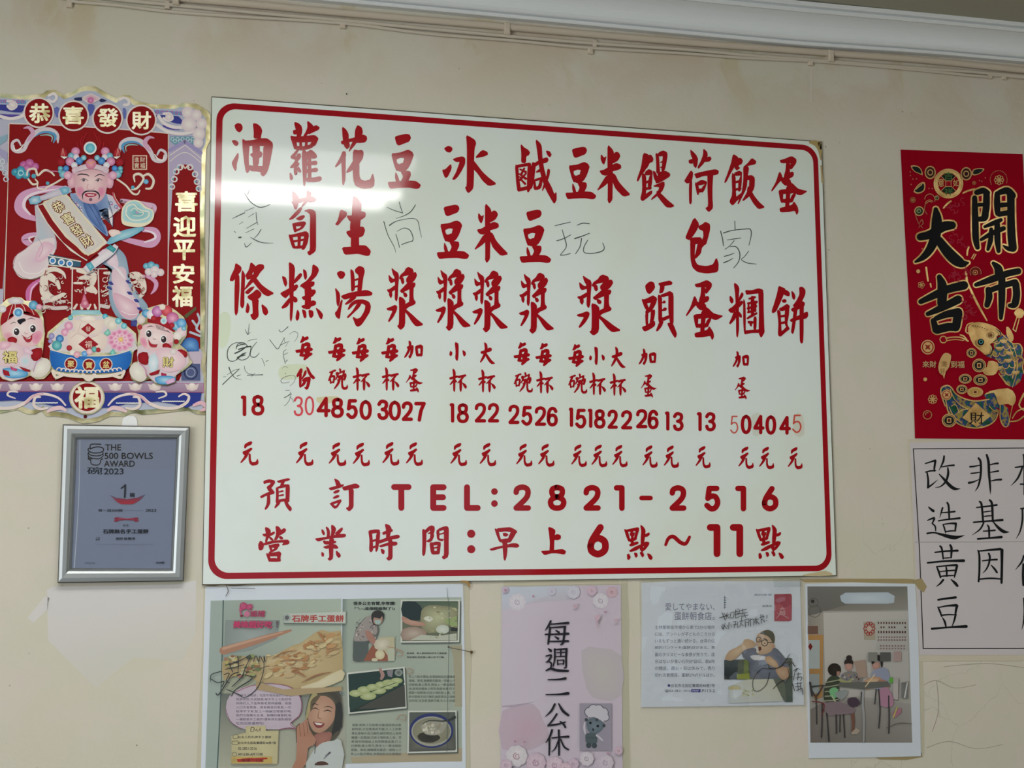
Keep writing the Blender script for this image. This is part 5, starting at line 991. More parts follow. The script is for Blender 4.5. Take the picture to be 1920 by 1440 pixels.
# ================================================================ AWARD FRAME
fo = [(125,72),(1157,92),(1105,1345),(82,1360)]; fi = [(232,185),(1052,185),(1003,1250),(188,1246)]
af = thing('picture_frame', 'brushed silver picture frame with a grey award certificate, hung below the new year poster', 'picture frame', P(228, 1100, 0))
MAT['alu'] = principled('brushed_aluminium', 'a4a8a9', 0.36, 0.8)
MAT['alu_dark'] = principled('dark_frame_edge', '4a453e', 0.5, 0.4)
fr_ = FR['W']; rings = [(0.0, 0.012), (0.0, 0.0255), (0.06, 0.0280), (0.30, 0.0290), (0.62, 0.0285), (0.80, 0.0265), (0.86, 0.0230), (0.90, 0.0240), (1.0, 0.0205), (1.02, 0.0165)]
for side in range(4):      # four mitred lengths
    i0, i1 = side, (side+1) % 4; v = []; f = []
    for t, o in rings:
        for i in (i0, i1):
            x = fo[i][0]*(1-t)+fi[i][0]*t; y = fo[i][1]*(1-t)+fi[i][1]*t; v.append(P(fr_[0]+x/fr_[2], fr_[1]+y/fr_[2], o) - af.location)
    for k in range(len(rings)-1): f.append((2*k, 2*k+1, 2*k+3, 2*k+2))
    me = bpy.data.meshes.new('frame_side'); me.from_pydata(v, [], f); me.update(); link('frame_side', me, 'alu', af)
slab('frame_back', '121 68 1161 88 1109 1352 78 1367', 0.002, 0.0150, 'alu_dark', af, 'W')
slab('certificate', '215 170 1065 175 1015 1262 175 1258', 0.0152, 0.0162, principled('grey_certificate_paper', '767e98', 0.5), af, 'W')
a = Art('W', 0.0165); K_ = '0a0e1c'
a.pen('262 195 4 250 700 6 215 1240 8', 'b4bac8')
# stacked bowl emblem that starts as a 5
a.line('432 232 352 232 346 270', 9, K_); a.line('346 268 400 252 448 262 452 285 420 300 370 302 335 288 328 272 340 262', 9, K_)
a.line('330 298 350 320 410 326 448 310 448 296', 8, K_); a.line('330 300 328 318 350 342 415 350 448 330 450 312', 8, K_); a.line('330 330 332 345 360 352', 7, K_)
a.line('328 352 348 360 352 388 372 400 410 400 428 382 432 360 448 350', 8, K_); a.line('330 345 345 362', 7, K_)
a.text('碗', 318, 418, 446, 478, K_, 0.012)
for s_, b in (('THE',(468,232,598,282)),('500 BOWLS',(462,300,858,352)),('AWARD',(458,365,710,415)),('2023',(456,428,618,478))): a.text(s_, *b, K_, 0.012)
a.pen('598 592 10 615 580 12 632 564 14;632 566 15 631 600 15 628 664 15', K_); a.text('碗', 668, 628, 710, 664, K_, 0.03)
a.blend('505 645 560 670 650 680 730 668 795 640 760 680 725 705 690 722 600 722 560 700', ('555a74','6a3a50','8a2038','6a3a50','555a74','8c2840','a01830','b01028','b01028','a01830'))
a.text('第一屆500碗', 410, 760, 610, 784, K_, 0.01); a.line('622 772 780 773', 2, '5a607a', False); a.text('2023', 798, 760, 884, 784, K_, 0.01)
a.poly('540 835 560 828 650 836 720 830 742 832 735 848 742 862 715 866 700 855 640 850 580 856 560 866 538 862 548 848', '8c1838')
a.pen('575 842 3 640 838 5 705 842 3', 'b06a80')
a.text('台北', 612, 884, 662, 905, K_, 0.01); a.text('石牌無名手工蛋餅', 448, 925, 822, 962, K_, 0.03); a.text('蛋餅‧飯糰湯', 552, 992, 712, 1014, K_, 0.01)
a.text('上榜', 388, 988, 424, 1002, K_, 0.0); a.text('餐廳', 388, 1004, 424, 1018, K_, 0.0); a.line('385 1048 858 1049', 2, '6a7088', False)
a.text('500碗', 882, 1190, 952, 1208, K_, 0.02); a.text('TAIWAN 500', 300, 1198, 384, 1208, K_, 0.0)
a.build('certificate_print', 'print', af)
slab('glass_pane', '228 182 1056 186 1006 1252 186 1249', 0.0190, 0.0198, 'pane', af, 'W')
hk = thing('adhesive_hook', 'white adhesive hook sticking up behind the silver picture frame', 'hook', P(242, 795, 0))
slab('hook_pad', '605 110 608 40 620 12 650 0 700 0 722 18 730 50 730 110', 0.0005, 0.004, principled('white_plastic', 'eceeee', 0.35), hk, 'W')
MAT['tape'] = principled('yellowed_tape', 'c8c2ab', 0.35, spec=0.5)
MAT['brown_tape'] = principled('brown_stuck_tape', 'a5946a', 0.5)


# ================================================================ RED BANNER (right)
rb = thing('lucky_banner', 'red paper banner with black brush characters and a golden carp, right of the menu board', 'banner', P(1830, 822, 0))
MAT['redpaper'] = principled('matt_red_paper', '98001c', 0.8, spec=0.08)
slab('paper', '1689 280.5 1917.5 289 1926 470 1937 660 1950 824 1716 822 1712 700 1703 540 1695 400', 0.001, 0.0022, 'redpaper', rb)
G = 'd4aa70'
def brush(a, s, grow, col_out, col_in, name, fr):
    g = Art(fr, 0.0026); o = []
    for part in s.split(';'):
        q = nums(part); o.append(' '.join('%g %g %g' % (q[k], q[k+1], q[k+2]+grow) for k in range(0, len(q), 3)))
    g.pen(';'.join(o), col_out); g.build(name+'_outline', 'gold', rb)
    i = Art(fr, 0.0033); i.pen(s, col_in); i.build(name, 'print', rb, 'black brush character with gold outline')
BK = '06080c'
brush(None, '825 485 56 832 700 72 838 940 72 858 1045 50;850 425 60 920 405 70 970 430 60;960 430 72 955 600 78 935 700 70;870 565 44 950 560 40;865 725 56 940 715 64 960 660 50;1105 425 60 1190 405 80 1250 460 80;1080 440 60 1078 560 70 1085 660 60;1232 450 86 1235 700 84 1240 900 92 1255 1050 90;1255 1060 70 1200 1055 50 1150 1025 20;1090 570 56 1220 560 50;1100 670 60 1220 650 60;940 810 34 1050 765 56 1120 735 44;900 955 36 1020 885 56 1150 830 54;1012 840 46 1005 960 58 975 1065 36;1080 780 62 1082 950 70 1095 1085 44', 34, G, BK, 'character', 'R')
brush(None, '388 615 50 400 730 112 385 900 116 330 1050 96 250 1150 70 160 1205 26;215 925 84 330 895 96 470 810 110 570 795 90;420 960 90 510 1080 116 610 1180 124 690 1225 90 752 1215 24', 34, G, BK, 'character', 'R')
brush(None, '512 590 18 535 615 38 540 650 40;430 692 20 500 668 32 575 640 32 630 628 30;488 715 28 492 750 32 482 788 26;492 720 26 560 695 28 615 680 30;618 690 34 622 740 34 612 785 34 590 790 20;552 650 34 552 760 32 548 850 18', 12, G, BK, 'character', 'R0')
brush(None, '168 772 24 240 738 36 300 712 38 372 695 42;256 655 24 270 700 46 268 780 44;202 830 22 270 800 34 345 762 40;228 862 26 240 905 34;240 852 24 290 832 34 345 822 40;345 830 42 335 890 40;246 905 40 300 892 40 335 895 36', 12, G, BK, 'character', 'R0')
a = Art('R', 0.0024)   # muted cloud pattern and fan ribs
random.seed(3)
for k in range(34):
    x, y = random.choice([(660+random.uniform(-60,90), 560+random.uniform(-60,460)), (560+random.uniform(-40,60), 600+random.uniform(-60,80)), (600+random.uniform(-60,60), 960+random.uniform(-50,60)), (640+random.uniform(-90,90), 1330+random.uniform(-60,90))])
    a0 = random.uniform(0, 360); a.ring(x, y, random.uniform(16, 30), 9, 'a4243a', a0=a0, a1=a0+200)
a.use('S')
for k in range(14): x, y = 610+random.uniform(-50,50), 200+random.uniform(-90,120); a0 = random.uniform(0,360); a.ring(x, y, random.uniform(14,26), 8, 'a02236', a0=a0, a1=a0+200)
a.scatter('cloud_pattern', 'print', rb)
a = Art('R', 0.0026)
a.pen('695 432 14 740 410 20 820 385 18;475 600 16 520 550 22 560 522 16;760 1040 16 745 1080 20 740 1130 16;790 1165 8 820 1115 8;810 1175 8 840 1120 8;280 1270 20 290 1350 20 300 1420 16;725 1320 20 735 1400 26 745 1450 20', G)
a.use('S').pen('600 10 16 680 180 20 770 340 12;262 10 14 268 40 10', G)
# round coin with four characters
a.use('R')
a.ring(530, 325, 160, 14, G, n=40); a.ring(530, 325, 138, 26, '1a100e', n=40); a.ring(530, 325, 124, 10, G, n=40)
a.scatter('gold_print', 'gold', rb)
a = Art('R', 0.0034)
for a0 in (225, 45): a.poly([(530, 325)] + [(530+112*math.cos(math.radians(a0+k*15)), 325+112*math.sin(math.radians(a0+k*15))) for k in range(7)], '14241a')
a.line('450 245 610 405', 6, G, False); a.line('610 245 450 405', 6, G, False); a.rect(500, 295, 560, 358, '98001c'); a.line('500 295 560 295 560 358 500 358 500 295', 6, G, False)
for ch, b, c in (('吉',(480,195,582,280),'4a6a3c'),('祥',(485,375,580,460),'4a6a3c'),('意',(412,270,482,360),G),('如',(580,280,655,360),G)): a.text(ch, *b, c, 0.01)
# ingots, small coins and flowers
for pts in ('105 125 180 125 225 165 240 230 190 210 140 185', '800 180 840 155 930 155 915 190 860 225 800 230', '140 405 180 345 230 310 265 315 270 370 250 415 190 440 145 425'):
    a.poly(pts, G, 2); p_ = pairs(pts); cx = sum(x for x, y in p_)/len(p_); cy = sum(y for x, y in p_)/len(p_)
    a.poly([(cx+(x-cx)*.8, cy+(y-cy)*.75) for x, y in p_], '16201c', 2)
a.pen('165 390 10 190 365 12 230 335 10', G)
for x, y, r in ((325,200,60),(730,215,60)):
    a.disc(x, y, r*1.05, G, ry=r*1.25); a.disc(x, y, r*.78, '3a1a14', ry=r*.95); a.ring(x, y, r*.45, 10, G, ry=r*.5); a.ring(x, y, r*.85, 5, '5a2a18', ry=r*1.0)
for x, y, r in ((400,485,26),(200,635,55)): a.disc(x, y, r, G); a.disc(x, y, r*.78, '1c2a20'); a.disc(x-4, y-4, r*.5, '7f8f60'); a.disc(x, y, r*.22, '1c2a20')
for k in range(22):
    t = math.radians(150+k*11); a.disc(1095+95*math.cos(t), 280+100*math.sin(t), 5, 'c08a60')
for k in range(20):
    t = math.radians(190+k*9.5); a.disc(320+58*math.cos(t), 510+62*math.sin(t)*1.1, 5, 'c08a60')
for r in (34, 50): a.ring(318, 560, r, 6, G, a0=190, a1=320)
a.pen('270 560 10 260 620 10 290 670 8;160 680 10 180 740 8 205 790 6;205 770 6 230 730 10 245 770 10 225 795 6;195 820 6 215 800 8 240 825 6', 'a86a4a')
def daisy(x, y, r, c=G, n=8):
    for k in range(n): t = 2*math.pi*k/n; a.ring(x+math.cos(t)*r*.62, y+math.sin(t)*r*.62, r*.3, r*.12, c, n=10)
    a.disc(x, y, r*.24, c)
daisy(1100, 285, 58); daisy(130, 510, 34, 'b07a4a'); daisy(820, 318, 24, 'b07a4a')
for x, y in ((110,335),(312,380),(348,382),(100,195),(102,235),(130,275),(170,272),(880,290),(905,300),(945,260),(235,1060)): a.disc(x, y, 7, 'b07a5a')
a.ring(835, 1325, 62, 7, 'b07a5a', a0=150, a1=380); a.ring(835, 1325, 44, 7, '5a3a20', a0=120, a1=400); a.ring(832, 1325, 26, 6, G); a.disc(832, 1325, 10, G)
a.disc(190, 1312, 22, G)
a.scatter('small_ornament', 'print', rb)
# carp, ingot boat and coins: gold foil over rainbow foil
a = Art('S', 0.0026)
a.poly('395 1110 355 990 360 930 420 920 455 935 480 990 560 1040 650 1060 780 1050 860 1130 880 1170 850 1240 760 1300 660 1312 560 1300 470 1240 420 1160', 'ffffff', 1)
a.poly('760 660 840 600 830 560 880 490 940 470 1000 550 1070 560 1095 640 1090 740 1100 800 1070 890 1010 940 960 930 880 790 870 700', 'ffffff', 1)
a.poly('740 1010 830 975 900 1080 960 1130 980 1290 915 1290 890 1230 890 1140 800 1090', 'ffffff', 1)
a.build('rainbow_print', 'holo', rb)
a = Art('S', 0.0031)
a.poly('600 400 640 365 700 355 780 370 850 400 905 455 895 480 870 475 855 490 865 520 840 540 810 545 800 560 825 600 810 640 765 655 720 620 650 560 610 470', G, 2)
a.pen('585 430 8 590 385 10 620 365 10 650 360 8;610 460 12 580 440 10 582 400 6', G)
a.poly('1015 270 1050 230 1095 245 1104 280 1085 315 1050 320 1030 300', G, 2); a.line('1040 310 1005 420 1030 440 1060 330', 9, G, False)
a.ring(378, 512, 30, 9, G); a.pen('400 500 12 470 490 10 540 495 12 600 525 14;410 522 8 480 512 8 560 520 8;530 470 10 560 480 12 590 510 8', G)
a.poly('945 400 975 410 1010 480 1005 520 985 530 950 480', G, 2); a.poly('965 440 985 470 990 505 970 490', '5a1410', 1)
a.pen('860 420 6 925 480 8 1000 545 8 1060 550 10 1090 600 12 1080 660 10 1100 700 10 1090 760 10 1105 820 8;1000 545 6 1040 680 8 1040 800 8 1000 940 6;960 560 6 1000 640 8 1020 740 8 1000 860 8', G)
for r_ in range(6):
    for c_ in range(4):
        x = 860+c_*62+(r_ % 2)*28-r_*4+ (r_*8 if r_ > 2 else 0); y = 520+r_*58-c_*8
        if x > 1035 or y > 900 or (r_ == 0 and c_ > 1) : continue
        a.ring(x, y, 30, 7, G, a0=0, a1=180)
        if (r_+c_) % 3 == 1: a.poly([(x+26*math.cos(math.radians(t)), y+24*math.sin(math.radians(t))) for t in range(0, 181, 20)], 'c0a050')
a.poly('725 775 770 760 785 705 860 715 875 760 850 820 800 835 750 825', G, 2); a.poly('795 720 850 725 835 760 800 765', '2a8a70', 1)
a.poly('880 830 910 850 975 930 940 915', G, 1)
a.poly('750 1010 800 975 960 950 1020 1000 1030 1060 1000 1110 960 1090 880 1100 860 1050 830 990', G, 2); a.pen('880 1020 6 910 990 8 890 960 6;950 990 8 980 1050 8 960 1090 6', '7a2a1c')
a.pen('890 1100 8 890 1220 10 920 1290 8 960 1285 8 985 1180 8 1000 1110 6', G)
a.pen('1104 1000 20 1060 1100 14 1104 1150 10;980 1250 10 1050 1240 14 1104 1200 10;1104 1130 10 1040 1160 12 1000 1220 10', G)
# boat rim and diamond
a.pen('395 1110 10 360 1010 12 360 950 12 410 925 12 450 945 12 490 1000 12 570 1045 12 670 1065 12 790 1050 10;400 1060 10 430 1180 12 520 1275 12 660 1308 12 780 1285 12 850 1230 10 875 1150 8;440 960 8 480 1050 8 560 1120 8 620 1140 8;450 1110 8 490 1100 8 520 1170 8;430 1120 8 470 1200 8 540 1260 8;470 1200 6 540 1150 8 600 1140 6;790 1110 8 830 1150 8 870 1160 8', G)
a.poly('670 1080 805 1200 680 1300 548 1215', G); a.scatter('gold_print', 'gold', rb)
a = Art('S', 0.0048); a.poly('671 1096 788 1200 680 1286 566 1214', '98001c'); a.text('財', 612, 1165, 745, 1275, BK, 0.03)
for x, y, rx, ry, kind in ((238,580,62,66,0),(632,632,46,44,1),(700,745,62,62,1),(575,865,58,44,1),(712,875,64,50,1),(545,960,50,42,1),(665,985,72,46,2),(408,1010,46,48,0),(430,1240,66,62,1)):
    a.disc(x, y, rx, G, ry=ry); a.disc(x, y, rx*.86, '98001c' if kind == 0 else ('141c1a' if kind == 1 else 'b89048'), ry=ry*.84)
    if kind == 0:
        a.disc(x, y, rx*.7, G, ry=ry*.7); s_ = rx*.42
        a.poly([(x-s_, y-s_), (x, y-s_*.55), (x+s_, y-s_), (x+s_*.55, y), (x+s_, y+s_), (x, y+s_*.55), (x-s_, y+s_), (x-s_*.55, y)], '8c2a1c')
    else:
        a.ring(x, y, rx*.72, 6, G, ry=ry*.7); s_ = rx*.3; t_ = ry*.34
        a.poly([(x-s_, y-t_), (x+s_, y-t_), (x+s_, y+t_), (x-s_, y+t_)], G); a.poly([(x-s_*.6, y-t_*.6), (x+s_*.6, y-t_*.6), (x+s_*.6, y+t_*.6), (x-s_*.6, y+t_*.6)], '5a1a18')
a.disc(715, 535, 38, 'd8b070'); a.disc(715, 535, 31, '201818'); a.disc(717, 532, 19, '3f8f90'); a.disc(718, 531, 11, '04080a')
for k in range(7): a.disc(645+k*21, 388+k*6*(k/6), 5, '5a3a1c')
a.ring(808, 472, 26, 5, '6a4a20'); a.poly('808 452 824 472 808 492 792 472', '7a4a28')
a.pen('845 412 3 885 440 9 895 470 8 868 475 4;868 478 4 862 510 8 830 535 5;800 555 4 820 590 9 805 640 9 762 652 5', '16202c')
a.poly('410 632 440 645 448 670 430 760 400 800 385 865 375 835 345 815 332 760 350 690 380 640', G, 2)
for s_, b in (('來財',(190,705,315,765)),('到福',(445,705,568,768))): a.text(s_, *b, 'c8a878', 0.015)
a.text('好', 350, 770, 392, 825, '7a5a28', 0.0); a.text('灣', 360, 705, 410, 760, '7a5a28', 0.0)
for x, y, r, n_ in ((282,1050,44,8),(180,20,34,5)): daisy(x, y, r, G, n_)
a.ring(235, 1190, 38, 7, 'b88a5a'); a.ring(235, 1188, 18, 7, 'b88a5a', a0=160, a1=300); a.disc(215, 870, 17, G)
a.scatter('coin_or_ornament', 'print', rb)

# ================================================================ SOY NOTICE (right)
nb = thing('paper_notice', 'off white notice with large black characters in a thin frame, below the red banner', 'notice', P(1830, 1227, 0))
MAT['paper'] = principled('off_white_paper', 'cfc8ca', 0.7, spec=0.3, bump=0.05, bscale=8)
MAT['paper2'] = principled('yellowed_backing_paper', 'cfc6b2', 0.7)
slab('backing_sheet', '1702 823 2095 816 2100 1238 1722 1240 1716 1100', 0.0006, 0.0012, 'paper2', nb)
slab('sheet', '1706 830 2092 822 2096 1228 1724 1228 1718 1090', 0.0013, 0.0020, 'paper', nb)
a = Art('X', 0.0022)
a.line('1712.5 841.5 1920 840 2086 839', 1.7, '2a2a2c', False); a.line('1712.5 841.5 1718 930 1724 1030 1731 1216', 1.9, '2a2a2c', False); a.line('1731 1216 2088 1215.5', 1.9, '2a2a2c', False); a.line('2086 839 2088 1215.5', 1.9, '2a2a2c', False)
a.line('1716 1016.5 2088 1015', 0.9, '9a9690', False)
a.build('frame_line', 'print', nb)
for fr, s in (('Y','250 282 16 330 258 22 385 240 30;388 248 30 375 330 28 372 385 20;255 397 16 320 382 22 392 378 14;275 400 20 290 500 28 290 600 34;285 608 24 350 560 20 420 500 4;505 182 24 492 260 28 435 375 6;470 328 14 560 312 22 638 305 26;555 340 20 560 420 32 530 520 28 460 590 18 385 606 6;440 425 14 510 500 34 590 585 46 650 622 40 725 622 6'),
    ('Y','970 210 28 998 260 32 1002 400 30 985 520 28 960 600 20 920 660 4;855 325 24 920 318 22 985 305 14;870 415 20 920 410 20 985 400 12;840 542 32 900 530 24 980 495 8;1080 165 28 1105 260 36 1112 420 34 1128 600 26 1130 695 6;1120 302 14 1180 285 22 1232 280 28;1130 400 12 1190 390 22 1236 384 26;1140 517 14 1210 502 24 1276 498 28'),
    ('Y','1465 335 18 1530 325 22 1640 310 24 1700 300 26;1575 160 20 1590 260 30 1590 700 26;1560 340 26 1500 480 26 1405 585 4;1535 560 20 1590 560 22 1650 552 20;1600 340 20 1680 470 34 1760 560 8'),
    ('Y','295 868 14 330 900 32 360 922 38;485 880 24 470 930 22 445 1015 5;470 945 14 550 940 20 648 930 26;548 812 26 567 860 28 575 1025 24;430 1055 20 560 1035 22 715 1020 30;490 1105 16 508 1150 22 525 1215 16;495 1103 16 590 1090 22 662 1092 34;665 1098 30 655 1190 22;525 1202 18 590 1192 20 660 1190 16;280 1050 14 330 1028 24 368 1018 32;375 1028 26 345 1092 18;345 1090 18 385 1130 22 392 1190 16;278 1225 26 370 1215 20 470 1240 34 560 1265 50 650 1280 52 720 1268 28 785 1250 4'),
    ('Y','985 795 24 1012 840 30 1032 1070 28;1120 775 26 1152 830 34 1162 1060 28;945 875 20 1080 860 22 1215 842 28;1030 937 14 1090 930 18 1140 922 14;1030 997 14 1090 990 18 1150 985 14;905 1075 24 1080 1060 22 1292 1045 34;1040 1080 22 990 1170 22 880 1250 4;1170 1070 16 1240 1150 38 1310 1200 44 1385 1208 6;1035 1195 16 1110 1190 20 1192 1182 24;1090 1112 16 1110 1150 28 1115 1280 24;960 1300 26 1100 1288 24 1280 1275 36'),
    ('Y','1540 892 20 1640 880 24 1800 870 24;1562 895 24 1562 1050 26 1530 1200 20 1475 1298 4;1680 800 20 1690 860 24;1690 930 20 1690 1080 20;1690 1000 16 1770 990 18;1630 1100 20 1630 1250 20;1630 1110 18 1780 1100 20;1780 1100 20 1770 1250 20;1630 1240 18 1770 1235 18'),
    ('Z','365 108 20 500 92 22 655 85 30;430 28 24 452 60 26 470 190 20;560 14 26 577 60 32 572 175 22;465 182 14 520 180 18 570 175 12;270 242 24 500 220 26 732 215 40;385 290 16 410 350 26 435 430 22;390 292 16 520 278 22 642 272 30;648 278 32 632 350 28 614 425 18;505 285 16 515 350 26 515 415 18;420 357 14 520 345 18 620 338 20;430 417 16 520 408 20 620 405 14;470 462 28 430 510 24 375 550 4;570 455 12 620 500 36 652 538 32'),
    ('Z','405 717 26 520 700 28 630 687 32;400 810 14 425 860 26 450 930 20;410 817 16 520 795 22 638 788 36;648 795 36 635 850 30 625 915 22;445 917 20 540 908 20 640 912 16;460 945 10 490 1000 28 505 1060 20;625 930 28 610 990 22 585 1055 10;325 1090 30 540 1072 24 765 1060 42'),
    ('Z','915 80 16 935 150 28 935 350 28 925 480 26;920 92 18 1060 78 26 1205 65 34;1225 78 42 1225 250 34 1222 400 34 1220 498 30;930 452 20 1080 442 24 1220 450 20;975 217 16 1070 205 22 1160 200 26;1055 122 24 1070 170 28 1055 260 24 1020 330 18 975 378 4;1085 270 12 1130 320 28 1160 365 26'),
    ('Z','1505 150 20 1480 230 26 1395 335 4;1500 260 28 1495 400 30 1502 525 32;1560 190 18 1720 175 20;1580 250 18 1580 330 18;1580 250 16 1710 240 18;1640 100 18 1650 250 20 1630 400 20 1560 520 8;1600 340 16 1680 440 26 1760 510 8'),
    ('Z','1505 700 20 1515 850 24 1505 1000 20 1478 1105 4;1510 700 18 1660 690 22;1660 700 22 1660 1100 24;1510 820 16 1660 812 16;1505 930 16 1660 925 16;1585 700 20 1585 1080 20')):
    a = Art(fr, 0.0023); a.pen(s, '17191c'); a.build('character', 'print', nb)
# ================================================================ BOTTOM ROW OF PRINTS
MAT['white_sheet'] = principled('white_laminated_sheet', 'e2e8f2', 0.35, spec=0.5)
MAT['lilac_sheet'] = principled('pale_pink_paper', 'd8cad8', 0.5, bump=0.12, bscale=9)
MAT['mag'] = MAT['print']
# ---- magazine spread
mg = thing('magazine_print', 'laminated magazine spread with a smiling woman, under the left end of the menu board', 'poster', P(628, 1460, 0))
slab('old_tape_border', '382 1093 480 1090 600 1091 740 1088 872 1087 881 1091 879 1150 884 1240 880 1330 882 1480 366 1480 372 1350 377 1250 380 1180', 0.0006, 0.0012, 'tape', mg)
slab('sheet', '385 1101 500 1098 868 1095 870 1160 872 1300 874 1480 376 1480 380 1300', 0.0014, 0.0024, 'white_sheet', mg)
a = Art('V', 0.0026)
a.poly('100 185 200 183 165 1440 60 1440', 'a9b6ae'); a.line('195 185 180 800 150 1440', 9, '4c605c')
a.blend('200 183 1080 170 1080 620 190 640', ('a6b3a8', 'b7c3b4', 'b9c0ae', '9aa59c'))
a.grad('210 330 620 330 600 470 400 560 200 590', '8f9894', 'a7b0ac', 1)
a.poly('185 640 1080 560 1120 860 900 900 180 960', 'a9ad96', 0)
a.blend('180 880 800 900 1110 900 1110 1440 160 1440', ('6e746c', '8c8f86', 'a8aa9c', 'b8b6a4', 'b9b7a2'))
a.build('left_page', 'mag', mg)
a = Art('V', 0.0031)
# rolling pin
a.pen('195 560 60 400 500 52 560 450 40 700 408 16', 'b5856a'); a.pen('195 545 20 400 485 18 640 420 8', 'cda287')
# egg pancake: folded crisp layers
a.grad('190 640 260 600 330 600 420 610 560 600 640 560 720 520 780 500 860 440 930 405 1000 420 1060 410 1080 440 1090 700 1000 760 880 800 760 850 700 860 560 800 460 800 400 760 300 740 200 780', 'c0a878', 'd6c196', 2)
random.seed(11)
for k in range(110):
    t = random.random(); x = 560+500*t+random.uniform(-60,40); y = 640-190*t+random.uniform(-40,150)
    r = random.uniform(10, 42); an = random.uniform(-0.7, 0.2)
    c = random.choice(['bd905e','c79a68','cfb688','d8c494','b08254','cdb184','b98654','d2bc8c','c8ac78'])
    a.poly([(x+math.cos(q*math.pi/4)*r*math.cos(an)-math.sin(q*math.pi/4)*r*.4*math.sin(an), y+math.cos(q*math.pi/4)*r*math.sin(an)+math.sin(q*math.pi/4)*r*.4*math.cos(an)) for q in range(8)], c, 1)
for x0, y0, x1, y1, w_, c in ((560,620,720,560,10,'a07048'),(620,640,800,640,12,'b07c50'),(700,720,820,760,14,'a9744a'),(780,800,1000,720,12,'9c6a48'),(840,480,900,560,14,'b98354'),(900,420,960,500,16,'b07848'),(960,600,1060,540,10,'b08458'),(700,680,780,740,10,'a87850')):
    a.pen('%g %g 3 %g %g %g %g %g 3' % (x0, y0, (x0+x1)/2, (y0+y1)/2-14, w_, x1, y1), c)
for k in range(40):
    x = random.uniform(200, 470); y = random.uniform(600, 780)
    a.disc(x, y, random.uniform(8, 26), random.choice(['a8b070','c0b070','8f9c60','b07868','d0c090','98684c','c8c49a','6f7c50','5a5a44']), ry=random.uniform(5, 14), n=9)
a.grad('780 830 900 790 1080 700 1090 780 900 850 800 860', 'd9cba6', 'e2d7b8', 2)
a.poly('440 790 640 850 1080 830 1085 860 700 900 440 850', 'b8a078', 1)
a.build('pancake_photo', 'mag', mg)
a = Art('V', 0.0080)
a.grad('215 980 240 900 330 840 480 810 620 815 720 850 770 910 780 980 760 1050 700 1100 740 1140 690 1135 610 1150 480 1148 360 1150 270 1110 225 1050', 'c9b8c4', 'd3c4d0', 2)
a.line('290 870 400 825 540 808 680 828 760 890 785 980 760 1055 697 1108 742 1148 680 1140 610 1152', 5, '9c4a72'); a.line('215 1000 250 1090 330 1145', 4, 'a8688c')
for k, s_ in enumerate(('「石牌手工蛋餅」在菜市場旁邊的小巷裡','現擀現煎,外皮酥脆,每天早上七點就有','排隊的人,下面再看老闆桿麵糰、揉麵','入口先有蔥香、再有雞蛋的香氣,一吃','就停不下來,配上一碗鹹豆漿最好喝,','我們也推薦花生湯、飯糰和蘿蔔糕,每','一種都是手工做的!還有荷包蛋配饅頭','吃完回家還想吃!')):
    a.text(s_, 290-abs(k-3)*0, 885+k*30, 290+(415 if k < 7 else 210), 905+k*30, '6c6478', 0.0)
a.build('speech_bubble', 'mag', mg)
a = Art('V', 0.0080)
a.pen('330 245 30 350 215 22 385 235 26;345 235 26 400 225 30;330 290 12 320 250 10 345 230 10', 'c8547e'); a.ring(345, 225, 24, 8, 'b83c6c'); a.ring(390, 235, 20, 7, 'b83c6c'); a.disc(372, 285, 22, 'd07898')
a.poly('320 295 340 290 345 305 322 308', '7a1c34'); a.text('認證', 398, 258, 510, 306, 'b0305c', 0.03)
a.text('美味超好吃', 268, 335, 562, 392, 'c43a68', 0.05); a.text('!', 590, 335, 606, 385, '6a5a60', 0.02)
a.blend('650 282 1112 268 1112 356 650 352', ('c2c8c0', 'd0d4ca', 'ccd2c6', 'bcc4ba')); a.line('650 356 1112 359', 5, '5a665e', False)
a.disc(672, 312, 17, '66686a'); a.ring(672, 312, 24, 4, '86888a')
a.text('石牌手工蛋餅', 708, 292, 1100, 346, 'b8483e', 0.035)
a.grad('360 1128 510 1120 515 1160 610 1160 600 1410 258 1410 255 1200 365 1175', 'c9bd92', 'd5ca9e', 0)
a.pen('400 1165 4 405 1135 5 425 1140 5 420 1165 4 400 1168 3;435 1160 4 445 1148 4 448 1165 4 470 1150 3;470 1140 4 470 1165 4', '5a3040')
for k, (s_, w_, c) in enumerate((('台北人的石牌手工蛋餅', 250, '50504a'), ('台北市北投區實踐街48巷7號', 285, '50504a'), ('02-2821-2516', 140, '50504a'), ('AM 6:30~AM 11:00', 185, '50504a'))):
    a.text(s_, 305, 1198+k*43, 305+w_, 1218+k*43, c, 0.008)
a.pen('268 1195 4 300 1188 4 302 1215 4 270 1218 4 268 1195 4;262 1240 4 302 1238 4 302 1262 4 262 1262 4 262 1240 4', '8a8468'); a.ring(278, 1338, 16, 4, '8a8468')
a.rect(255, 1355, 560, 1405, 'ccae62'); a.pen('310 1385 22 400 1378 26 480 1385 22;300 1378 10 520 1368 12', 'b8301c'); a.text('每週二公休', 330, 1368, 500, 1396, '7a1a10', 0.02); a.disc(275, 1380, 14, 'b8a468')
a.build('page_text', 'mag', mg)
a = Art('V', 0.0092)
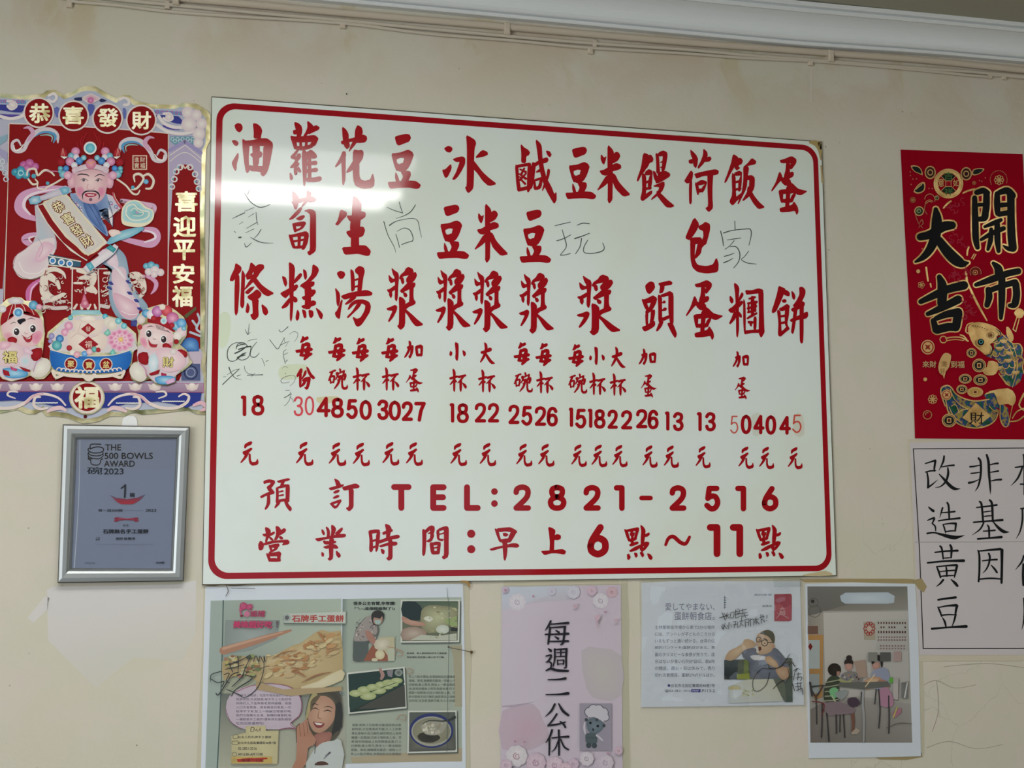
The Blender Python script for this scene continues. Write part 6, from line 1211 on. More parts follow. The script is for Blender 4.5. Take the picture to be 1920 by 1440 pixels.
# woman
a.poly('830 950 850 880 890 850 950 838 1010 850 1060 870 1078 900 1085 1000 1080 1110 1060 1180 1000 1240 930 1240 880 1220 830 1180 815 1090', '57503f', 3)
a.grad('830 950 860 880 900 860 900 900 860 980 830 1060 810 1080', 'a89c6c', 'c0b27c', 2); a.pen('810 1040 4 835 930 5 880 860 5 950 842 5 1020 848 5 1075 900 5', '3c4a44')
a.grad('845 1000 860 940 900 905 960 900 1010 930 1035 980 1030 1060 1000 1120 940 1170 880 1170 845 1120 830 1060', 'b98d74', 'd2a88c', 3, ctr=(930, 1040))
a.poly('900 890 960 882 1020 910 1045 970 1050 1060 1075 1000 1070 920 1030 870 960 850 900 860', '4a4438', 2); a.poly('850 940 890 900 930 890 880 960 850 1020', '6a5a42', 2)
a.poly('1040 960 1085 960 1085 1130 1040 1170 1000 1200 1030 1080', '30302a', 2)
a.pen('858 968 3 880 958 7 910 968 3;950 985 3 985 978 7 1015 992 3', '3a2a24'); a.pen('862 1000 3 885 990 8 908 1002 3;948 1015 3 978 1006 9 1005 1018 3', '1e1614')
a.pen('915 1000 3 905 1060 7 930 1072 5', '9a6c58'); a.poly('868 1092 900 1096 955 1105 935 1135 900 1140 878 1120', '8c3c3c', 2); a.poly('876 1098 905 1101 945 1108 925 1118 895 1116', 'eee8dc', 1)
a.grad('880 1190 960 1170 1010 1180 980 1260 900 1290 880 1250', 'a06a5c', 'b07a68', 2)
a.poly('820 1440 840 1360 890 1290 940 1250 1020 1235 1078 1235 1085 1440', 'c9cdca', 2); a.pen('960 1350 8 1000 1320 14 950 1370 8', '8a8a90'); a.poly('880 1420 900 1395 950 1390 985 1415', '5c3e34', 2)
a.poly('710 1440 740 1380 745 1250 742 1140 765 1110 790 1100 812 1075 830 1085 840 1150 880 1210 890 1240 870 1270 830 1290 820 1380 790 1440', 'b9876e', 2)
for p_ in ('765 1120 775 1200', '795 1105 805 1200', '820 1090 830 1180'): a.pen(p_.replace(' ', ' ', 1).split(' ')[0]+' '+p_.split(' ')[1]+' 3 '+p_.split(' ')[2]+' '+p_.split(' ')[3]+' 5', '8a5a48')
a.pen('745 1250 4 742 1140 5 768 1108 5;890 1240 4 885 1270 5 880 1330 4', '30302c')
a.build('woman_cutout', 'mag', mg)
a = Art('V', 0.0108); IK = '14181a'
a.pen('100 790 5 105 740 7 180 715 6;210 670 6 310 640 7 395 592 6;300 600 6 310 650 6 305 710 6;235 650 6 265 720 7;210 700 6 260 690 7 350 665 5;100 770 6 150 800 7 200 790 7 185 830 7;140 880 8 160 890 8 220 800 8 260 740 7 310 720 7;200 740 6 240 730 7 215 790 6 240 800 6;260 830 6 330 760 8 360 690 6 400 600 6;255 900 6 290 850 7 410 770 9 370 745 6 340 740 5;420 640 6 440 600 7 460 640 7 470 600 6 500 650 6 500 600 6 510 640 5;500 640 4 495 720 6 450 840 6 360 910 5 310 890 4;220 850 6 290 880 7 330 900 7', IK)
a.build('signature', 'pen', mg, 'black marker signature')
a = Art('Q', 0.0026)
a.blend('70 172 940 158 945 1385 60 1410', ('a8b4a6', 'b6c0b2', 'aeb5a4', 'b2b8a8')); a.blend('50 172 95 172 80 1410 30 1412', ('7f8d86', 'a8b4a6', 'b2b8a8', '6f7a70'))
a.poly('860 520 945 520 945 980 890 980 880 620', 'b0a98e'); a.poly('110 1360 945 1290 945 1390 120 1400', 'b8a98c')
a.build('right_page', 'mag', mg)
a = Art('Q', 0.0034)
for s_, b in (('很多公主有贊,非常讚!',(130,192,445,220)),('「ㄟ~,這個超級對了!」',(140,232,440,256))): a.text(s_, *b, '2c302c', 0.03)
a.text('每張餅、客人再挑得你的手工蛋餅都', 530, 572, 830, 586, '4a4e48', 0.01); a.text('現煎現吃,祝您開心開心好下口喔。', 530, 602, 815, 617, '4a4e48', 0.01)
body = ['早上六點半開始,老闆娘就站在麵檯前','揉麵、擀皮,麵糰要先醒過一個晚上才','好擀開,撒上蔥花,再抹上一層油捲起','來,放到熱鐵板上煎到兩面金黃,打上','雞蛋一起翻面,切成小塊就能上桌。豆','漿也是每天自己磨的,鹹豆漿加上油條','和榨菜,冰豆漿清爽不膩,大人小孩都','喜歡,來晚了可就賣光囉!還有熱米漿']
for k in range(7): a.text(body[k], 545, 745+k*30, 893, 765+k*30, '686c64', 0.0)
for k in range(8): a.text(body[7-k], 120-k*1.5, 1108+k*31, 490, 1128+k*31, '686c64', 0.0)
a.build('page_text', 'mag', mg)
# standing cook
a = Art('Q', 0.0060)
a.poly('130 480 150 400 185 350 220 310 265 300 300 340 325 400 300 470 240 500 235 600 200 638 130 636 128 560', '6a6a64', 2)
a.poly('150 410 190 350 230 305 268 295 290 330 310 420 250 480 150 500 135 460', 'a59a94', 2)
random.seed(5)
for k in range(40): x = random.uniform(150, 300); y = random.uniform(320, 480); a.disc(x, y, 6, random.choice(['c8bcb8','6a5a5c','d4ccc8','84727a']), n=6)
a.poly('132 490 240 490 238 600 205 640 130 636', '5a625f', 1)
a.poly('265 290 290 262 330 258 362 285 355 330 330 360 290 370 270 340', '2e2c26', 2); a.poly('285 310 330 320 345 300 350 330 335 360 300 365 280 345', 'b08a78', 2); a.poly('290 330 335 332 330 360 300 362', 'a9c0b8', 2)
a.poly('220 410 260 420 300 480 330 505 310 525 270 510 230 460', 'b08070', 2)
a.poly('320 460 440 455 440 560 380 600 340 560', 'c3bb9a', 1); a.poly('205 636 270 520 360 560 390 600 390 638', '9a5c44', 1); a.grad('300 480 380 470 400 520 350 560 290 540', 'c8bea6', 'e0d8c4', 2); a.disc(330, 590, 36, 'd2c8a0', 'e4dcbc'); a.disc(290, 628, 24, 'd8d0b0', ry=12)
a.poly('385 550 440 540 440 636 390 638', 'c0c4ae', 1)
a.pen('380 530 4 450 545 5 500 580 4;440 600 4 450 560 5 490 560 5 500 595 5 460 600 4;525 700 4 560 695 5 575 720 5 545 735 4;530 710 3 545 740 4;450 1080 4 480 1045 5 520 1050 5 515 1080 5 480 1075 4', 'b08a70')
a.build('cook_cutout', 'mag', mg)
def photo(name, fr, q, base, fn, edge='d8dad0', z=0.0062):
    p_ = pairs(q); cx = sum(x for x, y in p_)/4; cy = sum(y for x, y in p_)/4
    a = Art(fr, z)
    a.poly([(x+7, y+9) for x, y in p_], '5c6258'); a.poly(p_, edge)
    a.poly([(x-12*(1 if x > cx else -1), y-12*(1 if y > cy else -1)) for x, y in p_], base)
    fn(a); a.build(name, 'mag', mg)
def f1(a):
    a.blend('498 188 912 188 912 250 498 250', ('3f5248', '5a6a52', '6f7d62', '35443f')); a.poly('498 200 600 195 650 260 640 330 560 330 498 300', '20302e', 2)
    a.grad('640 260 700 220 800 225 900 240 905 320 820 400 700 430 640 380', '8f8c6c', 'c3c49c', 2); a.grad('500 300 560 330 660 350 660 375 560 370 498 340', 'b98a78', 'c8a08c', 2); a.grad('498 400 600 380 680 420 640 475 498 478', 'a08878', 'c4b4a4', 2)
    a.grad('655 320 690 300 730 320 700 345', 'd4d4c0', 'e8e8dc', 2); a.poly('810 330 905 300 910 380 850 370', '9cb070', 1); a.disc(800, 400, 50, 'c6ccbc', 'dde0d4', ry=34); a.poly('860 375 912 378 912 415 860 412', '2c3028')
    a.poly('560 480 640 440 760 450 905 430 905 482', 'c4c6b4', 1)
    random.seed(2)
    for k in range(26): a.disc(random.uniform(690, 900), random.uniform(230, 470), random.uniform(6, 18), random.choice(['b8b890','d0d0ac','8f8a6a','a8a880']), ry=6, n=8)
def f2(a):
    a.poly('92 740 500 700 510 780 480 830 300 900 100 985', '1f3a33'); a.poly('100 905 350 790 505 745 515 800 330 900 110 1010', '2b4238')
    a.poly('350 900 515 815 522 980 160 1000 250 950', '4b4a42'); a.pen('330 700 20 350 740 30 340 770 20', 'b08a80'); a.disc(470, 725, 30, '9aa098', '5c645c', ry=26); a.poly('380 710 430 700 420 760 390 750', '8a8488')
    for x, y, rx, ry in ((150,880,52,26),(210,855,50,28),(275,835,46,26),(335,815,40,24),(395,800,50,24),(455,785,44,22),(240,900,62,30),(320,860,56,26),(390,830,40,20),(420,810,50,22)): a.disc(x, y, rx, 'a9b478', 'c8cfa0', ry=ry)
    for x, y in ((165,910),(280,865),(360,835),(420,815)): a.pen('%g %g 3 %g %g 6 %g %g 3' % (x-30, y+8, x, y-4, x+30, y-14), '35502c')
def f3(a):
    a.poly('550 1028 895 1022 900 1300 548 1312', '5b6058'); a.grad('548 1200 600 1180 880 1180 900 1300 548 1312', '5a5a50', '8a887a', 1)
    a.disc(715, 1160, 165, '27306e', ry=130, n=30); a.disc(715, 1165, 150, 'a9a898', ry=112, n=30); a.disc(715, 1162, 140, '8d8a74', 'a39f86', ry=98, n=30)
    a.grad('610 1200 660 1170 760 1190 780 1220 720 1250 640 1240', '3a3526', '28241a', 2)
    a.poly('640 1120 700 1085 790 1090 830 1110 800 1170 740 1195 670 1185 645 1150', 'a8a494', 3)
    random.seed(8)
    for k in range(26): a.disc(random.uniform(655, 795), random.uniform(1105, 1180), random.uniform(7, 15), random.choice(['d2cdb8','beb8a4','e0dcca','a09880']), n=8)
    a.pen('650 1110 4 700 1085 6 790 1088 8 850 1080 14 888 1060 26', '30342e')
photo('food_photo', 'Q', '486 178 930 178 924 496 484 500', '6a6f58', f1); photo('food_photo', 'Q', '80 725 515 680 530 992 92 1035', '24382f', f2); photo('food_photo', 'Q', '540 1010 905 1008 908 1320 534 1330', '54584e', f3)
a = Art('X', 0.0098)
a.pen('838 1102 0.7 842 1160 0.9 840 1280 0.7 838 1410 0.8', '55625a'); a.pen('840 1214 1 862 1218 1.2 884 1223 1.4', '4a3c28'); a.disc(884, 1223, 3, '5a4426'); a.disc(841, 1213, 2, '5a4a36')
a.pen('424 1098 1 428 1108 1.6 423 1118 1', '5a4a3a'); a.pen('434 1103 0.8 478 1103.5 1', '5a4a3a'); a.pen('380 1096 2 400 1098 2.4 416 1096 1.6 440 1098 2 470 1095 1.2', '4a3c28')
a.pen('865 1090 3 876 1092 5 881 1100 3', 'a5814a')
a.scatter('stain', 'pen', mg)
crumple('plastic_cover', '386 1098 872 1092 876 1470 376 1470', 0.0112, 0.0018, 1.6, mg, 60, 46, seed=3.3)

# ---- pink weekly closing notice
pk = thing('paper_notice', 'pale pink notice with a rose border and a small chef picture, bottom centre', 'notice', P(1050, 1460, 0))
slab('sheet', '941 1101 1050 1098 1164 1097 1166 1250 1168 1480 938 1480 940 1300', 0.0010, 0.0022, 'lilac_sheet', pk)
a = Art('PK', 0.0024)
a.blend('165 80 700 75 700 180 400 200 165 260', ('cfd6e4', 'd2d6e2', 'cfc8d4', 'cdc4d0', 'd0ccda'))
a.grad('170 1010 400 960 470 1080 520 1200 400 1300 165 1300', 'cdb8c6', 'd0b2c2', 2); a.poly('160 975 260 965 400 945 480 915 380 955 250 985 165 985', 'b8a8b8', 0)
a.grad('760 560 900 540 1060 600 1060 900 900 930 800 850', 'cdc2ca', 'cfc8c4', 2)
def rose(x, y, r, c1, c2, c3):
    for k in range(9): t = 2*math.pi*k/9; a.disc(x+math.cos(t)*r*.62, y+math.sin(t)*r*.62, r*.44, c1, c2, n=12)
    for k in range(6): t = 2*math.pi*k/6+.3; a.disc(x+math.cos(t)*r*.3, y+math.sin(t)*r*.3, r*.32, c2, c1, n=10)
    a.ring(x, y, r*.3, r*.08, c3, a0=20, a1=260); a.ring(x+r*.05, y, r*.16, r*.07, c3, a0=120, a1=400)
for q in ((280,195,62,'dcd4de','e8e2ea','b8a8b8'),(905,185,58,'ded4de','e8e4ea','b8a0b4'),(990,120,40,'d8b4c0','e0c4cc','b07c90'),(540,115,30,'cfc8dc','dcd8e4','a8a0c0'),(700,120,50,'d4d0de','dcdae6','c0b8cc'),(190,105,26,'cbb8cc','d8c8d8','a888a8'),(840,110,36,'d8bccc','e0ccd8','c090a8'),
          (275,1350,78,'ddd4da','e6dee2','a8808c'),(420,1400,72,'ccb4c4','d8c4d0','a07c94'),(560,1420,62,'d0b8c8','dccad6','a8849c'),(800,1370,52,'cfc4d0','dcd4dc','988494'),(700,1410,40,'c8b0c4','d4c0d0','a08098'),(1040,1310,30,'cdb0c0','d8c4d0','a07890'),(940,1400,60,'cabccb','d6ccd6','a894a8'),(640,1450,50,'d0b4c2','dcc8d2','a88098'),(195,1420,44,'cbb4c4','d8c4d0','a888a0')): rose(*q)
for x, y in ((400,152),(263,1240),(333,1245),(190,105),(940,270),(960,1330)): a.disc(x, y, 9, 'b890a4')
for q in ('860 300 900 290 900 320 870 340', '690 220 730 210 720 240', '1000 330 1030 320 1030 350', '870 350 885 345 880 390'): a.poly(q, 'ccb0be', 2)
a.scatter('rose_border', 'print', pk)
INK = '20202c'
for s_ in ('530 338 14 515 370 16 488 408 5;520 362 10 580 358 12 660 352 20;525 385 14 518 450 16 510 510 12;525 388 10 580 384 12 640 380 14;636 384 18 630 450 16 622 500 16 605 515 10;490 438 12 580 436 13 662 432 18;512 490 10 580 490 12 660 488 16;568 408 8 590 422 18;562 455 8 585 470 18',
           '512 545 10 530 560 22;495 600 10 535 595 14 510 640 14 495 645 8;510 640 8 535 655 14 530 690 12;495 710 10 530 695 18 580 708 20 660 712 16;560 548 14 560 620 14 548 680 6;560 552 10 650 546 14;648 550 18 645 620 14 645 680 14 630 690 8;575 575 8 635 572 10;605 555 12 605 600 10;570 605 8 640 602 10;580 630 10 582 665 10;580 632 8 630 630 10;628 632 12 625 662 10;582 660 8 628 658 8',
           '510 778 8 580 776 12 640 768 20;495 890 8 580 888 12 660 880 22', '560 960 14 535 1010 16 488 1055 4;590 958 10 620 1010 20 662 1045 16;575 1035 14 545 1080 12 510 1122 12;510 1122 14 580 1112 14 640 1095 10;600 1090 8 625 1110 16 640 1135 14',
           '540 1155 16 520 1210 14 490 1252 4;520 1215 16 520 1280 14 518 1342 12;590 1158 16 592 1250 14 592 1342 14;540 1215 10 600 1208 12 662 1205 18;590 1225 10 565 1290 10 535 1320 4;605 1225 10 630 1280 14 662 1302 12'):
    a = Art('PK', 0.0062); a.pen(s_, INK); a.build('character', 'print', pk)
a = Art('PK', 0.0062)
a.rect(747, 955, 988, 1308, 'a8a0b0'); W_ = 'd6d0da'; DK = '4a5058'
for x, y, r in ((820,1020,32),(850,1000,34),(890,1000,32),(925,1025,34),(940,1060,26),(860,1040,40),(900,1050,36)): a.disc(x, y, r+5, DK)
for x, y, r in ((820,1020,32),(850,1000,34),(890,1000,32),(925,1025,34),(940,1060,26),(860,1040,40),(900,1050,36)): a.disc(x, y, r, W_)
a.poly('815 1030 835 1030 935 1075 925 1100 830 1065 810 1062', W_, 1); a.line('812 1064 860 1062 926 1100', 4, DK)
a.grad('800 1090 850 1062 910 1085 935 1120 910 1160 870 1185 830 1180 805 1145', '6a7884', '7f8d98', 3); a.disc(797, 1078, 12, DK); a.disc(876, 1078, 12, DK); a.disc(930, 1122, 12, DK)
a.disc(828, 1102, 10, '20242c'); a.disc(883, 1125, 10, '20242c'); a.poly('840 1140 858 1148 848 1168', '20242c', 1)
a.poly('800 1180 870 1180 880 1240 860 1262 800 1255 790 1215', '5d6a70', 2); a.pen('790 1180 12 782 1140 16 785 1100 10', W_); a.pen('875 1195 14 900 1215 14 918 1232 12', W_); a.disc(815, 1270, 20, '4c565e'); a.disc(858, 1272, 20, '4c565e'); a.line('800 1210 875 1215', 3, '3c464c')
a.build('chef_picture', 'print', pk)
crumple('plastic_cover', '938 1097 1176 1094 1180 1470 936 1470', 0.0075, 0.0012, 1.2, pk, 30, 40, seed=9.1)

# ---- japanese magazine page in a wrinkled sleeve
jp = thing('magazine_clipping', 'japanese magazine page of a man in glasses eating, in a wrinkled clear sleeve', 'poster', P(1355, 1326, 0))
slab('sheet', '1203 1093 1260 1090 1500 1090 1503 1200 1508 1322 1202 1326 1204 1200', 0.0010, 0.0022, 'white_sheet', jp)
a = Art('JP', 0.0024)
JV = '6a6a8a'
a.text('愛してやまない、', 318, 280, 832, 358, JV, 0.0); a.text('蛋餅朝食店。', 412, 372, 832, 458, JV, 0.0)
for k, s_ in enumerate(('士林華榮街市場から車で5分の場所','には、アントレが子どものころから','いまもずっと通い続ける、台湾の伝','統的パンケーキ(蛋餅)店がある。表','面のクリスピーな食感が売りで、店','名はないが長い行列が目印。朝6時','の開店。週火・日は休みで、売り','切れ次第閉店。蛋餅27NTドルほか。')):
    a.text(s_, 210, 512+k*71, 832, 552+k*71, '687084', 0.0)
a.disc(356, 1138, 14, '3a3a8a'); a.text('台北市北投区實踐街48巷7号', 378, 1120, 832, 1156, '4e5468', 0.0); a.text('☎02-2821-2516', 310, 1176, 582, 1208, '4e5468', 0.0)
a.rect(588, 1174, 684, 1208, '4a4a9a'); a.text('MAP', 602, 1180, 668, 1202, 'd8dce8', 0.01); a.text('P113-2', 700, 1176, 832, 1208, '4e5468', 0.0)
a.text('我的最愛', 1240, 185, 1425, 205, '8a92a0'); a.text('推薦店', 1325, 300, 1425, 322, '8a92a0'); a.line('935 205 935 340', 4, '5a6478', False)
for k in range(5): a.line([(925, 225+k*25), (950, 225+k*25)], 5, '5a6478')
a.poly('1450 190 1620 185 1632 200 1630 460 1600 470 1450 468', 'a84858', 0); a.poly('1450 300 1520 290 1560 330 1620 300 1630 460 1450 468', 'b85a66', 1)
for k, ch in enumerate('大稻'): a.text(ch, 1502, 320+k*42, 1566, 360+k*42, 'd8b0b0', 0.02)
a.pen('1470 440 5 1520 400 7 1600 440 5;1480 380 4 1500 400 5', 'd8b0b4')
a.build('page_text', 'print', jp)
a = Art('JP', 0.0046)
a.poly('930 870 1635 855 1640 1310 1560 1310 1440 1080 930 1074', '6c7468'); a.blend('930 875 1200 870 1195 1072 930 1074', ('48545a', '586068', '303a3c', '242c30'))
a.poly('1080 875 1190 875 1195 1072 1060 1072', '5c6658'); a.poly('1060 1020 1190 1010 1195 1072 1062 1070', '98a048'); a.poly('1140 870 1185 870 1180 1010 1130 1010', '7a8850', 1)
a.poly('1540 855 1620 850 1638 1000 1640 1310 1575 1310', '55625c')
a.grad('1110 760 1200 740 1280 760 1380 770 1450 740 1520 800 1590 900 1600 1010 1500 1060 1330 1080 1200 1050 1195 900 1130 850', '6a7080', '8a90a0', 2)
a.grad('940 850 980 780 1060 740 1120 700 1140 660 1200 660 1260 700 1240 740 1140 770 1060 850 1000 880 950 870', 'c8a688', 'dcc4a4', 2)
a.grad('1270 620 1310 580 1370 562 1430 585 1455 640 1445 720 1420 780 1360 810 1300 815 1262 790 1275 740 1262 690', 'c9a88c', 'dcc0a4', 3)
a.poly('1300 600 1340 570 1390 560 1440 590 1455 650 1440 700 1400 640 1350 610', '5e5c50', 3); a.disc(1440, 730, 18, 'c8a086')
a.ring(1288, 660, 26, 7, '2a3040', n=18); a.ring(1350, 695, 32, 7, '2a3040', n=18); a.line('1380 690 1430 690', 7, '2a3040', False); a.line('1310 670 1322 685', 6, '2a3040'); a.disc(1295, 665, 6, '2a2a2a'); a.disc(1350, 698, 6, '2a2a2a')
a.pen('1330 655 4 1350 650 7 1385 672 4', '4a3c30'); a.poly('1285 740 1310 735 1315 765 1290 780 1275 760', '6a3430', 2); a.poly('1262 740 1285 745 1290 800 1265 790', 'e0dcd0', 1)
a.grad('1200 830 1280 820 1380 845 1350 870 1240 875', 'd8d8dc', 'ececf0', 2)
a.grad('1350 850 1400 830 1440 860 1480 900 1490 950 1430 940 1370 900', 'c8a282', 'dcc0a0', 2); a.grad('1470 950 1600 950 1600 1060 1540 1080 1480 1020', 'c09a7c', 'd4b498', 2)
a.blend('970 1150 1160 1075 1440 1070 1545 1300 975 1320', ('c8ced0', 'd2d4c8', 'd4d2bc', 'cfd0c4', 'd4d8da')); a.disc(1040, 1165, 72, 'b8bcae', ry=34); a.disc(1040, 1168, 60, 'c8bc88', ry=26); a.grad('975 1180 1105 1180 1090 1290 1040 1300 990 1290', 'ced4d6', 'dee2e4', 1)
random.seed(4)
for k in range(16): a.disc(random.uniform(1120, 1250), random.uniform(1180, 1240), random.uniform(8, 18), random.choice(['c0c498','d4d0a8','a8b488']), ry=7, n=8)
a.build('man_photo', 'print', jp)
a = Art('JP', 0.0074); IK = '14161c'
a.pen('880 435 6 930 420 8 985 400 5;905 380 6 925 420 8 940 460 6;925 385 5 985 440 6;960 380 5 950 450 5;1000 380 6 990 430 6;1000 385 5 1030 375 6 1025 430 6 995 435 5;1050 350 6 1050 440 6;1040 370 5 1090 365 6;1060 345 5 1085 345 5 1085 385 5 1062 388 5;1045 400 5 1100 390 6;1050 440 5 1100 415 5;1100 360 6 1160 345 6;1120 340 5 1125 400 6;1100 390 5 1170 380 6;1110 420 5 1180 405 6;1140 385 5 1150 430 6;1115 400 5 1110 440 5', IK)
a.pen('900 520 6 920 550 6 940 490 5;915 500 5 920 560 5;925 510 5 960 550 6;980 480 6 975 550 6;960 510 5 965 530 5;1000 500 5 1005 530 5;1020 480 6 1050 475 6 1030 540 6;1020 510 5 1060 500 6;1065 470 5 1070 540 6;1090 470 6 1130 465 6;1110 440 6 1100 510 6 1080 530 5;1100 490 5 1130 520 6;1145 450 6 1150 530 6;1150 455 5 1185 450 6 1180 520 6;1155 485 5 1180 480 5;1200 440 6 1205 520 6;1195 460 5 1235 450 6 1235 510 6;1250 440 5 1250 490 5;1260 430 5 1265 500 6;1250 455 5 1290 445 6;1270 470 5 1295 500 6;1310 400 6 1315 490 6;1300 430 5 1345 420 6;1320 450 6 1350 470 6 1340 480 5;1330 400 5 1335 440 5;1375 410 8 1372 440 5;1368 460 7 1372 462 7', IK)
a.pen('1610 810 5 1560 890 8 1500 950 9 1400 960 8 1390 920 6 1340 930 5;1400 970 6 1330 960 5 1270 1010 6 1225 1100 6 1240 1185 6 1300 1190 6 1370 1120 6 1400 1000 6;1560 905 6 1630 890 8 1600 930 6;1590 960 5 1600 1050 6 1500 1110 6 1440 1170 6;1500 1110 6 1540 1080 6 1560 1110 5 1600 1060 5 1640 1050 6;1640 900 10 1665 940 8;1650 985 7 1690 960 8 1660 1000 6;1690 960 6 1720 970 6;1660 1010 6 1650 1080 7;1680 1020 6 1730 1015 7;1700 1000 6 1690 1080 7;1680 1060 6 1735 1050 7 1720 1090 6;1640 1120 7 1660 1190 8;1665 1120 6 1735 1110 7;1690 1100 6 1700 1190 7;1670 1150 6 1720 1150 6;1680 1190 6 1740 1170 7 1745 1230 7;1720 1110 6 1730 1200 6', IK)
a.build('signature', 'pen', jp, 'black marker dedication and signature')
crumple('plastic_sleeve', '1199 1089 1506 1086 1511 1326 1201 1330', 0.0088, 0.0150, 1.25, jp, 120, 96, 'sleeve', seed=1.7)
slab('tape', '1450 1084 1503 1083 1504 1100 1452 1101', 0.0190, 0.0193, 'film', jp)

# ---- photograph of children eating
ph = thing('photo_print', 'white bordered photograph of three children at a dining table, taped below the menu board', 'photograph', P(1620, 1422, 0))
slab('print_paper', '1510 1095 1600 1093 1716 1094.5 1722 1200 1727 1418 1640 1420 1517 1422 1512 1260', 0.0012, 0.0024, 'white_sheet', ph)
a = Art('PH', 0.0026)
a.blend('95 78 845 78 882 1250 118 1250', ('9a9894', '9f9d96', 'b8b4ac', 'aaa69e'))
a.blend('95 78 845 78 848 250 215 270 98 300', ('7c7a76', '807e78', '9c9890', '8e8880', '74706c'))
a.grad('340 150 380 125 700 122 750 150 745 200 700 208 380 208 350 190', 'c0ccd8', 'd4dee8', 1)
a.line('215 268 848 262', 10, 'b4b0aa', False); a.blend('215 275 848 265 860 900 500 920 230 880', ('d0cac4', 'c8c4be', 'bab6b2', 'bcb8b2', 'c4beb8'))
a.blend('98 300 215 275 215 440 100 440', ('9a928a', 'b0a89e', 'aca49a', '948c84'))
a.blend('118 1000 240 930 480 900 870 960 882 1250 118 1250', ('7e7670', '9a928c', 'b2aca8', 'a8a4a0', '94908a', '7a726c'))
for x, y, r in ((140,200,34),(150,265,44)): a.ring(x, y, r, 4, '5a5650')
a.disc(135, 190, 14, '3a3634'); a.rect(98, 375, 175, 435, '7a5a50')
a.blend('100 440 215 440 210 910 150 930 115 800', ('b88a54', 'c0925a', 'b08454', '9a7048', 'a87c4c')); a.rect(105, 480, 188, 695, 'b0b8b8'); a.rect(112, 735, 185, 880, '9aa0a0'); a.poly('118 500 135 530 118 560 100 530', '7a1c20')
a.poly('515 345 605 350 605 480 520 478', 'b4a894'); 
for k in range(10): a.ring(560+30*math.cos(k*.63), 395+40*math.sin(k*.63), 12, 6, 'a83038')
a.disc(560, 395, 20, 'd0b8a8')
a.blend('608 330 848 322 848 558 614 556', ('c2c0b8', 'c0beb8', 'bab6b4', 'bcbab4'))
for k in range(11):
    for r_, s_ in ((352,7),(385,7),(420,9),(458,4),(480,4)):
        if r_ == 385 and k in (0, 3, 7, 8, 9): continue
        a.rect(624+k*20, r_-s_, 634+k*20, r_+s_, '7a2c34' if r_ > 440 else '5c3034')
for k in range(9): a.rect(640+k*22, 520, 650+k*22, 528, '8a5058'); a.rect(640+k*22, 540, 650+k*22, 547, '8a5058')
a.rect(550, 572, 620, 640, '8a8a84'); a.rect(640, 572, 720, 640, '5c5c5c'); a.rect(742, 565, 800, 640, 'b49a98'); a.poly('440 640 530 628 545 760 480 760', 'b0988a', 1)
# table and stools
a.poly('330 800 700 790 720 830 520 850 330 830', '6a6a66'); a.poly('215 950 330 940 460 1000 440 1030 260 1050 225 1010', '8a7880', 1)
for s_ in ('205 960 10 205 1100 10 200 1210 9', '240 1030 10 250 1150 10 256 1240 10', '310 1040 10 312 1180 10', '365 1040 10 375 1210 10', '340 1040 8 338 1170 8', '630 850 10 640 1000 10 630 1140 9', '705 900 10 708 1080 10 705 1180 9', '125 850 10 160 900 10 215 820 8', '120 830 12 220 820 8', '500 870 8 498 960 8', '160 900 9 165 1110 9', '610 850 8 600 960 8', '780 780 6 770 930 8', '115 800 16 130 900 12'): a.pen(s_, '3c3a40')
a.pen('515 860 14 510 960 16 520 1060 14 518 1240 12', 'a8a8ac'); a.pen('130 940 8 220 960 8 200 1050 6', '7a3034')
a.pen('690 1140 4 780 1105 6 880 1110 4', '5a5650'); a.poly('800 800 855 790 850 920 800 910', '787878', 1); a.pen('845 800 8 825 910 10', 'd0d0cc'); a.poly('740 760 780 760 775 930 740 920', 'b8b0ae', 1)
a.build('photo_ground', 'gloss', ph)
a = Art('PH', 0.0052)
a.poly('225 830 250 770 290 745 340 765 335 830 330 940 240 950 215 900', '3c4438', 2)
for k in range(5): a.line([(228, 800+k*34), (280, 790+k*36), (330, 780+k*36)], 8, 'a8a890')
a.disc(298, 702, 50, '241c1e', ry=48); a.grad('315 715 340 715 335 745 315 748', 'a87c6c', 'b88c7c', 1); a.poly('262 850 310 835 330 880 300 920 270 900', '7fc08a', 2); a.pen('280 900 10 320 970 12 350 1040 8', 'b8c0a0')
a.pen('430 1020 30 440 1090 26 435 1170 20', '7a5448'); a.poly('425 1175 460 1140 492 1160 470 1185 430 1188', 'b8a898', 1)
a.poly('350 740 400 715 450 720 510 760 500 790 400 800 350 790', '8a8480', 2)
for k in range(10): a.disc(360+k*15, 745+(k % 3)*14, 8, random.choice(['5a4048','c8c0c0','6a6a88','b08078']), n=7)
a.disc(405, 650, 34, '2a2024', ry=30); a.disc(408, 615, 22, '2a2024'); a.grad('380 660 430 660 432 695 405 712 382 695', 'b88c80', 'c89c90', 2); a.pen('340 780 20 400 800 22 430 770 12', 'a8a878')
a.poly('580 720 640 690 700 700 715 800 700 850 610 850 570 800', '9aa0b8', 2); a.poly('576 650 580 610 620 592 655 605 662 660 650 690 640 640 600 640 590 680', '1c1822', 2); a.grad('585 660 630 645 640 680 610 700 588 692', 'b88a80', 'c89c90', 2)
a.grad('520 790 570 760 640 760 650 800 560 850 515 840', 'c09078', 'e8d0a8', 2); a.pen('640 790 30 680 800 34 700 830 26', 'b08070'); a.poly('635 850 700 840 740 920 730 980 640 970', 'b888a0', 2); a.poly('630 880 660 990 650 960', '8a80a8', 1)
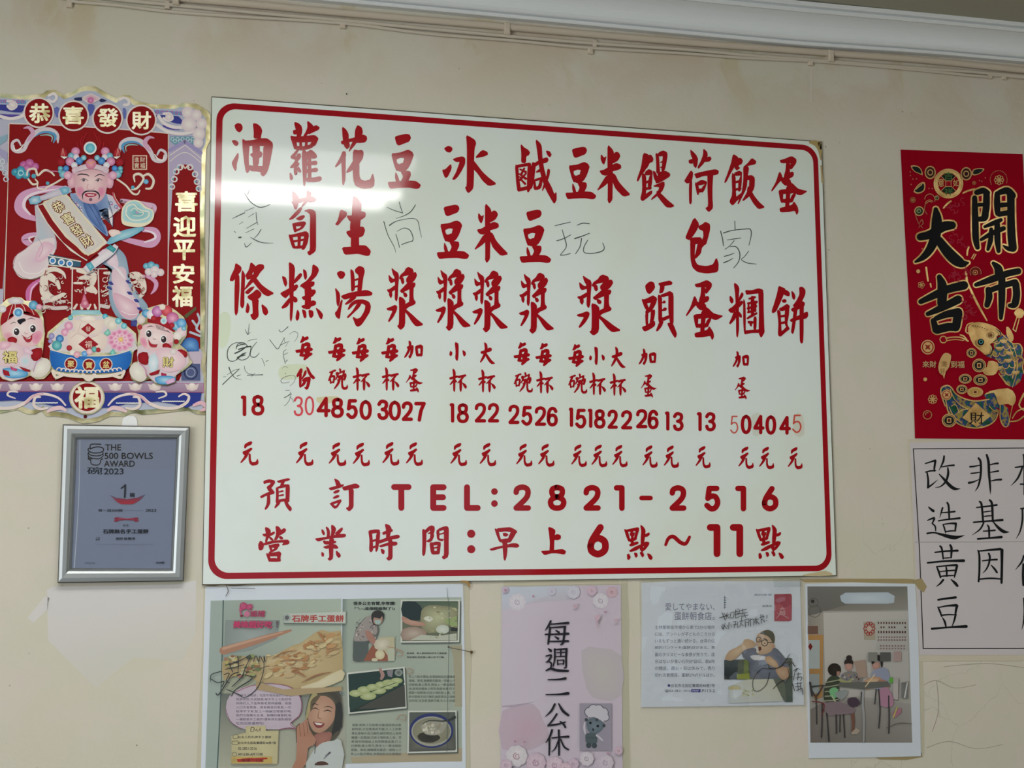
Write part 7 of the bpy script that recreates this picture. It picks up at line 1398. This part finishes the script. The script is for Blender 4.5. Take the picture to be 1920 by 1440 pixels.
a.poly('735 1020 800 985 802 1020 760 1060 735 1060', 'b0788c', 1); a.pen('770 980 8 740 1060 10', 'c8c060'); a.poly('708 770 740 760 740 800 710 800', '6ab04c', 2); a.pen('530 830 8 600 740 10', 'e4c8a0')
a.poly('400 920 460 910 490 960 440 985 400 960', '4a3a4c', 2); a.poly('300 880 380 850 400 880 350 930', '9aa0a0', 2)
a.build('children_figures', 'gloss', ph)
crumple('plastic_cover', '1509 1093 1717 1092 1730 1420 1516 1424', 0.0072, 0.0012, 1.5, ph, 34, 44, seed=5.9)
for q in ('1498 1086 1560 1085 1700 1085 1722 1087 1724 1094 1715 1095 1600 1091 1510 1092', '1712 1088 1728 1084 1738 1100 1732 1111 1722 1104', '1640 1420 1700 1413 1728 1411 1730 1419 1700 1425 1650 1424', '1716 1096 1724 1096 1732 1300 1733 1415 1727 1414 1722 1220'):
    slab('tape', q, 0.0005, 0.0011 if q[:4] in ('1498','1640','1716') else 0.0026, 'brown_tape' if q[:4] != '1716' else 'tape', ph)
# leftover strips of tape on the wall
for q, l in (('1164 1086 1176 1086 1180 1160 1178 1250 1182 1440 1168 1440 1166 1200', 'strip of yellowed tape down the right edge of the pink notice'),
             ('944 1089 1160 1087 1162 1096 1050 1097 944 1100', 'strip of pinkish yellow tape along the top of the pink notice'),
             ('1200 1086 1260 1085 1500 1083 1500 1088 1330 1089 1205 1090', 'thin strip of old brown tape above the japanese magazine page')):
    p_ = pairs(q); o = slab('tape_strip', q, 0.0004, 0.0009, 'tape', None); o['label'] = l; o['category'] = 'tape'
# one lamp mirrored in the menu board, then two unseen added ones
lamp(-0.75, 0.79, -1.925, ZC-0.10, 'flat ceiling lamp in front of the menu board, mirrored in its gloss')
lamp(-2.3, -0.75, -3.6, ZC-0.10, 'unseen flat ceiling lamp added for downward shadows, back beside the window')  # added out of view so that shadows fall downward
lamp(3.3, 4.4, -2.0, ZC-0.10, 'unseen flat ceiling lamp added to brighten the right side of the room')  # added out of view to lift the dark right side
bpy.data.objects.remove(_to)
